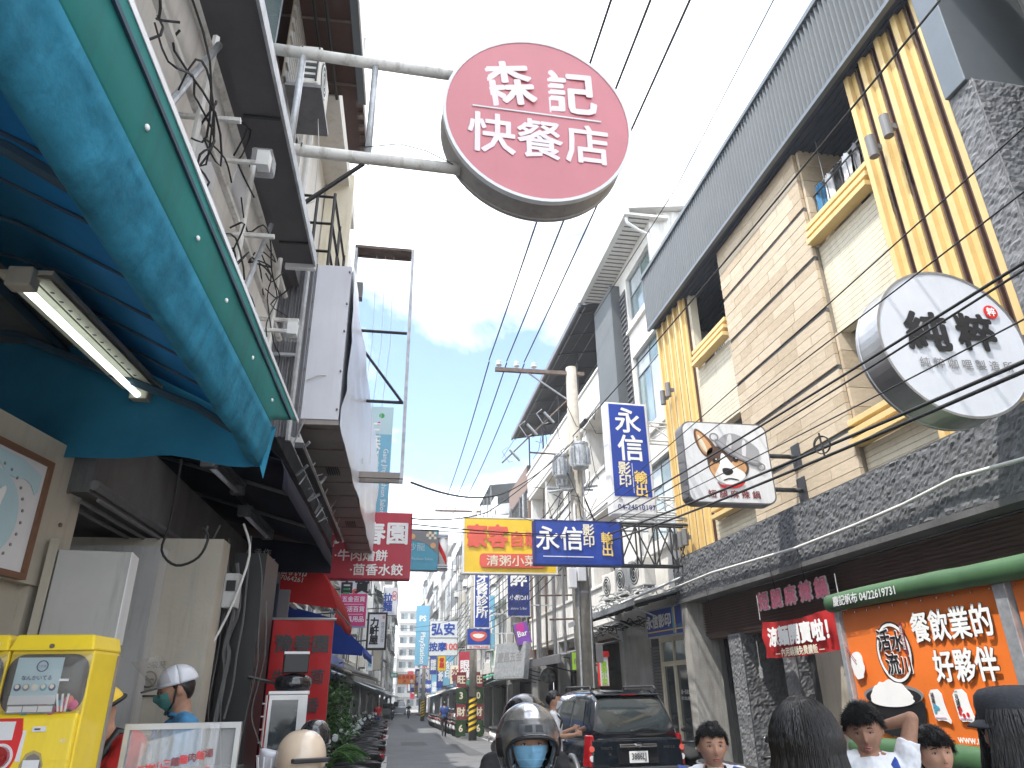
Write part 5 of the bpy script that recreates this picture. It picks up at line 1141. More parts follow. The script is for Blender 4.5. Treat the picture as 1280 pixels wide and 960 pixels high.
# ---- signs beyond on the left
def side_sign(*a, arm=None, **k):
    o = signbox(*a, **k)
    return o
SR = signbox('horizontal_sign', 'dark red dumpling restaurant sign with white lettering, partly behind the box sign', 'sign', (-.31, 10.6, 3.58), 1.22, .97, .2, 0, 'sign_red', 'sign_red', fw=.02)
T(SR, '豫', -.34, .17, .34, 'ink_white', y=-.115, bold=.03); T(SR, '春', .06, .17, .34, 'ink_white', y=-.115, bold=.03); T(SR, '園', .40, .17, .34, 'ink_white', y=-.115, bold=.03)
T(SR, '·牛肉燴餅', -.1, -.15, .17, 'ink_white', y=-.115, bold=.02, sx=1.05); T(SR, '·茴香水餃', .13, -.35, .17, 'ink_white', y=-.115, bold=.02, sx=1.05)
MB().tube((-.6, 0, .3), (-2.2, 0, .3), .03, 6).tube((-.6, 0, -.3), (-2.2, 0, -.3), .03, 6).build('bracket_arm', 'galv', SR)
CB = signbox('vertical_sign', 'pale blue upright hair salon sign above the red sign', 'sign', at(469, 580, 11.4) + Vector((0, 0, -.05)), .50, 2.1, .12, 0, 'ink_paleblue', 'ink_sky', fw=.012)
T(CB, '正港美髮沙龍', -.08, -.1, .31, 'ink_white', y=-.07, bold=.01, vert=True); T(CB, 'Gang Jing Fashion Salon', .15, -.25, .115, 'ink_white', y=-.07, tilt=R(90))
for dx, dz, m_, r in ((-.12, .86, 'ink_paleblue', .08), (.06, .88, 'ink_green', .045), (-.18, .66, 'ink_coral', .04), (.02, .74, 'ink_magenta', .03), (-.2, .2, 'ink_paleblue', .04)): disc(CB, 'dot_print', dx, dz, r, m_, -.072, .003, 18)
B('sleeve', 'ink_paleblue', CB, -.25, .25, -.069, -.0665, .55, 1.04)
SH = signbox('horizontal_sign', 'blue and grey hair salon sign with a barber pole on its end', 'sign', at(528, 688, 14.0), .62, .80, .16, 0, 'ink_grey', 'ink_cyan', fw=.015)
shape(SH, 'grey_print', [(-.30, .39), (.30, .39), (.30, -.12), (.2, .02), (.02, .14), (-.16, .17), (-.30, .16)], 'ink_grey', -.094, .003, 1)
T(SH, '沙龍', -.12, .05, .17, 'ink_paleblue', y=-.10); T(SH, 'Fashion Salon', -.0, -.18, .075, 'ink_paleblue', y=-.10)
for dx, dz, r in ((-.2, .25, .05), (.1, .3, .035), (.2, .08, .055)): disc(SH, 'dot_print', dx, dz, r, 'ink_tan', -.098, .003, 16)
for k in range(4):
    for q in range(3):
        if (k + q) % 2: B('checker_print', 'ink_cream', SH, .06 + k * .05, .11 + k * .05, -.099, -.095, .2 + q * .05 - .0, .25 + q * .05)
bp = thing('barber_pole', 'white barber pole with a red stripe on the end of the hair salon sign', 'barber pole', at(553, 690, 14.0) + Vector((0, 0, 0)))
B('back_box', 'sign_white', bp, -.11, .11, 0, .1, -.36, .36, bevel=.01); MB().tube((0, -.02, -.26), (0, -.02, .26), .085, 16).build('glass_tube', 'ink_white', bp, smooth=True)
b = MB()
for s_ in range(1): b.add([(.088 * sin(a) , -.02 - .088 * cos(a), .24 - .42 * k / 12 + dz) for k in range(13) for a in [-1.3 + 2.6 * k / 12] for dz in (0, -.16)], [(2 * k, 2 * k + 1, 2 * k + 3, 2 * k + 2) for k in range(12)])
b.build('red_stripe', 'ink_red', bp)
for z in (-.29, .29): B('end_cap', 'steel', bp, -.1, .1, -.11, .0, z - .03, z + .03); B('end_cap_band', 'ink_navy', bp, -.102, .102, -.114, -.11, z - .008, z + .008)
G1 = signbox('general_store_sign', 'white and magenta general store sign under the red dumpling sign', 'sign', at(442, 752, 15), .55, .98, .14, 0, 'sign_white', 'sign_white', fw=.012)
B('magenta_panel', 'ink_pink', G1, -.26, .26, -.084, -.078, -.47, .14); T(G1, '百貨', .0, .30, .3, 'ink_black', y=-.08, bold=.04)
for dx, dz, m_, r in ((-.17, .19, 'ink_green', .09), (.02, .18, 'ink_coral', .06), (.19, .38, 'ink_sky', .08)): disc(G1, 'dot_print', dx, dz, r, m_, -.0795, .001, 18)
for k, s_ in enumerate(('五金百貨', '生活百貨', '文具用品')): T(G1, s_, 0, .04 - k * .19, .115, 'ink_white', y=-.09, bold=.015)
for z in (-.06, -.25): B('white_line', 'ink_white', G1, -.2, .2, -.087, -.0845, z - .004, z + .004)
G2 = signbox('noodle_sign', 'small white noodle shop sign with red rings hanging over the street', 'sign', at(488, 752, 24), .46, .88, .14, 0, 'grey_metal', 'sign_cool', fw=.015)
T(G2, '拉麵', -.08, -.03, .3, 'ink_blue', y=-.08, bold=.03, vert=True)
for dz in (.25, .10): disc(G2, 'red_ring', .12, dz, .07, 'ink_red', -.083, .003, 16, hole=.7)
G3 = signbox('lantern_sign', 'white upright sign in a thick black frame on the left', 'sign', at(471, 789, 17.5), .46, .82, .14, 0, 'black', 'sign_white', fw=.045, frame='black')
T(G3, '力軒屋', -.06, -.0, .21, 'ink_black', y=-.08, bold=.04, vert=True, sx=1.0); T(G3, '精緻日式料理', .13, -.02, .08, 'ink_grey', y=-.08, vert=True); T(G3, '屋', .14, .3, .08, 'ink_red', y=-.08)
for o_, ln in ((G1, 1.0), (G2, 1.5), (G3, 1.1)):
    for z in (.25, -.2): MB().tube((-.22, 0, z), (-.22 - ln * 1.1, 0, z - .1), .018, 5).build('bracket_arm', 'dark_metal', o_)
MB().tube((-.31, 0, .2), (-1.7, 0, .2), .02, 5).build('bracket_arm', 'dark_metal', SH)
BA = LO('blue_canopy', 'small royal blue canopy over a shop past the red awning', 'awning')
def hx(m, name, parent, prof, v0, v1): return sheet(prof, v0, v1, 6, m, name, parent, wav=.01)
hx('royal_canvas', 'canvas', BA, [(-2.2, 3.05), (-1.3, 2.8), (-.78, 2.35)], 13.2, 16.6); hx('royal_canvas', 'valance', BA, [(-.78, 2.35), (-.77, 2.18)], 13.2, 16.6)
MB().add([(-2.2, 13.2, 3.05), (-1.3, 13.2, 2.8), (-.78, 13.2, 2.35), (-.78, 13.2, 2.2), (-2.2, 13.2, 2.3)], [(0, 4, 3, 2, 1)]).build('end_panel', 'royal_canvas', BA)

# ---- shop interior under the awnings
SI = LO('shop_arcade', 'dim shop arcade under the awnings with beige walls and a dark ceiling beam', 'building')
P = SI
B('floor', 'paving', P, -6, -.3, -3, 13, -.3, .02)
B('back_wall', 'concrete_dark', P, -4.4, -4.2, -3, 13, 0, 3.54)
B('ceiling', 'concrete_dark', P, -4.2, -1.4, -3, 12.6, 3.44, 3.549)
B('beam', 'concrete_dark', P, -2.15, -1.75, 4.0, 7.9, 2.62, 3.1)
MB().tube((-1.73, 4.0, 2.66), (-1.73, 7.8, 2.66), .03, 6).build('shutter_rail', 'grey_metal', P)
b = MB()
for k in range(3): b.tube((-1.9 + k * .1, 4.02, 2.58 - k * .0), (-1.9 + k * .1, 7.8, 2.58), .012, 5)
b.build('rail_tracks', 'grey_metal', P)
B('cross_wall', 'beige_wall', P, -2.5, -1.28, 5.05, 5.25, 0, 2.58); B('cross_wall_edge', 'grey_wall', P, -2.5, -1.62, 4.9, 5.049, 0, 2.5)
B('black_pillar', 'black', P, -1.28, -1.05, 5.4, 5.9, 0, 2.55); B('dark_partition', 'concrete_dark', P, -2.4, -1.35, 7.6, 7.8, 0, 2.75)
B('blue_door', 'navy_canvas', P, -1.35, -1.15, 6.6, 6.64, 0, 2.5); B('grey_door', 'grey_soffit', P, -1.38, -1.12, 7.0, 7.06, 0, 2.5)
rr = random.Random(8); b = MB()
for k in range(16):
    u_ = rr.uniform(-1.5, -.98); z = rr.uniform(2.2, 2.75); pts = [(u_, 5.3, z)]
    for q in range(5): pts.append((pts[-1][0] + rr.uniform(-.06, .06), 5.3 + rr.uniform(-.05, .05), pts[-1][2] - rr.uniform(.1, .4)))
    b.path(smooth_pts(pts), rr.choice((.004, .007, .013)), 5)
b.build('pipes_and_wires', 'concrete_dark', P, kind='stuff')
MB().path(smooth_pts([(-1.2, 5.2, 2.72), (-1.13, 5.2, 2.5), (-1.22, 5.2, 2.1), (-1.38, 5.18, 1.7), (-1.45, 5.15, 1.4)]), .009, 6).build('white_hose', 'wire_white', P, smooth=True)
t = LO('meter_box', 'small grey meter box among the pipes on the dark pillar', 'meter box'); B('box', 'grey_wall', t, -1.28, -1.18, 5.22, 5.32, 2.15, 2.38, bevel=.008); B('dial', 'ink_black', t, -1.26, -1.2, 5.21, 5.219, 2.26, 2.33)
t = LO('no_smoking_sign', 'small no smoking notice on the beige wall behind the man in blue', 'sign')
disc(t, 'ring', -1.60, 1.70, .05, 'ink_black', 5.036, .004, 24, hole=.8); B('cigarette', 'ink_black', t, -1.63, -1.57, 5.036, 5.04, 1.695, 1.705); B('slash', 'ink_black', t, -.045, .045, 5.030, 5.034, -.004, .004, T=Matrix.Translation((-1.60, 0, 1.70)) @ Matrix.Rotation(R(45), 4, 'Y')); B('caption_bar', 'ink_black', t, -1.68, -1.50, 5.036, 5.04, 1.60, 1.61); T(t, '禁止吸菸', -1.6, 1.785, .045, 'ink_black', y=5.035)
t = LO('cable_loop', 'loop of black cable drooping from the beam', 'cable')
MB().path(smooth_pts([(-1.5, 4.6, 3.0), (-1.5, 4.6, 2.6), (-1.52, 4.6, 2.42), (-1.42, 4.6, 2.33), (-1.3, 4.6, 2.38), (-1.26, 4.6, 2.5), (-1.3, 4.6, 2.56)]), .008, 6).build('loop', 'wire_black', t, smooth=True)
# near wall with the framed poster
NW = thing('side_wall', 'beige painted wall by the capsule machines carrying a framed poster', 'wall', (-1.715, 4.2, 0), R(90 - 9.5))     # local x runs away from the camera, -y faces the street
B('wall_sheet', 'beige_wall', NW, -3.5, .0, .0, .06, 2.12, 2.85); B('wall_header', 'beige_wall', NW, -3.5, -.0, .061, .3, 1.2, 2.84)
B('wall_post', 'beige_wall', NW, -.22, -.04, .02, .32, 0, 2.118); B('wall_base', 'beige_wall', NW, -3.5, -.22, .062, .302, 0, 2.15)
for z in (2.62, 2.44, 2.2): MB().tube((-.14, -.002, z), (-.14, -.012, z), .011, 6).build('screw', 'rusty', NW)
PO = thing('framed_poster', 'brown framed festive poster with a red disc and a white rabbit shape', 'poster', NW.matrix_basis @ Vector((-.55, -.012, 2.16)) if False else (Matrix.Translation(NW.location) @ Matrix.Rotation(R(80.5), 4, 'Z')) @ Vector((-.80, -.010, 2.42)), R(80.5)); PO.scale = (1.4, 1, 1.4)
B('print', 'ink_offwhite', PO, -.30, .30, -.012, -.0, -.19, .19)
f = MB(); f.box(-.32, -.30, -.03, .0, -.21, .21).box(.30, .32, -.03, .0, -.21, .21).box(-.30, .30, -.03, .0, .19, .21).box(-.30, .30, -.03, 0, -.21, -.19); f.build('frame', 'ink_brown', PO)
disc(PO, 'pale_disc', .06, -.03, .15, 'ink_paleblue', -.016, .003, 32); disc(PO, 'red_disc', .0, .0, .08, 'ink_red', -.019, .003, 28)
shape(PO, 'rabbit_print', [(.02, -.14), (.0, -.06), (.04, .0), (.03, .08), (.06, .09), (.07, .02), (.10, .07), (.12, .06), (.10, -.01), (.13, -.05), (.10, -.12)], 'ink_white', -.023, .003, 2)
shape(PO, 'apron_print', [(.04, -.12), (.05, -.07), (.10, -.06), (.10, -.11)], 'ink_coral', -.026, .002, 1)
shape(PO, 'leaf_print', [(-.2, .18), (.28, .18), (.28, .06), (.22, .12), (.12, .10), (.05, .14), (-.05, .12), (-.12, .16)], 'ink_paleblue', -.016, .0025, 1)
for k in range(26):
    a = 2 * pi * k / 26; disc(PO, 'dot_print', .06 + .172 * cos(a), -.03 + .168 * sin(a), .006, 'ink_grey', -.017, .003, 6)
WB = thing('wall_box', 'plain light grey sheet metal box fixed above the capsule machines', 'box', (-1.50, 4.0, 1.85), R(8)); WB.scale = (1.4, 1, 1.4)
B('body', 'grey_wall', WB, -.125, .115, 0, .2, 0, .32, bevel=.004)
B('side_panel', 'sign_white', WB, .1155, .12, .0, .2, .0, .32); B('stand_post', 'beige_wall', WB, -.16, -.13, .0, .05, -1.3, .36)  # whiter side sheet: light on the street side put into its colour
# ================================================================== VEHICLES AND STREET THINGS
# ---- black car parked behind the pole
CAR = thing('parked_car', 'dark navy estate car parked on the right, seen from behind', 'car', (3.95, 11.7, GZ(12) ), R(2.5)); CAR.scale = (.92, .93, 1.0)
rings = []
for y, wd, zt, zb, rf in ((.10, .80, 1.02, .42, .9), (.16, .86, 1.09, .36, 1), (.5, .895, 1.10, .34, 1), (2.0, .905, 1.09, .33, 1), (3.3, .895, 1.08, .33, 1), (3.55, .885, 1.04, .34, 1), (4.05, .86, .98, .36, 1), (4.28, .78, .88, .42, 1)):
    h = zt - zb
    half = [(wd * .90, zb), (wd * .97, zb + h * .12), (wd, zb + h * .35), (wd * .995, zb + h * .6), (wd * .955, zb + h * .86), (wd * .90, zb + h * .97), (wd * .8, zt)]
    rings.append([Vector((x, y, z)) for x, z in half] + [Vector((-x, y, z)) for x, z in reversed(half)])
MB().loft(rings).build('body', 'car_paint', CAR, smooth=True, bevel=.03, seg=3)
def gh(z):      # half width, rear y, front y of the cabin at height z
    t = (z - 1.05) / .67; return .83 - .16 * t - .03 * t * t, .13 + .10 * t + .22 * t * t, 3.35 - .95 * t
rings = []
for z in (1.05, 1.2, 1.4, 1.55, 1.66, 1.72, 1.755):
    a, y0, y1 = gh(z); k = .9 if z > 1.7 else 1
    if z > 1.73: k = .78
    r = .10; rings.append([Vector((x * k, (y - 1.5) * (k if k < 1 else 1) + 1.5, z)) for x, y in ((a - r, y0), (a, y0 + r * 1.4), (a + .015, (y0 + y1) / 2), (a, y1 - r * 2), (a - r * 1.2, y1), (-a + r * 1.2, y1), (-a, y1 - r * 2), (-a - .015, (y0 + y1) / 2), (-a, y0 + r * 1.4), (-a + r, y0))])
MB().loft(rings).build('cabin', 'car_paint', CAR, smooth=True)
def rear(x, z, o=.0): a, y0, y1 = gh(z); k = abs(x) / a; return (x, y0 - o + .06 * max(0, k - .82) * 2, z)
def gridp(fn, nx, nz): return [fn(i / nx, j / nz) for j in range(nz + 1) for i in range(nx + 1)], [(j * (nx + 1) + i, j * (nx + 1) + i + 1, (j + 1) * (nx + 1) + i + 1, (j + 1) * (nx + 1) + i) for j in range(nz) for i in range(nx)]
def rw(u, v, o, z0, z1, w0, w1):
    z = z0 + (z1 - z0) * v; wd = w0 + (w1 - w0) * v; x = (u * 2 - 1) * wd; e = abs(u * 2 - 1); z_ = z + (.06 * max(0, e - .8) / .2) * (1 if v < .5 else -1) * abs(v - .5) * 2
    return rear(x, z_, o)
MB().add(*gridp(lambda u, v: rw(u, v, .010, 1.12, 1.64, .74, .60), 16, 8)).build('window_seal', 'black', CAR, smooth=True)
MB().add(*gridp(lambda u, v: rw(u, v, .018, 1.145, 1.61, .70, .57), 16, 8)).build('rear_window', 'car_glass' if 'car_glass' in M else 'glass_dark', CAR, smooth=True)
MB().path([rear(-.05, 1.16, .035), rear(.12, 1.19, .04), rear(.42, 1.175, .035)], .010, 6).build('rear_wiper', 'black', CAR)
MB().ball(rear(-.05, 1.15, .02), .035, .03, .025, 10, 6).build('wiper_hub', 'black', CAR)
a, y0, _ = gh(1.66); MB().hexa([(-.6, y0 - .07, 1.665), (.6, y0 - .07, 1.665), (.58, y0 + .3, 1.70), (-.58, y0 + .3, 1.70), (-.6, y0 - .06, 1.69), (.6, y0 - .06, 1.69), (.58, y0 + .3, 1.745), (-.58, y0 + .3, 1.745)]).build('roof_spoiler', 'car_paint', CAR, bevel=.01)
B('brake_light', 'lamp_red', CAR, -.14, .14, y0 - .078, y0 - .065, 1.672, 1.686)
for s_ in (-1, 1):
    sd_ = lambda y, z, o=.012, s_=s_: (s_ * (gh(z)[0] + .004 + o), y, z)
    for nm, ys in (('side_window', (.52, 1.25, .62, 1.2)), ('side_window', (1.33, 2.18, 1.33, 2.1)), ('side_window', (2.26, 3.12, 2.2, 2.62))):
        yb0, yb1, yt0, yt1 = ys
        MB().add(*gridp(lambda u, v: sd_(yb0 + (yb1 - yb0) * u + ((yt0 - yb0) * (1 - u) + (yt1 - yb1) * u) * v, 1.12 + .47 * v), 4, 4)).build(nm, 'glass_dark', CAR, smooth=True)
    MB().path([sd_(.45, 1.09), sd_(1.8, 1.095), sd_(3.2, 1.08)], .010, 5).build('window_trim', 'chrome', CAR)
    MB().path([(s_ * .62, .55, 1.745), (s_ * .60, .62, 1.80), (s_ * .60, 2.1, 1.80), (s_ * .60, 2.2, 1.74)], .018, 8).build('roof_rail', 'dark_metal', CAR, smooth=True)
    for zc, z0, z1 in ((0, .68, 1.09),):
        v = [(s_ * .70, .085, .69), (s_ * .895, .16, .69), (s_ * .905, .34, .70), (s_ * .905, .40, 1.03), (s_ * .88, .20, 1.12), (s_ * .77, .10, 1.10)]
        b = MB(); b.hexa([(s_ * .71, .075, .67), (s_ * .855, .10, .67), (s_ * .902, .33, .67), (s_ * .75, .35, .67), (s_ * .76, .08, 1.11), (s_ * .825, .105, 1.11), (s_ * .852, .30, 1.11), (s_ * .75, .32, 1.11)])
        lamp = b.build('tail_light', 'lamp_red', CAR, bevel=.02, seg=3)
        for z in (.79, .92): MB().tube((s_ * .80, .098, z), (s_ * .80, .075, z), .042, 16).build('lamp_lens', 'ink_offwhite' if z < .8 else 'ink_coral', lamp)
    B('mud_flap', 'black', CAR, s_ * .78 - .1, s_ * .78 + .1, .42, .44, .15, .4)
    for yw in (.92, 3.48):
        w_ = MB().lathe([(.20, -.11), (.33, -.10), (.355, -.06), (.355, .06), (.33, .10), (.20, .11)], 28, Matrix.Translation((s_ * .82, yw, .35)) @ Matrix.Rotation(pi / 2, 4, 'Y')).build('wheel', 'rubber', CAR, smooth=True)
        MB().lathe([(.03, 0), (.19, .01), (.21, .03), (.21, .02), (.02, .02)], 20, Matrix.Translation((s_ * .91, yw, .35)) @ Matrix.Rotation(s_ * pi / 2, 4, 'Y')).build('rim', 'steel', w_)
        for k in range(5): B('spoke', 'steel', w_, -.025, .025, .03, .2, -.01, .015, T=Matrix.Translation((s_ * .925, yw, .35)) @ Matrix.Rotation(pi / 2, 4, 'Y') @ Matrix.Rotation(2 * pi * k / 5, 4, 'Z'))
        ar = [(s_ * .905, yw + .43 * cos(a), .35 + .43 * sin(a)) for a in [pi * k / 12 for k in range(13)]]; MB().path(ar, .045, 6).build('wheel_arch', 'car_cladding', CAR, smooth=True)
    mr = MB().ball((s_ * 1.0, 2.95, 1.16), .10, .07, .075, 12, 8).build('door_mirror', 'car_paint', CAR, smooth=True)
    B('door_handle', 'chrome', CAR, s_ * .90 - .02, s_ * .90 + .02, 1.45, 1.62, .97, 1.0)
MB().hexa([(-.88, .02, .40), (.88, .02, .40), (.92, .42, .36), (-.92, .42, .36), (-.90, -.04, .66), (.90, -.04, .66), (.925, .42, .66), (-.925, .42, .66)]).build('rear_bumper', 'car_cladding', CAR, bevel=.035, seg=3)
B('bumper_step', 'car_cladding', CAR, -.62, .62, -.055, -.03, .60, .67, bevel=.01)
MB().hexa([(-.80, .06, .662), (.80, .06, .662), (.80, .3, .662), (-.80, .3, .662), (-.80, .085, 1.04), (.80, .085, 1.04), (.80, .3, 1.08), (-.80, .3, 1.08)]).build('tailgate', 'car_paint', CAR, bevel=.02, seg=2)
B('plate_recess', 'black_gloss', CAR, -.36, .36, .052, .072, .70, .93, bevel=.01)
B('number_plate', 'ink_white', CAR, -.165, .165, .035, .048, .72, .88, bevel=.004); T(CAR, '3886LJ', 0, .795, .125, 'ink_black', y=.03, bold=.015, sx=.78)
B('chrome_handle', 'chrome', CAR, -.33, .33, .02, .052, .935, .985, bevel=.014)
MB().path([(-.08, .01, .98), (-.03, .0, .955), (0, .0, .965), (.03, .0, .955), (.08, .01, .98)], .010, 6).build('badge', 'chrome', CAR, smooth=True)
disc(CAR, 'badge', 0, .965, .04, 'chrome', .004, .006, 20, hole=.8, rx=.055)
T(CAR, 'TRIBUTE', -.56, .93, .055, 'chrome', y=.045, bold=.02); T(CAR, 'V6', -.5, .845, .05, 'chrome', y=.05, bold=.02); T(CAR, '4WD 2.3L', .56, .93, .05, 'chrome', y=.045, bold=.01)
MB().tube((-.45, .05, .3), (-.45, -.02, .3), .03, 10).build('exhaust_pipe', 'steel', CAR)

# ---- canvas sided truck with orange vinyl panels
TK = thing('canvas_truck', 'small delivery truck with an orange printed canvas side and green canvas rolls', 'truck', (4.5, 6.80, GZ(6)), -pi / 2)
P = TK
B('bed', 'sign_white', P, .0, 4.0, .05, 1.55, .72, .80); B('side_board', 'sign_white', P, .0, 4.0, .02, .05, .78, 1.14, bevel=.006); B('far_side', 'green_canvas', P, .0, 4.0, 1.5, 1.54, .8, 2.42); B('end_canvas', 'green_canvas', P, .0, .03, .08, 1.5, .8, 2.42)
for k in range(5): B('board_rib', 'sign_white', P, .25 + k * .85, .29 + k * .85, .0, .019, .80, 1.12)
B('roof_canvas', 'green_canvas', P, -.01, 4.02, .03, 1.55, 2.46, 2.50, bevel=.01)
B('inner_dark', 'concrete_dark', P, .04, 3.98, .08, .1, 1.2, 2.42)
def bulge(x0, x1, z0, z1, name='vinyl_panel'):
    v, f = gridp(lambda u, w_: (x0 + (x1 - x0) * u, -.004 - .018 * sin(pi * u) * sin(pi * w_) + .004 * noise.noise(Vector((u * 5, w_ * 4, x0))), z0 + (z1 - z0) * w_), 24, 12); return MB().add(v, f).build(name, 'orange_vinyl', P, smooth=True)
bulge(.07, 2.02, 1.24, 2.37); bulge(2.17, 3.95, 1.24, 2.37)
for x in (.0, 2.035, 3.96): B('steel_post', 'galv', P, x, x + .115 if x > 1 else x + .065, -.05, .07, 1.10, 2.44, bevel=.006)
for x0, x1, s_ in ((.065, 2.03, 0), (2.16, 3.95, 0)):
    for z in (1.27, 2.34):
        for k in range(11): MB().tube((x0 + .05 + k * (x1 - x0 - .1) / 10, -.012, z), (x0 + .05 + k * (x1 - x0 - .1) / 10, -.022, z), .009, 8).build('eyelet', 'chrome', P)
v = []
def rollc(z, r, name):
    rings = []
    for i in range(41):
        x = -.03 + 4.06 * i / 40; rr_ = r * (1 + .07 * noise.noise(Vector((x * 3, z, 0)))); rings.append([Vector((x, -.06 + rr_ * .75 * cos(a) , z + rr_ * sin(a) + .008 * sin(x * 2))) for a in [2 * pi * k / 14 for k in range(14)]])
    MB().loft(rings).build(name, 'green_canvas', P, smooth=True)
rollc(2.45, .085, 'canvas_roll'); rollc(1.15, .10, 'lower_canvas_roll')
T(P, '慶記帆布 04/22619731', .62, 2.45, .10, 'ink_offwhite', y=-.135, bold=.014)
Y = -.034
T(P, '餐飲業的', 1.5, 2.13, .255, 'ink_black', y=Y + .002, bold=.036, sx=.88); T(P, '餐飲業的', 1.5, 2.13, .255, 'ink_white', y=Y - .003, bold=.022, sx=.88)
T(P, '好夥伴', 1.56, 1.82, .255, 'ink_black', y=Y + .002, bold=.036, sx=.88); T(P, '好夥伴', 1.56, 1.82, .255, 'ink_white', y=Y - .003, bold=.022, sx=.88)
disc(P, 'logo_ring', .76, 1.95, .245, 'ink_white', Y, .003, 40, rx=.22, hole=.90); disc(P, 'logo_ring', .76, 1.95, .26, 'ink_black', Y + .004, .002, 40, rx=.235, hole=.84)
T(P, '活', .66, 2.06, .19, 'ink_white', y=Y + .001, bold=.06); T(P, '水', .84, 2.04, .18, 'ink_white', y=Y + .001, bold=.06); T(P, '流', .72, 1.86, .19, 'ink_white', y=Y + .001, bold=.06); T(P, '川', .89, 1.84, .15, 'ink_white', y=Y + .001, bold=.06)
T(P, '活', .66, 2.06, .19, 'ink_black', y=Y - .004, bold=.018); T(P, '水', .84, 2.04, .18, 'ink_black', y=Y - .004, bold=.018); T(P, '流', .72, 1.86, .19, 'ink_black', y=Y - .004, bold=.018); T(P, '川', .89, 1.84, .15, 'ink_black', y=Y - .004, bold=.018)
MB().prism([(.935 + x * .5, 2.06 + z) for x, z in rrect(.09, .27, .04)], Y - .008, Y - .006).build('maroon_tab', 'ink_maroon', P); T(P, '日本米專賣店', .935, 2.06, .036, 'ink_white', y=Y - .012, vert=True)
shape(P, 'bowl_print', [(.22, 1.60), (1.02, 1.60), (1.0, 1.42), (.90, 1.27), (.40, 1.27), (.28, 1.40)], 'ink_black', Y, .003, 2); disc(P, 'bowl_rim', .62, 1.60, .09, 'ink_grey', Y - .002, .003, 30, rx=.40); disc(P, 'bowl_inside', .62, 1.59, .075, 'ink_black', Y - .005, .003, 30, rx=.37)
rr = random.Random(2); pts = []
for k in range(26):
    a = pi * k / 25; pts.append((.61 + (.29 + rr.uniform(-.015, .012)) * cos(a), 1.555 + (.17 + rr.uniform(-.012, .012)) * sin(a) ** 1.2))
for k in range(8): a = pi + pi * k / 8; pts.append((.61 + .29 * cos(a), 1.555 + .05 * sin(a)))
shape(P, 'rice_print', pts, 'ink_white', Y - .009, .003, 1)
pts = [(.21 + (.095 + rr.uniform(-.015, .015)) * cos(2 * pi * k / 22), 1.86 + (.13 + rr.uniform(-.015, .015)) * sin(2 * pi * k / 22)) for k in range(22)]; shape(P, 'rice_print', pts, 'ink_white', Y - .003, .003, 1)
for dz in (0, .03): MB().tube((.075, Y, 2.03 - dz), (.20, Y - .004, 1.90 - dz), .004, 4).build('chopstick_print', 'ink_maroon', P)
for k, x in enumerate((1.17, 1.44, 1.71)):
    shape(P, 'rice_bag_print', [(x - .09, 1.64), (x + .06, 1.65), (x + .07, 1.50), (x + .115, 1.385), (x + .03, 1.42), (x - .07, 1.41), (x - .08, 1.5)], 'ink_white', Y, .003, 1)
    T(P, ('福壽米', '一見鍾情', '台梗九')[k], x - .045, 1.56, .045, 'ink_black', y=Y - .004, vert=True, bold=.01)
    for q in range(5): disc(P, 'bag_motif', x + rr.uniform(-.05, .05), 1.475 + rr.uniform(-.02, .05), .016, ('ink_cyan', 'ink_red', 'ink_lime')[k], Y - .003 - q * .0006, .0005, 10)
    B('bag_line', 'ink_magenta', P, x - .06, x + .06, Y - .006, Y - .003, 1.435, 1.438)
T(P, 'www.mihome.com', 1.62, 1.29, .085, 'ink_white', y=Y, bold=.012)
B('chassis', 'black', P, .1, 5.2, .3, 1.3, .45, .7)
for x in (.9, 4.5):
    for y in (.12, 1.42): w_ = MB().lathe([(.15, -.09), (.27, -.08), (.29, -.04), (.29, .04), (.27, .08), (.15, .09)], 20, Matrix.Translation((x, y, .29)) @ Matrix.Rotation(pi / 2, 4, 'X')).build('wheel', 'rubber', P, smooth=True); MB().tube((x, y - .07, .29), (x, y + .07, .29), .16, 16).build('rim', 'steel', w_)
MB().hexa([(4.08, .04, .4), (5.5, .04, .4), (5.5, 1.5, .4), (4.08, 1.5, .4), (4.08, .1, 1.8), (5.0, .1, 1.8), (5.0, 1.44, 1.8), (4.08, 1.44, 1.8)]).build('cab', 'sign_white', P, bevel=.05, seg=3)

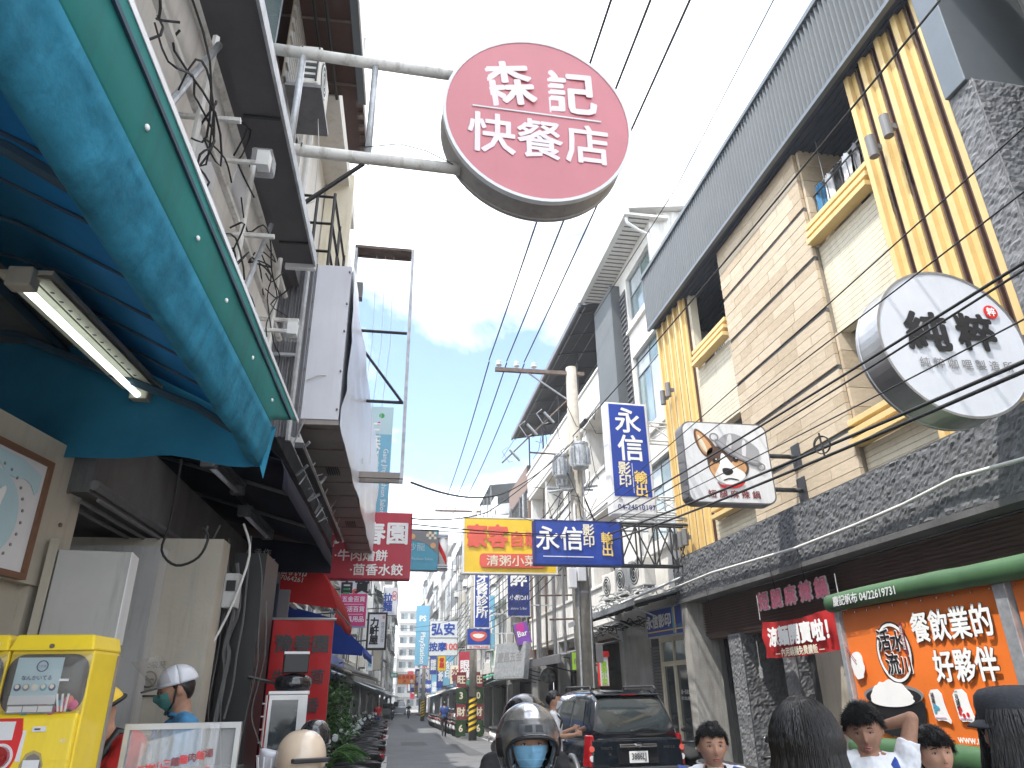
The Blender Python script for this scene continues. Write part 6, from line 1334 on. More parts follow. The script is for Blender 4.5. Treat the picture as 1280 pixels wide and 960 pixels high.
# ---- capsule toy machines
def gacha(x, label, paper=False):
    t = thing('capsule_machine', label, 'vending machine', (x, 3.1 + (x + 1.25) * -.06, 1.065), R(-3), 'capsule machines in a row'); w2 = .148; t.scale = (1.0, .8, 1)
    P = t
    MB().prism([(px_, z) for px_, z in [(-w2, -.28), (w2, -.28), (w2, .69), (w2 - .01, .735), (w2 - .035, .755), (-w2 + .035, .755), (-w2 + .01, .735), (-w2, .69)]], 0, .30).build('body', 'gacha_yellow', P, bevel=.006)
    MB().hexa([(-w2 - .004, -.035, .70), (w2 + .004, -.035, .70), (w2 + .004, .3, .70), (-w2 - .004, .3, .70), (-w2 + .01, -.015, .757), (w2 - .01, -.015, .757), (w2 - .01, .3, .757), (-w2 + .01, .3, .757)]).build('top_lid', 'gacha_yellow', P, bevel=.008)
    B('side_strip', 'sign_brown', P, w2 + .001, w2 + .007, .27, .30, -.28, .69)
    MB().hexa([(-w2, -.03, .0), (w2, -.03, .0), (w2, -.001, -.0), (-w2, -.001, -.0), (-w2 + .008, -.03, .47), (w2 - .008, -.03, .47), (w2 - .008, -.001, .50), (-w2 + .008, -.001, .50)]).build('front_panel', 'gacha_yellow', P, bevel=.01)
    outl = rrect(.285, .205, .06); MB().prism([(a - .002, z + .585) for a, z in outl], -.012, -.002).build('window_recess', 'black', P)
    # capsules and prize card behind the dome
    pc = B('prize_card', 'ink_paleblue', P, -.105, .055, -.035, -.03, .515, .675); B('card_band', 'ink_offwhite', pc, -.105, .055, -.0385, -.0352, .515, .545)
    for q, mm in enumerate(('ink_navy', 'ink_grey', 'ink_offwhite', 'ink_cyan', 'ink_navy')): disc(pc, 'figure_print', -.085 + q * .03, .572, .012, mm, -.040, .003, 14); disc(pc, 'figure_print', -.085 + q * .03, .575, .0075, 'ink_cream', -.0435, .002, 12)
    T(pc, 'なんかいてる', -.025, .605, .018, 'ink_navy', y=-.040, bold=.02); disc(pc, 'badge_print', -.015, .645, .02, 'ink_navy', -.0385, .003, 24, hole=.85); T(pc, 'こがお', -.015, .645, .011, 'ink_navy', y=-.040)
    lb_ = B('price_card', 'ink_grey', P, -.105, .055, -.037, -.03, .485, .513)
    for q in range(3): B('price_tag', 'ink_white', lb_, -.1 + q * .052, -.052 + q * .052, -.040, -.0375, .49, .509)
    rr_ = random.Random(3)
    for q in range(9): a = rr_.uniform(-.12, .12) if q > 3 else rr_.uniform(.06, .12); MB().ball((a, -.018 , rr_.uniform(.495, .53)), .018, .014, .018, 10, 8).build('capsule', rr_.choice(('ink_pink', 'ink_offwhite', 'ink_cyan', 'ink_coral')), P, smooth=True)
    for q in range(3): MB().tube((.07 + q * .012, -.03, .49), (.055 + q * .02, -.03, .55), .004, 6).build('white_stick', 'ink_white', P)
    v, f = gridp(lambda u, w_: ((u - .5) * .284 + .004, -.012 - .062 * (max(0, 1 - abs(u * 2 - 1) ** 3.2)) ** .6 * (max(0, 1 - abs(w_ * 2 - 1) ** 4)) ** .5, .48 + .208 * w_), 20, 14)
    MB().add(v, f).build('clear_dome', 'clear_dome', P, smooth=True)
    B('dome_latch', 'ink_offwhite', P, .07, .1, -.082, -.07, .592, .600)
    MB().tube((0, -.036, .715), (0, -.030, .715), .0085, 12).build('keyhole', 'rusty', P)
    # crank
    MB().prism([(x_ - .09, z) for x_, z in [(-.045, .30), (-.055, .345), (-.05, .40), (-.03, .47), (.05, .47), (.06, .42), (.055, .345), (.035, .29), (0, .275), (-.02, .28)]], -.036, -.031).build('crank_plate', 'ink_maroon' if False else 'ink_red', P, bevel=.001)
    B('instruction_label', 'ink_offwhite', P, -.115, -.06, -.040, -.0365, .40, .46)
    MB().tube((-.088, -.037, .345), (-.088, -.060, .345), .036, 24).build('crank_dial', 'lamp_red', P); disc(P, 'crank_ring', -.088, .345, .044, 'ink_offwhite', -.041, .004, 28, hole=.82); B('crank_grip', 'lamp_red', P, -.118, -.058, -.078, -.0601, .337, .353, bevel=.003)
    B('coin_slot', 'ink_offwhite', P, .0, .045, -.037, -.0305, .425, .442); B('slot', 'black', P, .008, .028, -.038, -.0371, .431, .436); B('side_sticker', 'ink_offwhite', P, -.035, -.02, -.034, -.0305, .33, .43)
    MB().prism([(.022 + x_, z + .30) for x_, z in ((-.036, -.07), (.036, -.07), (.038, .02), (.024, .055), (0, .065), (-.024, .055), (-.038, .02))], -.040, -.031).build('chute', 'clear_dome', P); MB().prism([(.022 + x_, z + .30) for x_, z in ((-.030, -.06), (.030, -.06), (.032, .018), (.02, .046), (0, .055), (-.02, .046), (-.032, .018))], -.0305, -.0302).build('chute_back', 'rusty', P)
    B('chute_card', 'ink_offwhite', P, -.004, .050, -.044, -.0405, .295, .335)
    B('moulded_line', 'gacha_yellow', P, .075, .15, -.034, -.030, .33, .336); T(P, '40', .11, .395, .02, 'ink_cream', y=-.034)
    if paper:
        B('paper_note', 'ink_offwhite', P, -.05, .12, -.040, -.036, .695, .73); T(P, '現場兌換', .03, .718, .014, 'ink_black', y=-.042); T(P, 'MAX$10000', .03, .703, .011, 'ink_black', y=-.042)
    return t
gacha(-1.235, 'yellow capsule toy machine nearest the street with a pale blue prize card'); gacha(-1.537, 'yellow capsule toy machine at the picture edge with a handwritten paper note on top', True)
st = thing('machine_stand', 'dark stand under the two capsule machines', 'stand', (-1.41, 3.14, 0)); B('cabinet', 'dark_metal', st, -.32, .30, 0, .26, 0, .78, bevel=.01)

# ---- stall things on the left
OV = thing('stall_oven', 'steel food stall cabinet with a dark glass front before the red banner', 'oven', (-.62, 5.4, 0), R(8)); P = OV
B('cabinet', 'steel', P, -.13, .12, 0, .4, .0, .98); B('front_frame', 'steel', P, -.13, .12, -.02, -.001, .98, 1.60); B('side_panel', 'steel', P, .10, .12, .0, .4, .98, 1.6); B('top', 'steel', P, -.14, .13, -.02, .42, 1.6, 1.625, bevel=.005)
B('glass_door', 'glass_dark', P, -.11, .06, -.026, -.021, 1.02, 1.57); B('door_bar', 'dark_metal', P, -.11, .06, -.03, -.026, 1.25, 1.28); B('notice', 'ink_offwhite', P, .1205, .124, .08, .3, 1.1, 1.5)
for q in range(5): B('notice_line', 'ink_coral', P, .1245, .127, .1, .27, 1.15 + q * .07, 1.165 + q * .07)
HP = thing('black_pot_stack', 'black lidded pan and box stacked on top of the steel stall cabinet', 'cookware', (-.60, 5.38, 1.625), R(8)); MB().lathe([(.02, 0), (.115, .005), (.125, .04), (.12, .08), (.09, .10), (.02, .11)], 20, Matrix.Translation((0, .12, 0))).build('pan', 'black_gloss', HP, smooth=True); B('box', 'black', HP, -.08, .09, .03, .22, .112, .235, bevel=.008); B('paper_stack', 'ink_offwhite', HP, -.08, .09, .04, .2, .236, .252)
MB().tube((-.12, .1, .05), (-.30, .05, .09), .01, 6).build('pan_handle', 'black', HP)
t = thing('wire_shelf', 'white wire shelf rack beside the red banner', 'shelf', (-1.0, 6.2, 1.0), R(20))
for q in range(7): MB().tube((-.12, 0, q * .09), (.12, 0, q * .09), .006, 5).build('shelf_wire', 'white_frame', t)
for x in (-.12, 0, .12): MB().tube((x, 0, -1), (x, 0, .6), .008, 5).build('shelf_post', 'white_frame', t)
CT = thing('display_counter', 'aluminium framed glass counter with a crinkled printed plastic sheet', 'counter', (-.78, 3.4, 0), R(0)); P = CT
for x0, x1, z0, z1 in ((-.22, .19, 1.478, 1.50),): B('top_rail', 'steel', P, x0, x1, -.015, .015, z0, z1)
B('post', 'steel', P, .19, .21, -.015, .015, .0, 1.50); B('post', 'steel', P, -.24, -.22, -.015, .015, .0, 1.50); B('glass_sheet', 'clear', P, -.22, .19, -.003, .003, .95, 1.478); B('base', 'steel', P, -.24, .21, .0, .4, .0, .95); B('inner_shelf', 'dark_metal', P, -.22, .19, .02, .3, 1.3, 1.32)
v, f = gridp(lambda u, w_: (-.16 + .29 * u, -.045 + .008 * sin(u * 40) * w_ + .006 * sin(u * 17 + w_ * 3), 1.10 + (.33 + .07 * u) * w_), 40, 6); MB().add(v, f).build('plastic_sheet', 'film', P, smooth=True)
for q in range(9): T(P, ('香', '梅', '山', '三', '鐵', '雞', '肉', '飯', '湯')[q], -.14 + q * .031, 1.335 + q * .007, .034, 'ink_red' if q < 3 or q % 2 else 'ink_maroon', y=-.062, bold=.02); T(P, '台灣味', -.14 + q * .031, 1.25 + q * .007, .03, 'ink_red', y=-.062, vert=True)

# ---- scooters
def scooter():
    t = thing('scooter', 'x', 'scooter', (0, 0, 0))                 # faces -x ... +x is the tail
    for nm, x in (('wheel', -.60), ('wheel', .58)):
        w_ = MB().lathe([(.13, -.04), (.20, -.045), (.235, -.02), (.235, .02), (.20, .045), (.13, .04)], 18, Matrix.Translation((x, 0, .235)) @ Matrix.Rotation(pi / 2, 4, 'X')).build(nm, 'rubber', t, smooth=True)
        MB().tube((x, -.03, .235), (x, .03, .235), .13, 14).build('rim', 'grey_metal', w_)
    rings = []
    for x, wd, z0, z1 in ((-.12, .10, .28, .42), (.02, .13, .28, .60), (.25, .155, .32, .70), (.55, .15, .40, .72), (.82, .08, .55, .72)):
        rings.append([Vector((x, wd * cos(a) * (1.1 if abs(cos(a)) > .7 else 1), (z0 + z1) / 2 + (z1 - z0) / 2 * sin(a))) for a in [2 * pi * k / 12 for k in range(12)]])
    MB().loft(rings).build('rear_body', 'black_gloss', t, smooth=True)
    rings = []
    for x, wd, z in ((-.08, .11, .70), (.05, .15, .76), (.35, .18, .78), (.6, .16, .81), (.80, .09, .81)):
        rings.append([Vector((x, wd * cos(a), z + .06 * sin(a) - .02 * (abs(cos(a)) > .9))) for a in [2 * pi * k / 12 for k in range(12)]])
    MB().loft(rings).build('seat', 'rubber', t, smooth=True)
    B('footboard', 'black', t, -.42, -.02, -.14, .14, .26, .32, bevel=.015)
    MB().hexa([(-.46, -.17, .30), (-.40, -.17, .30), (-.40, .17, .30), (-.46, .17, .30), (-.60, -.12, .92), (-.50, -.15, .92), (-.50, .15, .92), (-.60, .12, .92)]).build('leg_shield', 'black_gloss', t, bevel=.03, seg=3)
    MB().loft([[Vector((x, wd * cos(a), zc + hz * sin(a))) for a in [2 * pi * k / 10 for k in range(10)]] for x, wd, zc, hz in ((-.85, .05, .44, .03), (-.7, .09, .5, .05), (-.5, .10, .52, .08), (-.36, .06, .5, .06))]).build('front_mudguard', 'black_gloss', t, smooth=True)
    MB().tube((-.60, 0, .25), (-.52, 0, .95), .03, 8).build('fork', 'grey_metal', t)
    hb_ = MB().path([(-.40, -.33, 1.0), (-.50, -.15, .99), (-.54, 0, .96), (-.50, .15, .99), (-.40, .33, 1.0)], .018, 6).build('handlebar', 'black', t, smooth=True)
    for s_ in (-1, 1):
        MB().tube((-.41, s_ * .24, 1.0), (-.38, s_ * .35, 1.0), .024, 8).build('grip', 'rubber', hb_)
        MB().path([(-.46, s_ * .18, 1.0), (-.47, s_ * .24, 1.12), (-.46, s_ * .27, 1.18)], .007, 5).build('mirror_stem', 'black', t); m_ = MB().ball((-.46, s_ * .29, 1.20), .02, .065, .045, 12, 8).build('mirror', 'black', t, smooth=True); MB().ball((-.444, s_ * .29, 1.20), .008, .055, .036, 12, 6).build('mirror_glass', 'glass_white', m_, smooth=True)
    MB().ball((-.60, 0, .88), .07, .12, .09, 12, 8).build('headlight', 'glass_white', t, smooth=True); MB().ball((.82, 0, .66), .04, .09, .045, 10, 6).build('tail_light', 'lamp_red', t, smooth=True)
    B('number_plate', 'ink_white', t, .86, .868, -.11, .11, .42, .54, T=None); MB().path([(.3, -.17, .28), (.62, -.19, .30), (.78, -.19, .36)], .04, 8).build('exhaust', 'grey_metal', t, smooth=True)
    MB().path([(.5, .11, .80), (.78, .10, .84), (.86, 0, .84), (.78, -.10, .84), (.5, -.11, .80)], .011, 6).build('grab_rail', 'grey_metal', t, smooth=True)
    return t
SC0 = scooter(); sc_first = [True]
def put_scooter(x, y, rz, label, group=None, lean=R(-7), body=None):
    o = SC0 if sc_first[0] else copy_tree(SC0); sc_first[0] = False
    o.location = (x, y, GZ(y)); o.rotation_euler = (lean, 0, rz); o['label'] = label
    if group: o['group'] = group
    elif 'group' in o: del o['group']
    if body:
        for ch in o.children:
            if ch.name.startswith(('rear_body', 'leg_shield', 'front_mudguard')): ch.material_slots[0].link = 'OBJECT'; ch.material_slots[0].material = M[body]
    return o
rr = random.Random(5); cols = [None, None, 'black', None, 'grey_metal', None, 'helmet_grey', 'lamp_red', None, 'ink_white', 'car_paint']
cn = ['dark', 'glossy dark', 'black', 'deep black', 'grey metal', 'dark grey', 'silver grey', 'red', 'near black', 'white', 'navy']
ordn = ('nearest', 'second', 'third', 'fourth', 'fifth', 'sixth', 'seventh', 'eighth', 'ninth', 'tenth')
yy_ = 9.9
for k in range(34):
    d = -.80 + .010 * yy_
    put_scooter(d + rr.uniform(-.06, .06), yy_, R(rr.uniform(-64, -42)), f'{ORD[k]} scooter from the planting in the row on the left, ' + cn[k % len(cols)], 'scooters parked along the left side', body=cols[k % len(cols)]); yy_ += rr.uniform(.6, .75) if k < 14 else rr.uniform(.8, 1.6)
yy_ = 39.5
for k in range(26):
    put_scooter(4.55 + rr.uniform(-.1, .1) - .003 * yy_, yy_, R(180 + rr.uniform(10, 30)), f'{ORD[k]} scooter past the striped pole on the right, ' + cn[(k * 3) % len(cols)], 'scooters parked past the striped pole', body=cols[(k * 3) % len(cols)]); yy_ += rr.uniform(.7, 1.1)
put_scooter(4.35, 25.5, R(150), 'scooter standing beside the two orange cones', body='ink_white'); put_scooter(5.0, 27.0, R(170), 'dark scooter behind the orange cones')
put_scooter(4.72, 9.4, R(120), 'black scooter standing behind the boy in the blue and white shirt', body='black'); put_scooter(5.35, 12.8, R(95), 'dark scooter tucked between the black car and the shop door')
NS = put_scooter(-.42, 4.5, R(-78), 'scooter with two helmets on its mirrors at the bottom left', body='grey_metal')
def cone(x, y, label):
    t = thing('traffic_cone', label, 'traffic cone', (x, y, GZ(y)), 0); B('base', 'cone_orange', t, -.19, .19, -.19, .19, 0, .03, bevel=.01); MB().lathe([(.14, .03), (.03, .68), (.02, .69)], 18).build('cone_body', 'cone_orange', t, smooth=False); MB().lathe([(.101, .28), (.075, .42)], 18).build('white_band', 'ink_offwhite', t)
cone(3.85, 24.0, 'orange traffic cone beside the scooter, the left one'); cone(4.15, 24.2, 'orange traffic cone beside the scooter, the right one')
def helmet(c, label, m_, r=.13, face=0.0):
    t = thing('helmet', label, 'helmet', c, face)
    v, f = gridp(lambda u, w_: (r * cos(2 * pi * u) * cos((w_ * 1.25 - .25) * pi / 2) ** .8 if (w_ * 1.25 - .25) < 1 else 0, r * 1.12 * sin(2 * pi * u) * max(0, cos((w_ * 1.25 - .25) * pi / 2)) ** .8, r * 1.05 * sin((w_ * 1.25 - .25) * pi / 2)), 24, 12)
    o = MB().add(v, f).build('shell', m_, t, smooth=True); md = o.modifiers.new('s', 'SOLIDIFY'); md.thickness = .012
    MB().path([(r * 1.0 * cos(a), r * 1.13 * sin(a), -.055) for a in [2 * pi * k / 24 for k in range(25)]], .010, 6).build('rim_trim', 'black', t, smooth=True)
    B('peak', 'black', t, -.09, .09, -r * 1.4, -r * 1.05, -.01, .01, bevel=.004); return t
helmet(at(376, 948, 4.15), 'cream and brown open helmet on the scooter at the bottom left', 'helmet_cream', .125, .4)
t = helmet(at(393, 921, 4.6), 'small black helmet hanging behind the cream one', 'black_gloss', .085, -.5)
t = thing('plastic_tub', 'translucent white plastic tub beside the cream helmet', 'tub', at(336, 955, 4.2)); MB().lathe([(.045, -.05), (.062, .04), (.066, .055), (.055, .06), (.02, .062)], 18, Matrix.Rotation(.25, 4, 'Y')).build('tub_body', 'sign_cool', t, smooth=True)
for k in range(10): MB().tube((.054 * cos(k * .63), .054 * sin(k * .63), -.03), (.061 * cos(k * .63), .061 * sin(k * .63), .035), .003, 4).build('rib', 'ink_white', t)

# ---- planting on the left
def leafy(name, label, c, rx, ry, rz, n, size, mats, cat='shrub', pot=True, flowers=0, seed=0, group=None):
    rr_ = random.Random(seed); t = thing(name, label, cat, c, 0, group); bs = [MB() for _ in mats]
    for k in range(n):
        d = Vector((rr_.gauss(0, 1), rr_.gauss(0, 1), rr_.gauss(0, 1))).normalized() * (rr_.random() ** .45)
        q = noise.noise(d * 2.3 + Vector((seed, 0, 0)))
        if q < -.18: continue
        p = Vector((d.x * rx, d.y * ry, d.z * rz + rz)) * (1 + q * .35); s_ = size * rr_.uniform(.6, 1.3); a = rr_.uniform(0, 2 * pi); e = rr_.uniform(-.7, .9)
        ax = Vector((cos(a) * cos(e), sin(a) * cos(e), sin(e))); sd_ = ax.cross(Vector((rr_.uniform(-.3, .3), rr_.uniform(-.3, .3), 1))).normalized() * s_ * .28
        bs[k % len(mats)].add([p, p + ax * s_ * .5 + sd_, p + ax * s_, p + ax * s_ * .5 - sd_], [(0, 1, 2, 3)])
    for b_, m_ in zip(bs, mats): b_.build('foliage', m_, t)
    st_ = MB()
    for k in range(7): a = k * .9; st_.path([(0, 0, 0), (rx * .2 * cos(a), ry * .2 * sin(a), rz * .7), (rx * .6 * cos(a), ry * .6 * sin(a), rz * 1.5)], .012, 5, rs=[.018, .012, .005])
    st_.build('stem', 'bark', t)
    if pot: MB().lathe([(.02, -.34), (.15, -.34), (.2, .0), (.215, .02), (.19, .03), (.17, -.02)], 18).build('pot', 'terracotta', t)
    if flowers:
        fb = MB()
        for k in range(flowers):
            d = Vector((rr_.gauss(0, 1), -abs(rr_.gauss(0, 1)), rr_.gauss(0, 1))).normalized(); fb.ball((d.x * rx, d.y * ry, d.z * rz + rz), .022, .02, .018, 7, 4)
        fb.build('flowers', 'flower', t, kind='stuff')
    return t
leafy('shrub', 'tall green bush behind the spiky plant on the left pavement', Lw(-1.35, 12.6, .45), .55, .45, .62, 2600, .10, ['leaf_a', 'leaf_b', 'leaf_c'], seed=2)
leafy('shrub', 'bush with white blossoms at the front of the left planting', Lw(-1.35, 10.0, .3), .42, .4, .46, 2000, .085, ['leaf_c', 'leaf_a'], flowers=60, seed=4)
leafy('shrub', 'loose light green bush standing farthest back on the left', Lw(-1.5, 15.0, .5), .6, .55, .75, 2200, .10, ['leaf_b', 'leaf_a'], seed=6)
PT = thing('potted_palm', 'spiky palm with arching fronds between the two bushes on the left', 'plant', Lw(-1.2, 11.3, .25)); rr_ = random.Random(11)
for k in range(22):
    a = k * 2.4; L_ = rr_.uniform(.6, .95); b_ = MB(); pts = []
    for q in range(9): t_ = q / 8; pts.append(Vector((cos(a) * L_ * .75 * t_, sin(a) * L_ * .75 * t_, .25 + L_ * (1.25 * t_ - .85 * t_ * t_))))
    b_.path(pts, .006, 4)
    for q in range(1, 9):
        for s_ in (-1, 1):
            for h_ in (0, .5):
                p = pts[q] if h_ == 0 else pts[q].lerp(pts[q - 1], .5); sd_ = Vector((-sin(a), cos(a), 0)) * s_; tip = p + sd_ * .17 * (1.1 - q / 10) + (pts[q] - pts[q - 1]).normalized() * .12 - Vector((0, 0, .04)); wv = Vector((0, 0, .012)); b_.add([p, p + (tip - p) * .4 + wv, tip, p + (tip - p) * .4 - wv], [(0, 1, 2, 3)])
    b_.build('frond', ('leaf_b', 'leaf_a')[k % 2], PT)
MB().lathe([(.02, -.3), (.14, -.3), (.18, .1), (.2, .12), (.17, .1)], 16).build('pot', 'terracotta', PT); MB().tube((0, 0, 0), (0, 0, .3), .05, 8).build('trunk', 'bark', PT)

# ---- signs and clutter farther off
def far_sign(name, label, px0, py0, px1, py1, d, face, items, side='grey_metal', t_=.16, arm=0, fr=None):
    a = at(px0, py0, d); b_ = at(px1, py1, d); c = (a + b_) / 2; wd = abs(b_.x - a.x); h = abs(a.z - b_.z)
    o = signbox(name, label, 'sign', c, wd, h, t_, 0, side, face, fw=min(.03, wd * .05), frame=fr)
    for s_, dx, dz, sz_, m_, vert, bo in items: T(o, s_, dx * wd, dz * h, sz_ * (wd if not vert else wd), m_, y=-t_ / 2 - .012, vert=vert, bold=bo)
    if arm:
        for z in (-.3, .3): MB().tube((arm * wd / 2, 0, z * h), (arm * (wd / 2 + 1.2), 0, z * h), .025, 5).build('bracket_arm', 'galv', o)
    return o
far_sign('dental_clinic_sign', 'tall blue dental clinic sign with white lettering under the yellow sign', 593, 700, 612, 785, 34, 'sign_blue', [('牙醫診所', 0, -.02, .78, 'ink_white', True, .03)], side='ink_white', arm=1)
far_sign('bar_sign', 'deep blue bar sign with brush lettering under the wide blue sign', 633, 700, 663, 771, 28, 'ink_navy', [('醉', 0, .18, .75, 'ink_white', False, .03), ('小酌201', 0, -.17, .24, 'ink_white', False, .01), ('Bistro & Bar', 0, -.36, .14, 'ink_offwhite', False, 0)], side='ink_white', arm=1)
o = far_sign('purple_banner', 'tilted purple bar banner', 643, 778, 662, 806, 24, 'ink_purple', [('Bar', 0, 0, .5, 'ink_white', False, .02)]); o.rotation_euler = (0, R(-14), 0); shape(o, 'pink_print', [(-.2, .3), (.1, .36), (.12, .1), (-.1, .0)], 'ink_magenta', -.09, .002, 1)
o = far_sign('mouth_sign', 'white framed sign with a smiling mouth and a phone number', 583, 787, 613, 812, 33, 'sign_white', [('☏ 2708-6768', 0, -.38, .14, 'ink_red', False, .01)], side='grey_metal', arm=1)
w0 = abs(at(613, 800, 33).x - at(583, 800, 33).x); B('blue_panel', 'ink_blue', o, -w0 * .47, w0 * .47, -.094, -.087, -.22, .44)
shape(o, 'lips_print', [(-w0 * .4, .2), (-w0 * .2, .36), (0, .32), (w0 * .2, .36), (w0 * .4, .2), (w0 * .2, -.08), (-w0 * .2, -.08)], 'ink_coral', -.099, .003, 2); shape(o, 'teeth_print', [(-w0 * .3, .2), (0, .25), (w0 * .3, .2), (w0 * .12, .05), (-w0 * .12, .05)], 'ink_white', -.103, .003, 2)
far_sign('massage_sign', 'white massage sign with blue and red lettering in two panels', 537, 776, 572, 820, 44, 'sign_white', [('弘安', -.02, .26, .42, 'ink_blue', False, .035), ('按摩', -.2, -.24, .3, 'ink_blue', False, .035), ('100', .28, -.24, .3, 'ink_coral', False, .03)], arm=1)
B('panel_gap', 'grey_metal', bpy.data.objects['massage_sign'], -.85, .85, -.096, -.088, .0, .04)
far_sign('game_shop_sign', 'tall sky blue video game shop sign with a white emblem', 521, 757, 535, 832, 56, 'ink_sky', [('PS', 0, .28, .55, 'ink_white', False, .04)], side='ink_sky')
o = bpy.data.objects['game_shop_sign']; T(o, 'PlayStation', 0, -.9, .5, 'ink_white', y=-.1, tilt=R(90), bold=.02)
far_sign('round_shop_sign', 'small white round cornered shop sign beyond the massage sign', 525, 826, 537, 836, 60, 'sign_white', [('茶', 0, 0, .6, 'ink_red', False, .03)])
far_sign('yellow_strip_sign', 'narrow yellow sign below the massage sign', 547, 818, 557, 839, 47, 'sign_yellow', [('餐廳', 0, 0, .6, 'ink_red', True, .03)])
far_sign('orange_shop_sign', 'orange and red drinks shop sign over the middle of the street', 497, 843, 519, 855, 62, 'ink_orange', [('紅茶專賣', -.04, .2, .22, 'ink_red', False, .03), ('冰', -.1, -.22, .22, 'ink_red', False, .03), ('水', .3, -.2, .2, 'ink_white', False, .03)])
far_sign('green_strip_sign', 'small green sign left of the orange one', 488, 841, 497, 847, 66, 'net_green', [('春水', 0, 0, .4, 'ink_white', False, .02)])
far_sign('blue_white_sign', 'blue and white narrow sign left of the far street', 459, 820, 466, 839, 30, 'sign_white', [('診所', 0, 0, .6, 'ink_cyan', True, .04)])
far_sign('beige_tall_sign', 'blank beige upright sign board past the black framed one', 467, 806, 476, 838, 32, 'beige_wall', [])
far_sign('noodle_stand_sign', 'red and green roadside menu sign beside the pole', 747, 817, 761, 858, 17.4, 'sign_white', [('清粥小菜', 0, -.1, .62, 'ink_lime', True, .04)], side='ink_red')
B('red_head', 'ink_red', bpy.data.objects['noodle_stand_sign'], -.14, .14, -.1, -.085, .28, .41)
far_sign('menu_board', 'yellow green lit menu board left of the near pole', 713, 815, 727, 838, 19, 'ink_lime', [('IM', 0, 0, .6, 'ink_grey', False, .02)], side='dark_metal')
rr = random.Random(31); names = ('咖啡', '牙科', '小吃', '美髮', '眼鏡', '水電', '早餐', '刻印', '茶飲', '藥局', '便當', '鐘錶', '麵食', '修車')
desc = ('white', 'red', 'blue', 'yellow', 'green', 'sky blue', 'cream')
mm = ('sign_white', 'sign_red', 'sign_blue', 'sign_yellow', 'ink_green', 'ink_sky', 'ink_cream'); tt = ('ink_blue', 'ink_white', 'ink_white', 'ink_red', 'ink_white', 'ink_white', 'ink_maroon')
for k in range(30):
    left = k % 3 == 0; d = 36 + k * 4.2 + rr.uniform(-1, 1); c_ = rr.randrange(7); z = rr.uniform(2.9, 6.5); wd = rr.uniform(.7, 1.4); h = rr.uniform(1, 3.4); x = (6.4 - wd / 2 - rr.uniform(0, .8)) if not left else (-1.6 + rr.uniform(-.3, .2))
    o = signbox('hanging_sign', f'small {desc[c_]} shop sign, {ORD[k]} from the camera over the ' + ('left' if left else 'right') + ' of the far street', 'sign', (x, d, z + GZ(d)), wd, h, .15, 0, 'grey_metal', mm[c_], group=f'small {desc[c_]} signs far off', fw=.02)
    T(o, names[k % 14], 0, 0, min(wd, h / 2) * .8, tt[c_], y=-.09, vert=h > wd, bold=.03)
for k, (y, z, m_) in enumerate(((24.3, 3.1, 'grey_metal'), (30, 3.0, 'beige_wall'), (35, 3.3, 'white_wall'), (42, 3.0, 'net_green'), (50, 3.2, 'grey_metal'), (60, 3.1, 'dark_metal'))):
    t = thing('sheet_awning', ('grey sheet metal awning with a turned down lip right behind the black car', 'faded cream canvas awning past the grey sheet one', 'white awning over the shop by the striped pole', 'green netting awning beyond the striped pole', 'grey awning over the parked scooters', 'dark awning farthest down the right side')[k], 'awning', (6.5, y, z + GZ(y)), -pi / 2)
    if k == 0: t.scale = (1.95, 1, 1)
    MB().hexa([(-2.2, -1.75, -.35), (2.2, -1.75, -.35), (2.2, -.02, .05), (-2.2, -.02, .05), (-2.2, -1.75, -.30), (2.2, -1.75, -.30), (2.2, -.02, .1), (-2.2, -.02, .1)]).build('sheet', m_, t); B('lip', m_, t, -2.2, 2.2, -1.8, -1.752, -.5, -.28)
    for x in (-2, 0, 2): MB().tube((x, -1.6, -.34), (x, -.05, -.7), .02, 5).build('strut', 'dark_metal', t)
t = thing('leaning_sign', 'weathered grey lightbox with faded characters hanging at an angle over the footpath', 'sign', at(640, 826, 24.5), R(-62)); t.rotation_euler = (R(-8), 0, R(-62)); B('casing', 'galv', t, -.8, .8, -.1, .1, -.55, .55); B('face_panel', 'galv', t, -.76, .76, -.107, -.101, -.5, .5); T(t, '慶昌五金', 0, .1, .33, 'ink_grey', y=-.11, bold=.02); 
NBD = thing('number_boards', 'red and green number boards standing behind the striped pole', 'notice board', at(587, 880, 37.5)); 
for i in range(4):
    for j, s_ in ((-1, '3'), (1, '0')):
        o = B('board', ('ink_maroon', 'leaf_c')[i % 2], NBD, j * .42 - .24, j * .42 + .24, -.03, .03, 1.1 - i * .72 - .34, 1.1 - i * .72 + .34); T(NBD, ('旺', s_, '財', '6')[i], j * .42, 1.1 - i * .72, .42, 'ink_cream', y=-.035, bold=.03)
t = thing('fan_unit', 'round black fan housing on the wall by the metal awning', 'fan', at(685, 845, 21.5)); MB().tube((0, -.1, 0), (0, .15, 0), .22, 20).build('housing', 'black', t)
for k in range(5): B('blade', 'dark_metal', t, -.04, .04, -.12, -.105, .03, .19, T=Matrix.Rotation(2 * pi * k / 5, 4, 'Y'))
for k, (x, y, l_) in enumerate(((5.4, 22, 'stack of grey crates on the footpath right of the walker in white'), (4.9, 37.6, 'green leafy pot plant beside the striped pole'), )):
    if k == 1: leafy('potted_plant', l_, (3.95, 38.5, .1), .3, .3, .4, 500, .12, ['leaf_a', 'leaf_b'], cat='plant', seed=40)
    else:
        for q in range(3): c_ = thing('crate', ('bottom grey crate', 'middle grey crate', 'top grey crate')[q] + ' of the stack on the right footpath', 'crate', (x, y, GZ(y) + .1 + q * .31), .2 * q); B('crate_body', 'grey_metal', c_, -.25, .25, -.2, .2, 0, .3, bevel=.01)
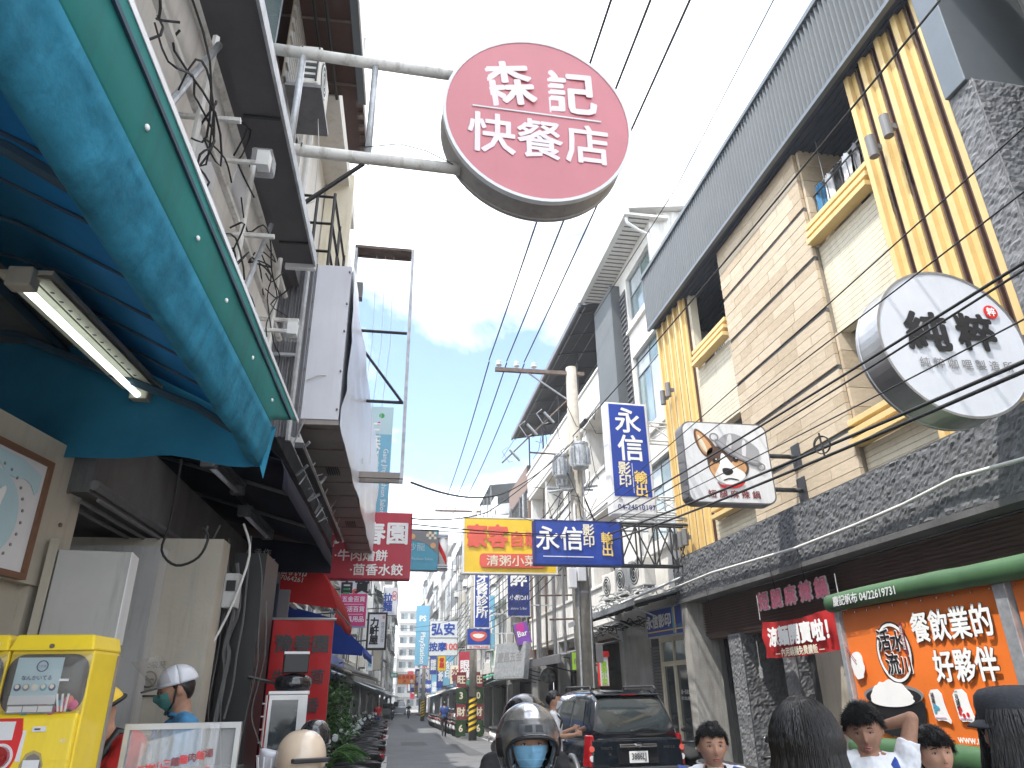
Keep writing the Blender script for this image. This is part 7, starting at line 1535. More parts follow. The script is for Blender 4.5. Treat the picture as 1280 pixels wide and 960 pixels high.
# far car and van
def far_car(x, y, label, m_, rz=0.0, sc_=1.0):
    t = thing('far_car', label, 'car', (x, y, GZ(y)), rz); t.scale = (sc_,) * 3
    MB().loft([[Vector((a * wd, y_, z)) for a, z in ((-.9, zb), (-1, .6), (-.95, zt), (.95, zt), (1, .6), (.9, zb))] for y_, wd, zt, zb in ((0, .8, .85, .35), (.2, .88, .95, .25), (3.6, .88, .95, .25), (4.1, .8, .8, .35))]).build('body', m_, t, bevel=.04, seg=2)
    MB().hexa([(-.78, .7, .94), (.78, .7, .94), (.78, 3.4, .94), (-.78, 3.4, .94), (-.62, 1.3, 1.45), (.62, 1.3, 1.45), (.62, 3.0, 1.45), (-.62, 3.0, 1.45)]).build('cabin', 'glass_dark', t, bevel=.05); B('roof', m_, t, -.6, .6, 1.35, 2.95, 1.45, 1.48)
    for s_ in (-1, 1): B('headlight', 'ink_white', t, s_ * .65 - .15, s_ * .65 + .15, .05, .1, .6, .75); [MB().tube((s_ * .7, y_, .3), (s_ * .88, y_, .3), .3, 14).build('wheel', 'rubber', t) for y_ in (.8, 3.2)]
far_car(.6, 96, 'white car coming towards the camera far down the street', 'sign_white', sc_=1.1); far_car(2.6, 118, 'pale van shape waiting farther down the street', 'sign_cool', sc_=1.25)
# ================================================================== PEOPLE
def headpt(th, ph, s=1.0, o=0.0):
    """point of a head: ph runs round (0 = face, towards -y), th from chin (-pi/2) to crown"""
    cx, cy, cz = cos(th) * sin(ph), -cos(th) * cos(ph), sin(th)
    x, y, z = cx * .0775, cy * .094, cz * .115
    f = max(0, -cy)                                    # how much this point belongs to the face
    if cz < 0:
        x *= 1 - .30 * (-cz) ** 1.5; y = y * (1 - (.10 if cy < 0 else .42) * (-cz) ** 1.3)
    g = lambda a, b, wa, wb: math.exp(-((x - a) / wa) ** 2 - ((z - b) / wb) ** 2) * (f > .05)
    y -= .015 * g(0, -.030, .011, .017) + .010 * g(0, -.008, .007, .022)            # nose
    y += .009 * (g(.029, .004, .016, .012) + g(-.029, .004, .016, .012))                # eye sockets
    y -= .004 * (g(.028, .026, .022, .009) + g(-.028, .026, .022, .009))                # brows
    y -= .006 * g(0, -.063, .020, .009) + .007 * g(0, -.096, .020, .015)              # mouth, chin
    y -= .004 * (g(.042, -.03, .02, .02) + g(-.042, -.03, .02, .02))                    # cheeks
    n = Vector((cx, cy, cz)).normalized()
    return Vector((x, y, z)) * s + n * o
def head_grid(mb, T_, s=1.0, nu=48, nv=36, o=0.0):
    mb.loft([[T_ @ headpt(-pi / 2 + pi * j / nv * .998 + .003, 2 * pi * k / nu, s, o) for k in range(nu)] for j in range(nv + 1)])
def capsule(mb, p, q, r1, r2, n=14):
    p, q = Vector(p), Vector(q); d = (q - p).normalized(); x = d.orthogonal().normalized(); y = d.cross(x); rings = []
    for k in range(5): a = pi / 2 * (k + .15) / 5; rings.append((p - d * r1 * cos(a), r1 * sin(a)))
    rings += [(p, r1), (p.lerp(q, .5), (r1 + r2) / 2), (q, r2)]
    for k in range(4, -1, -1): a = pi / 2 * (k + .15) / 5; rings.append((q + d * r2 * cos(a), r2 * sin(a)))
    mb.loft([[c + (x * cos(2 * pi * i / n) + y * sin(2 * pi * i / n)) * r for i in range(n)] for c, r in rings])
def stack(mb, rows, n=24):                              # (centre, rx, ry) ellipses up the trunk
    mb.loft([[Vector(c) + Vector((rx * cos(2 * pi * i / n), ry * sin(2 * pi * i / n), 0)) for i in range(n)] for c, rx, ry in rows])
def skinned(mb, name, m, parent, vox, it=4):
    o = mb.build(name, m, parent, smooth=True); r = o.modifiers.new('r', 'REMESH'); r.mode = 'VOXEL'; r.voxel_size = vox; r.use_smooth_shade = True
    s_ = o.modifiers.new('s', 'SMOOTH'); s_.factor = .5; s_.iterations = it; return o
def hand(mb, wrist, direction, palm_n, s=1.0, curl=.4, side=1):
    d = Vector(direction).normalized(); n = Vector(palm_n); n = (n - d * n.dot(d)).normalized(); x = d.cross(n) * side
    wp = Vector(wrist); capsule(mb, wp, wp + d * .05 * s, .021 * s, .024 * s)
    for k in range(4):
        o_ = x * (.027 - .018 * k) * s; b0 = wp + d * .035 * s + o_ * .7; b1 = wp + d * .082 * s + o_; capsule(mb, b0, b1, .0125 * s, .0115 * s, 8)
        L_ = (.040, .046, .042, .032)[k] * s; c = curl; p = b1; dd = d.copy()
        for seg in range(2):
            dd = (dd * cos(c) + n * sin(c)).normalized(); q = p + dd * L_ * (.58, .5)[seg]; capsule(mb, p, q, .0095 * s, .008 * s, 8); p = q; c = curl * 1.4
    t0 = wp + d * .03 * s + x * .022 * s; t1 = t0 + (d * .6 + x * .8).normalized() * .034 * s; capsule(mb, t0, t1, .0125 * s, .0105 * s, 8); capsule(mb, t1, t1 + (d * .9 + x * .2 + n * .3).normalized() * .028 * s, .0105 * s, .0085 * s, 8)
def hair_shell(t, T_, s, m='hair', front=.50, side=-.05, back=-.75, o=.010, spikes=350, sl=.02, seed=0, up=.55, name='hair'):
    rr_ = random.Random(seed); nu, nv = 64, 40
    def low(ph):                                        # lowest hair latitude (as sin) round the head
        c = cos(ph)
        if c > .35: return front + .04 * sin(ph * 9)
        if c > -.25: return side + (front - side) * max(0, (c - .1) / .25) ** 1.5 if c > .1 else side
        return side + (back - side) * min(1, (-.25 - c) / .5)
    b = MB(); v = []; f = []
    for j in range(nv + 1):
        for k in range(nu):
            ph = 2 * pi * k / nu; lo = math.asin(max(-.98, min(.98, low(ph)))); th = lo + (pi / 2 - lo) * j / nv
            e = min(1, j / 5); off = o * (.25 + .75 * e) * (1 + .5 * noise.noise(Vector((sin(ph) * 3, cos(ph) * 3, th * 4 + seed))))
            v.append(T_ @ headpt(th, ph, s, off * s))
    f = [(j * nu + k, j * nu + (k + 1) % nu, (j + 1) * nu + (k + 1) % nu, (j + 1) * nu + k) for j in range(nv) for k in range(nu)]
    b.add(v, f)
    for k in range(spikes):
        ph = rr_.uniform(0, 2 * pi); lo = math.asin(max(-.98, min(.98, low(ph)))); th = math.asin(min(1, rr_.uniform(sin(lo), 1.0))); p = headpt(th, ph, s, o * .7); n = p.normalized(); tn = Vector((-p.x * .4, -1 if cos(ph) > -.2 else .3, -.5 - .6 * (th < .7))); tn = (tn - n * tn.dot(n)).normalized(); dr = (n * rr_.uniform(.15, up) + tn + Vector((rr_.gauss(0, .22), rr_.gauss(0, .22), rr_.gauss(0, .22)))).normalized(); q = p + dr * sl * rr_.uniform(.6, 1.3)
        sd_ = dr.orthogonal().normalized() * .0017; s2 = dr.cross(sd_).normalized() * .0017
        b.add([T_ @ (p + sd_), T_ @ (p - sd_ * .5 + s2), T_ @ (p - sd_ * .5 - s2), T_ @ q], [(0, 1, 3), (1, 2, 3), (2, 0, 3)])
    o_ = b.build(name, m, t, smooth=True); return o_
def face_bits(t, T_, s, brow=1.0, eye=.8, lips=True):
    for sd_ in (-1, 1):
        c = lambda x, y, z: T_ @ (Vector((sd_ * x, y, z)) * s)
        e = MB().ball(Vector((sd_ * .029, -.0735, .003)) * s, .0125 * s, .008 * s, .0058 * s * eye, 14, 8); e.v = [tuple(T_ @ Vector(p)) for p in e.v]; eo = e.build('eye', 'eye_white', t, smooth=True)
        e = MB().ball(Vector((sd_ * .029, -.0785, .003)) * s, .0056 * s, .0040 * s, .0052 * s * eye, 12, 8); e.v = [tuple(T_ @ Vector(p)) for p in e.v]; e.build('iris', 'ink_black', eo, smooth=True)
        MB().path([c(.016, -.080, .0025), c(.022, -.0825, .0075 * eye + .001), c(.030, -.0825, .0085 * eye + .001), c(.038, -.079, .0065 * eye), c(.043, -.074, .002)], .0016 * s, 5).build('eyelid', 'ink_black', eo)
        MB().path([c(.014, -.0865, .022), c(.024, -.0885, .0265), c(.034, -.085, .0265), c(.045, -.076, .021)], .0024 * s * brow, 6, rs=[.0018 * s, .0030 * s * brow, .0028 * s * brow, .0012 * s]).build('eyebrow', 'hair', t)
        MB().tube(c(.0055, -.1005, -.0405), c(.0055, -.098, -.039), .0025 * s, 8).build('nostril', 'ink_maroon', t)
    if not lips: return
    MB().path([T_ @ (Vector((x, y, z)) * s) for x, y, z in ((-.022, -.0845, -.0635), (-.012, -.0925, -.0605), (-.004, -.0955, -.0585), (.004, -.0955, -.0585), (.012, -.0925, -.0605), (.022, -.0845, -.0635))], .003 * s, 8, rs=[.001 * s, .0032 * s, .0036 * s, .0036 * s, .0032 * s, .001 * s]).build('upper_lip', 'lip', t, smooth=True)
    MB().path([T_ @ (Vector((x, y, z)) * s) for x, y, z in ((-.020, -.0845, -.0655), (-.010, -.092, -.0695), (0, -.0945, -.071), (.010, -.092, -.0695), (.020, -.0845, -.0655))], .003 * s, 8, rs=[.001 * s, .0036 * s, .0044 * s, .0036 * s, .001 * s]).build('lower_lip', 'lip', t, smooth=True)
def person(label, loc, rz, H=1.7, joints=None, head=(0, 0, 0), top='cloth_white', bottom='cloth_navy', skinm='skin', vox=.008, sleeve=.75, hair=None, face=True, ears=True, hands=True, legs=True, shirt=True, hs=1.0, long_sleeve=False, lips=True):
    """one continuous body with separate clothing; joints are given for a height of 1.70 m and may be overridden"""
    t = thing('person', label, 'person', loc, rz); k = H / 1.70
    J = dict(pelvis=(0, .01, .93), waist=(0, 0, 1.06), chest=(0, 0, 1.26), neck=(0, .005, 1.42), head=(0, -.012, 1.568), shL=(-.175, .01, 1.37), shR=(.175, .01, 1.37), elL=(-.23, .03, 1.09), elR=(.23, .03, 1.09), wrL=(-.24, -.06, .86), wrR=(.24, -.06, .86),
             hipL=(-.09, .01, .91), hipR=(.09, .01, .91), knL=(-.10, -.01, .49), knR=(.10, -.01, .49), anL=(-.10, .03, .08), anR=(.10, .03, .08), hdL=(0, -.2, -1), hdR=(0, -.2, -1), pnL=(1, 0, 0), pnR=(-1, 0, 0))
    J.update(joints or {}); J = {a: Vector(b) * (k if a[:2] not in ('hd', 'pn') else 1) for a, b in J.items()}
    T_ = Matrix.Translation(J['head']) @ Matrix.Rotation(head[0], 4, 'Z') @ Matrix.Rotation(head[1], 4, 'X') @ Matrix.Rotation(head[2], 4, 'Y'); s = hs * (k ** .35)
    b = MB(); head_grid(b, T_, s)
    if ears:
        for sd_ in (-1, 1):
            e = MB().ball(Vector((sd_ * .078, .008, -.004)) * s, .010 * s, .019 * s, .031 * s, 12, 8); b.add([T_ @ Vector(p) for p in e.v], e.f)
    nk = T_ @ (Vector((0, .018, -.06)) * s); capsule(b, J['neck'] - Vector((0, 0, .03)), nk, .056 * k, .052 * k)
    pv, wa, ch, ne = J['pelvis'], J['waist'], J['chest'], J['neck']
    rows = [(pv - Vector((0, 0, .07)) * k, .145 * k, .105 * k), (pv, .160 * k, .112 * k), (wa, .140 * k, .100 * k), (ch, .162 * k, .108 * k), (ch.lerp(ne, .5), .158 * k, .098 * k), (ch.lerp(ne, .85), .10 * k, .072 * k), (ne, .058 * k, .056 * k)]
    stack(b, rows)
    for a in 'LR':
        capsule(b, J['sh' + a], J['el' + a], .050 * k, .038 * k); capsule(b, J['el' + a], J['wr' + a], .037 * k, .025 * k); capsule(b, J['sh' + a].lerp(ne, .75) - Vector((0, 0, .01)), J['sh' + a], .05 * k, .055 * k)
        if hands: hand(b, J['wr' + a], J['hd' + a], J['pn' + a], k, .45, 1 if a == 'L' else -1)
        if legs: capsule(b, J['hip' + a], J['kn' + a], .082 * k, .054 * k); capsule(b, J['kn' + a], J['an' + a], .052 * k, .036 * k); capsule(b, J['an' + a] - Vector((0, -.02, .03)) * k, J['an' + a] + Vector((0, -.15, -.04)) * k, .036 * k, .03 * k)
    skinned(b, 'body', skinm, t, vox)
    if shirt:
        b = MB(); g = .014 * k; stack(b, [(c, rx + g, ry + g) for c, rx, ry in rows[1:5]] + [(rows[5][0], rows[5][1] + .012 * k, rows[5][2] + .012 * k), (ne - Vector((0, 0, .012)) * k, .068 * k, .066 * k)])
        for a in 'LR':
            S_, E_ = J['sh' + a], J['el' + a]; capsule(b, S_.lerp(ne, .6) - Vector((0, 0, .01)), S_, .058 * k, .066 * k); q = S_.lerp(E_, sleeve if not long_sleeve else 1.0)
            d = (q - S_).normalized(); x = d.orthogonal().normalized(); y_ = d.cross(x); r1, r2 = .064 * k, .060 * k
            b.loft([[c + (x * cos(2 * pi * i / 14) + y_ * sin(2 * pi * i / 14)) * r for i in range(14)] for c, r in ((S_, r1), (S_.lerp(q, .5), r1), (q, r2))])
            if long_sleeve: capsule(b, E_, J['wr' + a].lerp(E_, .08), .05 * k, .036 * k)
        so_ = skinned(b, 'shirt', top, t, vox, 3)
        dm = o_tex(so_)
    if legs:
        b = MB(); stack(b, [(pv - Vector((0, 0, .10)) * k, .155 * k, .118 * k), (pv, .170 * k, .122 * k), (pv + Vector((0, 0, .07)) * k, .158 * k, .116 * k)])
        for a in 'LR': capsule(b, J['hip' + a], J['kn' + a], .094 * k, .066 * k); capsule(b, J['kn' + a], J['an' + a], .064 * k, .05 * k)
        skinned(b, 'trousers', bottom, t, max(vox, .012))
        for a in 'LR':
            f_ = MB(); capsule(f_, J['an' + a] - Vector((0, -.03, .04)) * k, J['an' + a] + Vector((0, -.16, -.045)) * k, .042 * k, .036 * k); f_.build('shoe', 'black', t, smooth=True)
    if face: face_bits(t, T_, s, lips=lips)
    t['_k'] = k
    del t['_k']
    return t, T_, s, J
def o_tex(o):                                           # soft creases in cloth
    tx = bpy.data.textures.get('creases') or bpy.data.textures.new('creases', 'CLOUDS'); tx.noise_scale = .07; tx.noise_depth = 2
    d = o.modifiers.new('d', 'DISPLACE'); d.texture = tx; d.strength = .024; d.mid_level = .5; return d
def xf(b, T_):
    b.v = [tuple(T_ @ Vector(p)) for p in b.v]; return b

# --- three schoolboys on the right
K = 1.45 / 1.70
def boy(label, px, py, d, H, rz, head, joints=None, front=.5, seed=1, sl=.02, spikes=500, skinm='skin', hair_o=.012, top='cloth_white', hs=1.04, up=.55, **kw):
    p = at(px, py, d); k = H / 1.70; x, y = p.x, p.y            # px, py is the middle of the head
    z = p.z - 1.585 * k
    joints = dict(joints or {}); joints['neck'] = (0, .005, 1.44); joints['head'] = (0, -.015, 1.562)
    t, T_, s, J = person(label, (x, y, z), rz, H, joints, head, top=top, bottom='cloth_navy', skinm=skinm, vox=.0045, hs=hs, **kw)
    hair_shell(t, T_, s, front=front, side=.05, back=-.55, o=hair_o, spikes=spikes, sl=sl, seed=seed, up=up)
    return t, T_, s, J, k
t, T_, s, J, k = boy('schoolboy with cropped black hair and a camera strap, standing by the parked scooter', 889, 927, 4.3, 1.46, R(-14), (R(2), R(2), 0), front=.47, seed=3, sl=.022, spikes=4500, hair_o=.012, up=.7)
for sd_ in (-1, 1):
    MB().path([(sd_ * .06 * k, -.045, 1.445 * k), (sd_ * .085 * k, -.125, 1.34 * k), (sd_ * .07 * k, -.14, 1.15 * k)], .008, 6).build('strap', 'black', t, smooth=True)
for sd_ in (-1, 1):
    q = J['sh' + ('R' if sd_ > 0 else 'L')]; MB().hexa([q + Vector((-.05 - .01, -.075, .02)), q + Vector((.05, -.075, .0)), q + Vector((.05, .06, .0)), q + Vector((-.05, .06, .03)), q + Vector((-.05, -.055, .062)), q + Vector((.045, -.055, .042)), q + Vector((.045, .05, .042)), q + Vector((-.05, .05, .068))]).build('shoulder_panel', 'ink_blue', t, bevel=.012, seg=3)
MB().path([(.068 * k * sin(a) , -.066 * k * cos(a) + .004, 1.415 * k + .008 * cos(a)) for a in [2 * pi * q / 20 for q in range(21)]], .011, 6).build('collar', 'cloth_white', t, smooth=True)
t, T_, s, J, k = boy('schoolboy in a white number nine shirt with both hands clasped behind his head', 1079, 906, 3.6, 1.52, R(-26), (R(-12), R(12), R(-4)), front=.42, seed=5, sl=.030, spikes=5000, up=1.1, skinm='skin_dark', hair_o=.014, ears=True, sleeve=.55,
                joints=dict(elL=(-.26, .05, 1.55), elR=(.255, .02, 1.615), wrL=(-.11, .12, 1.55), wrR=(.10, .125, 1.57), hdL=(.9, .25, .15), hdR=(-.9, .25, .05), pnL=(0, -1, 0), pnR=(0, -1, 0), head=(0, -.02, 1.568)))
T(t, '9', -.055 * k, 1.235 * k, .075, 'ink_black', y=-.135 * k)
shape(t, 'shirt_badge', [(.02, 1.20), (.085, 1.215), (.09, 1.14), (.055, 1.105), (.018, 1.13)], 'ink_grey', -.118 * k - .012, .004, 1).scale = (k, 1, k)
shape(t, 'shirt_badge', [(.03, 1.185), (.075, 1.195), (.078, 1.145), (.053, 1.122), (.03, 1.14)], 'ink_red', -.118 * k - .016, .004, 1).scale = (k, 1, k)
q = J['shR']; MB().hexa([q + Vector((-.09, -.078, -.05)), q + Vector((-.03, -.078, -.02)), q + Vector((-.03, -.03, .02)), q + Vector((-.09, -.03, .01)), q + Vector((-.10, -.060, .0)), q + Vector((-.04, -.062, .045)), q + Vector((-.04, -.02, .062)), q + Vector((-.1, -.02, .05))]).build('shoulder_panel', 'ink_blue', t, bevel=.01, seg=3)
MB().path([(.068 * k * sin(a), -.066 * k * cos(a) + .004, 1.41 * k + .008 * cos(a)) for a in [2 * pi * q / 20 for q in range(21)]], .010, 6).build('collar', 'cloth_white', t, smooth=True)
t, T_, s, J, k = boy('schoolboy with a bowl haircut squinting to the right beside the woman in the cap', 1166, 936, 3.55, 1.44, R(-22), (R(6), R(-2), R(-3)), front=.36, seed=8, sl=.030, spikes=5000, hair_o=.016, up=.2)
MB().path([(.09 * k, -.12, 1.25 * k), (.10 * k, -.09, 1.38 * k), (.12 * k, .0, 1.44 * k)], .014, 6).build('strap', 'black', t, smooth=True)
MB().path([(.068 * k * sin(a), -.066 * k * cos(a) + .004, 1.415 * k + .008 * cos(a)) for a in [2 * pi * q / 20 for q in range(21)]], .010, 6).build('collar', 'cloth_white', t, smooth=True)

# --- woman with long black hair seen from behind
def long_hair(t, T_, s, n, z_end, spread, seed, y_bias=0.0, m='hair', front=.55, part=0):
    rr_ = random.Random(seed); hair_shell(t, T_, s, m, front=front, side=-.2, back=-.9, o=.020, spikes=0, seed=seed)
    b = MB()
    for k in range(n):
        ph = rr_.uniform(.55, 2 * pi - .55); th = rr_.uniform(.15, 1.35); pts = []
        for q in range(6):
            tt_ = th - q * (th + .25) / 5; pts.append(T_ @ headpt(tt_, ph, s, .021 + .004 * rr_.random() + .002 * q))
        p = pts[-1]; out_ = Vector((p.x - T_.translation.x, p.y - T_.translation.y, 0)).normalized(); L_ = p.z - z_end + rr_.uniform(-.05, .08)
        w0 = rr_.uniform(0, 6)
        for q in range(1, 9):
            f = q / 8; pts.append(p + out_ * (spread * (f - f * f * .25)) + Vector((.006 * sin(w0 + f * 7), .006 * cos(w0 + f * 5), -L_ * f)))
        b.path(pts, .0022, 3, rs=[.0026] * 8 + [.0024] * 4 + [.0016, .0008])
    o = b.build('long_hair', m, t, smooth=True); return o
p = at(1011, 925, 2.35); H = 1.62; k = H / 1.7
t, T_, s, J = person('woman with loose long black hair seen from behind', (p.x, p.y, 1.455 - 1.585 * k), R(180 + 12), H, None, (0, R(2), 0), top='cloth_black', vox=.009, face=False, legs=True, hs=1.0)
long_hair(t, T_, s, 2200, 1.02, .045, 2)
mb_ = MB(); mb_.loft([[T_ @ (Vector((a_ * cos(2 * pi * i / 20), .012 + b_ * sin(2 * pi * i / 20), z)) ) for i in range(20)] for z, a_, b_ in ((.02, .083, .100), (-.06, .088, .100), (-.14, .100, .098), (-.25, .118, .095), (-.38, .125, .085))]); mb_.build('hair_mass', 'hair', t, smooth=True)
# --- woman in a dark cap, in profile at the right edge
p = at(1276, 907, 2.25); H = 1.64; k = H / 1.7
t, T_, s, J = person('woman in a dark flat cap and glasses with long dark hair at the right edge', (p.x, p.y, 1.475 - 1.585 * k), R(-112), H, None, (R(-4), R(2), 0), top='cloth_black', vox=.008, face=True, hs=1.0)
long_hair(t, T_, s, 1500, 1.05, .04, 5, front=.5)
mb_ = MB(); mb_.loft([[T_ @ (Vector((a_ * cos(2 * pi * i / 20), .035 + b_ * sin(2 * pi * i / 20), z))) for i in range(20)] for z, a_, b_ in ((.02, .082, .072), (-.06, .088, .078), (-.14, .098, .082), (-.3, .112, .085))]); mb_.build('hair_mass', 'hair', t, smooth=True)
b = MB(); rings = []
for z, a_, b_ in ((.026, .088, .110), (.045, .092, .113), (.085, .095, .116), (.112, .090, .110), (.130, .074, .092), (.138, .045, .055), (.140, .004, .006)):
    rings.append([T_ @ (Vector((a_ * cos(2 * pi * i / 40) * (1 + .012 * sin(i * 1.7 + z * 60)), .008 + b_ * sin(2 * pi * i / 40), z + .003 * sin(i * 2.1))) * s) for i in range(40)])
cp = b.loft(rings).build('cap', 'cloth_cap', t, smooth=True)
xf(MB().loft([[Vector((x, -.075 - y_ * (1 - (x / .075) ** 2) ** .5 if abs(x) < .075 else -.075, .050 - .30 * y_ - .10 * x * x / .01 * .1 + dz)) * s for x in [-.075 + .15 * i / 12 for i in range(13)]] for y_, dz in ((.0, .0), (.035, .0), (.07, -.004), (.07, -.009), (.035, -.006), (.0, -.006))], cap=False, closed=False), T_).build('peak', 'cloth_cap', cp, smooth=True)
for sd_ in (-1, 1):
    xf(MB().path([Vector((sd_ * (.030 + .019 * cos(a)), -.093, .0 + .016 * sin(a))) * s for a in [2 * pi * i / 16 for i in range(17)]], .0016, 5), T_).build('glasses_rim', 'chrome', t); xf(MB().path([Vector((sd_ * .049, -.093, .004)) * s, Vector((sd_ * .08, -.01, .006)) * s], .0014, 5), T_).build('glasses_arm', 'chrome', t)

# --- helmeted riders coming towards the camera
RIDE = dict(pelvis=(0, .10, .78), waist=(0, .06, .93), chest=(0, .0, 1.14), neck=(0, -.03, 1.30), head=(0, -.06, 1.455), shL=(-.19, -.02, 1.25), shR=(.19, -.02, 1.25), elL=(-.30, -.16, 1.03), elR=(.30, -.16, 1.03), wrL=(-.31, -.40, 1.00), wrR=(.31, -.40, 1.00), hdL=(0.1, -1, -.1), hdR=(-.1, -1, -.1), pnL=(0, -.2, -1), pnR=(0, -.2, -1),
            hipL=(-.1, .08, .78), hipR=(.1, .08, .78), knL=(-.17, -.36, .74), knR=(.17, -.36, .74), anL=(-.14, -.38, .36), anR=(.14, -.38, .36))
def full_helmet(t, T_, m='helmet_grey', r=(.132, .158, .150), open_az=54, lo=-44, hi=10, name='helmet'):
    b = MB(); nu, nv = 72, 44; keep = []
    def pt(th, ph, o=0.0): return T_ @ Vector(((r[0] + o) * cos(th) * sin(ph), .012 - (r[1] + o) * cos(th) * cos(ph), .012 + (r[2] + o) * sin(th) - (.010 if th < -.5 else 0)))
    v = [pt(-1.08 + (pi / 2 + 1.08) * j / nv * .999, 2 * pi * k / nu, .004 * (noise.noise(Vector((k * .3, j * .2, 0))) * 0)) for j in range(nv + 1) for k in range(nu)]
    f = []
    for j in range(nv):
        th = math.degrees(-1.08 + (pi / 2 + 1.08) * (j + .5) / nv)
        for k in range(nu):
            ph = math.degrees(2 * pi * (k + .5) / nu); ph = ph - 360 if ph > 180 else ph
            u = abs(ph) / open_az; w_ = (th - (lo + hi) / 2) / ((hi - lo) / 2)
            if u ** 2.6 + abs(w_) ** 2.6 < 1: continue
            f.append((j * nu + k, j * nu + (k + 1) % nu, (j + 1) * nu + (k + 1) % nu, (j + 1) * nu + k))
    sh_ = b.add(v, f).build(name, m, t, smooth=True); md = sh_.modifiers.new('s', 'SOLIDIFY'); md.thickness = .022
    ring = []
    for i in range(49):
        a = 2 * pi * i / 48; u = abs(cos(a)) ** (2 / 2.6) * (1 if cos(a) > 0 else -1); w_ = abs(sin(a)) ** (2 / 2.6) * (1 if sin(a) > 0 else -1); ring.append(pt(R((lo + hi) / 2 + w_ * (hi - lo) / 2), R(u * open_az), .003))
    MB().path(ring, .008, 6).build('opening_trim', 'black', sh_, smooth=True)
    MB().path([pt(-1.06, 2 * pi * i / 40, .002) for i in range(41)], .009, 6).build('lower_trim', 'black', sh_, smooth=True)
    return sh_, pt
def mask(t, T_, s, m, name='mask'):
    v, f = gridp(lambda u, w_: T_ @ ((headpt(math.asin(-.88 + .84 * w_), (u - .5) * 2 * 1.05, 1.0, .006 + .010 * math.exp(-((u - .5) / .22) ** 2) * (1 - abs(w_ - .5))) + Vector((0, 0, .004))) * s), 24, 16)
    o = MB().add(v, f).build(name, m, t, smooth=True)
    for q in range(3): MB().path([T_ @ ((headpt(math.asin(-.62 + q * .2), (u / 12 - .5) * 1.7, 1.0, .0145 + .004 * (q == 1)) + Vector((0, 0, .004))) * s) for u in range(13)], .0012, 4).build('pleat', m, o)
    return o
p = at(658, 930, 3.3); H = 1.70
RX, RY = p.x, p.y
RZ = p.z - 1.455
t, T_, s, J = person('scooter rider in a scratched silver full face helmet and pale blue mask', (RX, RY, RZ), R(-3), H, dict(RIDE), (R(2), R(-3), 0), top='cloth_navy', bottom='cloth_black', skinm='skin', vox=.006, face=True, sleeve=.85, lips=False)
sh_, hp = full_helmet(t, T_, r=(.136, .165, .152), open_az=50, lo=-46, hi=6); mask(t, T_, s, 'mask_blue')
for sd_ in (-1, 1):
    q = [hp(R(a1), R(sd_ * a2), .004) for a1, a2 in ((22, 3), (22, 15), (13, 16), (13, 3))]; MB().hexa(q + [x + (x - T_.translation).normalized() * .004 for x in q]).build('air_vent', 'black', sh_)
MB().add(*gridp(lambda u, w_: hp(R(11 + 14 * w_), R(-26 + 52 * u), .003 + .003 * sin(pi * w_)), 20, 5)).build('brow_panel', 'car_cladding', sh_, smooth=True)
MB().add(*gridp(lambda u, w_: hp(R(34 + 34 * w_), R(-18 + 36 * u * 1.0), .0015), 12, 8)).build('worn_patch', 'chrome', sh_, smooth=True)
for sd_ in (-1, 1): MB().add(*gridp(lambda u, w_: hp(R(-20 + 26 * w_), R(sd_ * (62 + 20 * u)), .004), 6, 6)).build('hinge_cover', 'black', sh_, smooth=True)
vz = MB().add(*gridp(lambda u, w_: hp(R(30 + 26 * w_ * 0 + 22 * (w_)), R(-62 + 124 * u), .009), 26, 6)).build('raised_visor', 'clear_dome', sh_, smooth=True)
ms = put_scooter(RX + .02, RY - .05, R(90), 'scooter ridden by the person in the silver helmet', lean=0, body='helmet_grey'); ms.location.z = RZ - .02
for ch in ms.children:                                  # tall narrow set mirrors on this one
    if ch.name.startswith('mirror'):
        s_ = 1 if sum(v.co.y for v in ch.data.vertices) > 0 else -1; ch.location = (.30, -s_ * .07, .12); ch.scale = (.8, .8, 1)
p = at(654, 904, 4.5)
t, T_, s, J = person('second scooter rider behind, in a glossy black helmet', (p.x, p.y, p.z - 1.455), R(4), 1.70, dict(RIDE), (R(6), R(12), 0), top='cloth_black', vox=.010)
full_helmet(t, T_, 'black_gloss', r=(.132, .15, .145), open_az=70, lo=-80, hi=4)
xf(MB().add(*gridp(lambda u, w_: Vector(((.142) * sin(R(-60 + 120 * u)) * cos(R(18 + 30 * w_)), .012 - .168 * cos(R(-60 + 120 * u)) * cos(R(18 + 30 * w_)), .012 + .158 * sin(R(18 + 30 * w_)))), 20, 6)), T_).build('visor', 'black_gloss', t, smooth=True)
put_scooter(p.x + .02, p.y - .05, R(90), 'scooter under the rider in the black helmet', lean=0, body='black').location.z = p.z - 1.475
# --- walker in white with a mask beside the pole
WALK = dict(knL=(-.09, -.14, .50), anL=(-.09, -.16, .10), knR=(.09, .05, .50), anR=(.09, .28, .16))
p = at(691, 874, 10.6)
t, T_, s, J = person('young man in a white shirt, mask and backpack walking by the black car', (p.x, p.y, p.z - 1.585), R(78), 1.70, dict(WALK, elR=(.22, -.06, 1.12), wrR=(.14, -.26, 1.20), elL=(-.22, -.05, 1.12), wrL=(-.13, -.28, 1.14), hdL=(.3, -1, .2), hdR=(-.3, -1, .2)), (0, R(3), 0), top='cloth_white', bottom='cloth_black', vox=.012, face=False)
hair_shell(t, T_, s, front=.5, side=.1, back=-.5, o=.018, spikes=200, sl=.02, seed=4); mask(t, T_, s, 'cloth_white'); MB().box(-.14, .14, .11, .24, 1.0, 1.38).build('backpack', 'black', t, bevel=.04, seg=3); MB().tube((.0, -.30, 1.16), (.0, -.44, 1.22), .03, 8).build('held_phone', 'ink_brown', t)
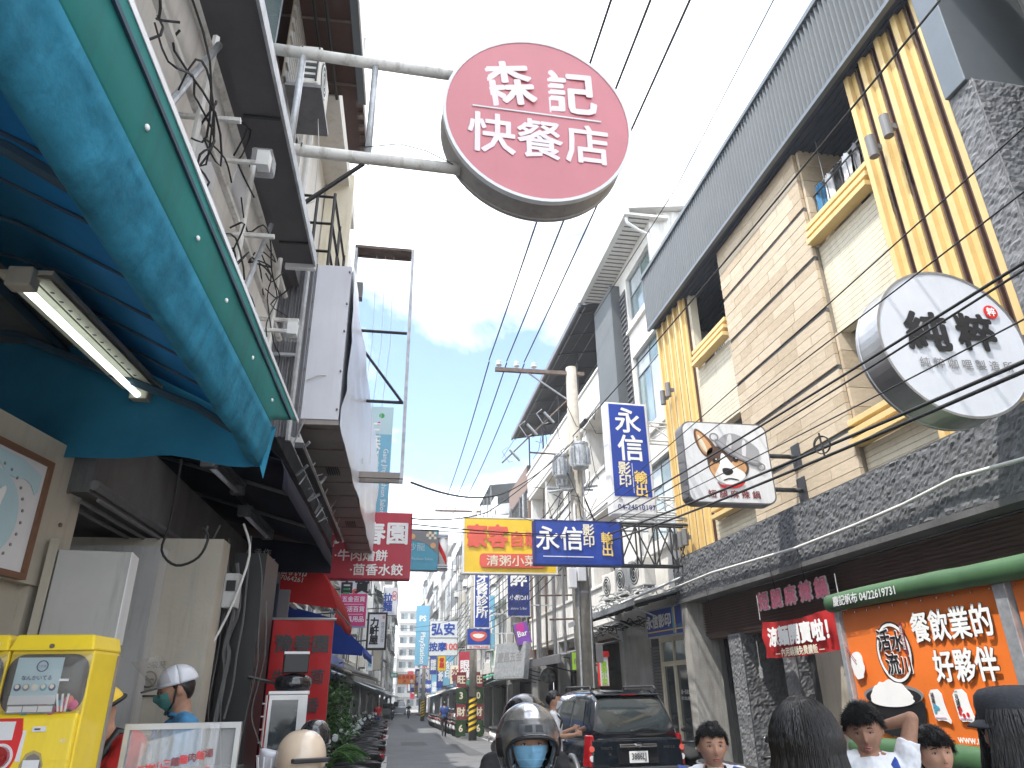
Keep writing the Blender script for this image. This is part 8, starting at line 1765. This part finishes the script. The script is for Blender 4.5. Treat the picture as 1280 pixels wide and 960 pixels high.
for sd_ in (-1, 1): MB().path([(sd_ * .11, .12, 1.36), (sd_ * .11, .0, 1.43), (sd_ * .11, -.12, 1.32), (sd_ * .12, -.02, 1.08)], .018, 6).build('backpack_strap', 'black', t)
# --- far walker in dark clothes and far riders
p = at(555, 912, 40.5)
t, T_, s, J = person('person in dark clothes walking away along the right of the street', (p.x, p.y, GZ(40.5)), R(180), 1.68, dict(WALK), (0, 0, 0), top='cloth_navy', bottom='cloth_black', vox=.02, face=False); hair_shell(t, T_, s, spikes=0, side=0, back=-.6)
for px_, d, lb in ((491, 84, 'far scooter rider in the middle of the street'), (511, 92, 'far scooter rider close to the right hand row')):
    q = at(px_, 880, d); t, T_, s, J = person(lb, (q.x, q.y, GZ(d)), 0, 1.7, dict(RIDE), top='cloth_black', vox=.03, face=False, hands=False); MB().ball(J['head'] + Vector((0, 0, .02)), .14, .16, .15, 14, 10).build('helmet', 'ink_offwhite' if px_ > 500 else 'black', t, smooth=True); put_scooter(q.x, d, R(90), lb.replace('scooter rider', 'scooter under the rider'), lean=0)
p = Vector((.1, 49, 0))
t, T_, s, J = person('person standing among the far parked scooters on the left', (-.2, 47, GZ(47)), R(30), 1.7, None, top='cloth_red', bottom='cloth_navy', vox=.025, face=False, hands=False); hair_shell(t, T_, s, spikes=0)
# --- man in a blue shirt with a raised face shield, in profile
p = at(232, 862, 4.6); H = 1.66; k = H / 1.7
t, T_, s, J = person('man in a blue shirt with a white helmet, raised shield and green mask', (p.x, p.y, p.z - 1.56 * k), R(-70), H, dict(head=(0, -.05, 1.56), elR=(.22, -.06, 1.10), wrR=(.16, -.28, 1.06), elL=(-.22, -.06, 1.10), wrL=(-.14, -.30, 1.04), hdR=(-.2, -1, -.1), hdL=(.2, -1, -.1)), (0, R(16), 0), top='cloth_blue', bottom='cloth_navy', skinm='skin_dark', vox=.007, face=True, long_sleeve=True, lips=False)
hair_shell(t, T_, s, front=.4, side=.0, back=-.6, o=.008, spikes=0); mask(t, T_, s, 'mask_green')
v, f = gridp(lambda u, w_: T_ @ Vector((.091 * cos(2 * pi * u) * cos(w_ * pi / 2 * .98), .012 + .110 * sin(2 * pi * u) * cos(w_ * pi / 2 * .98), .028 + .105 * sin(w_ * pi / 2 * .98))), 28, 12); h_ = MB().add(v, f).build('helmet', 'sign_cool', t, smooth=True); h_.modifiers.new('s', 'SOLIDIFY').thickness = .01
v, f = gridp(lambda u, w_: T_ @ Vector((.108 * sin(R(-70 + 140 * u)), .012 - (.128 + .09 * w_) * cos(R(-70 + 140 * u)), .045 + .16 * w_)), 20, 6); MB().add(v, f).build('raised_shield', 'clear_dome', h_, smooth=True)
xf(MB().box(-.09, .09, -.17, -.10, .030, .040), T_).build('peak', 'black', h_); xf(MB().path([(.082, .0, .03), (.080, -.03, -.06), (.03, -.07, -.112), (-.03, -.07, -.112), (-.08, -.03, -.06), (-.082, 0, .03)], .006, 5), T_).build('chin_strap', 'black', h_)
for sd_ in (-1, 1): xf(MB().path([Vector((sd_ * (.030 + .018 * cos(a)), -.092, .0 + .015 * sin(a))) for a in [2 * pi * i / 14 for i in range(15)]], .0018, 5), T_).build('glasses_rim', 'black', t)
MB().path([(.10, -.13, 1.36 * k), (0, -.15, 1.22 * k), (-.13, -.13, 1.02 * k)], .014, 6).build('bag_strap', 'cloth_navy', t, smooth=True); MB().path([(.066 * k * sin(a), -.064 * k * cos(a), 1.42 * k + .01 * cos(a)) for a in [2 * pi * q / 20 for q in range(21)]], .014, 6).build('collar', 'cloth_blue', t, smooth=True)
# --- person in red, half hidden behind the capsule machine
p = at(172, 893, 3.75); H = 1.58; k = H / 1.7
t, T_, s, J = person('person in a red top and yellow helmet bending behind the capsule machine', (p.x - .05, p.y, p.z - 1.50 * k), R(-60), H, dict(head=(0, -.14, 1.50), neck=(0, -.06, 1.37), chest=(0, -.02, 1.22), elR=(.22, -.12, 1.12), wrR=(.18, -.33, 1.10), elL=(-.22, -.1, 1.1), wrL=(-.14, -.3, 1.04)), (0, R(30), 0), top='cloth_red', bottom='cloth_black', vox=.008, face=True, lips=False)
v, f = gridp(lambda u, w_: T_ @ Vector((.10 * cos(2 * pi * u) * cos(w_ * pi / 2 * .98), .012 + .12 * sin(2 * pi * u) * cos(w_ * pi / 2 * .98), .012 + .112 * sin(w_ * pi / 2 * .98))), 28, 12); h_ = MB().add(v, f).build('helmet', 'sign_yellow', t, smooth=True); h_.modifiers.new('s', 'SOLIDIFY').thickness = .01
xf(MB().path([(.105 * cos(a), .012 + .125 * sin(a), .014) for a in [2 * pi * i / 24 for i in range(25)]], .009, 6), T_).build('helmet_trim', 'black', h_, smooth=True); MB().path([(.1, .1, 1.38 * k), (.1, -.04, 1.43 * k), (.12, -.14, 1.25 * k), (.12, -.05, 1.0 * k)], .022, 6).build('backpack_strap', 'black', t, smooth=True); mask(t, T_, s, 'mask_blue')
# ------------------------------------------------------------------ air of a humid afternoon
hz = B('haze', 'black', None, -640, 640, -290, 760, -8, 47); hz['kind'] = 'stuff'
hm = bpy.data.materials.new('haze'); hm.use_nodes = True; hm.node_tree.nodes.clear()
ho = hm.node_tree.nodes.new('ShaderNodeOutputMaterial'); hv = hm.node_tree.nodes.new('ShaderNodeVolumePrincipled')
hv.inputs['Color'].default_value = (.93, .96, 1, 1); hv.inputs['Density'].default_value = .0018; hv.inputs['Anisotropy'].default_value = .3
hm.node_tree.links.new(hv.outputs[0], ho.inputs['Volume']); hz.data.materials[0] = hm
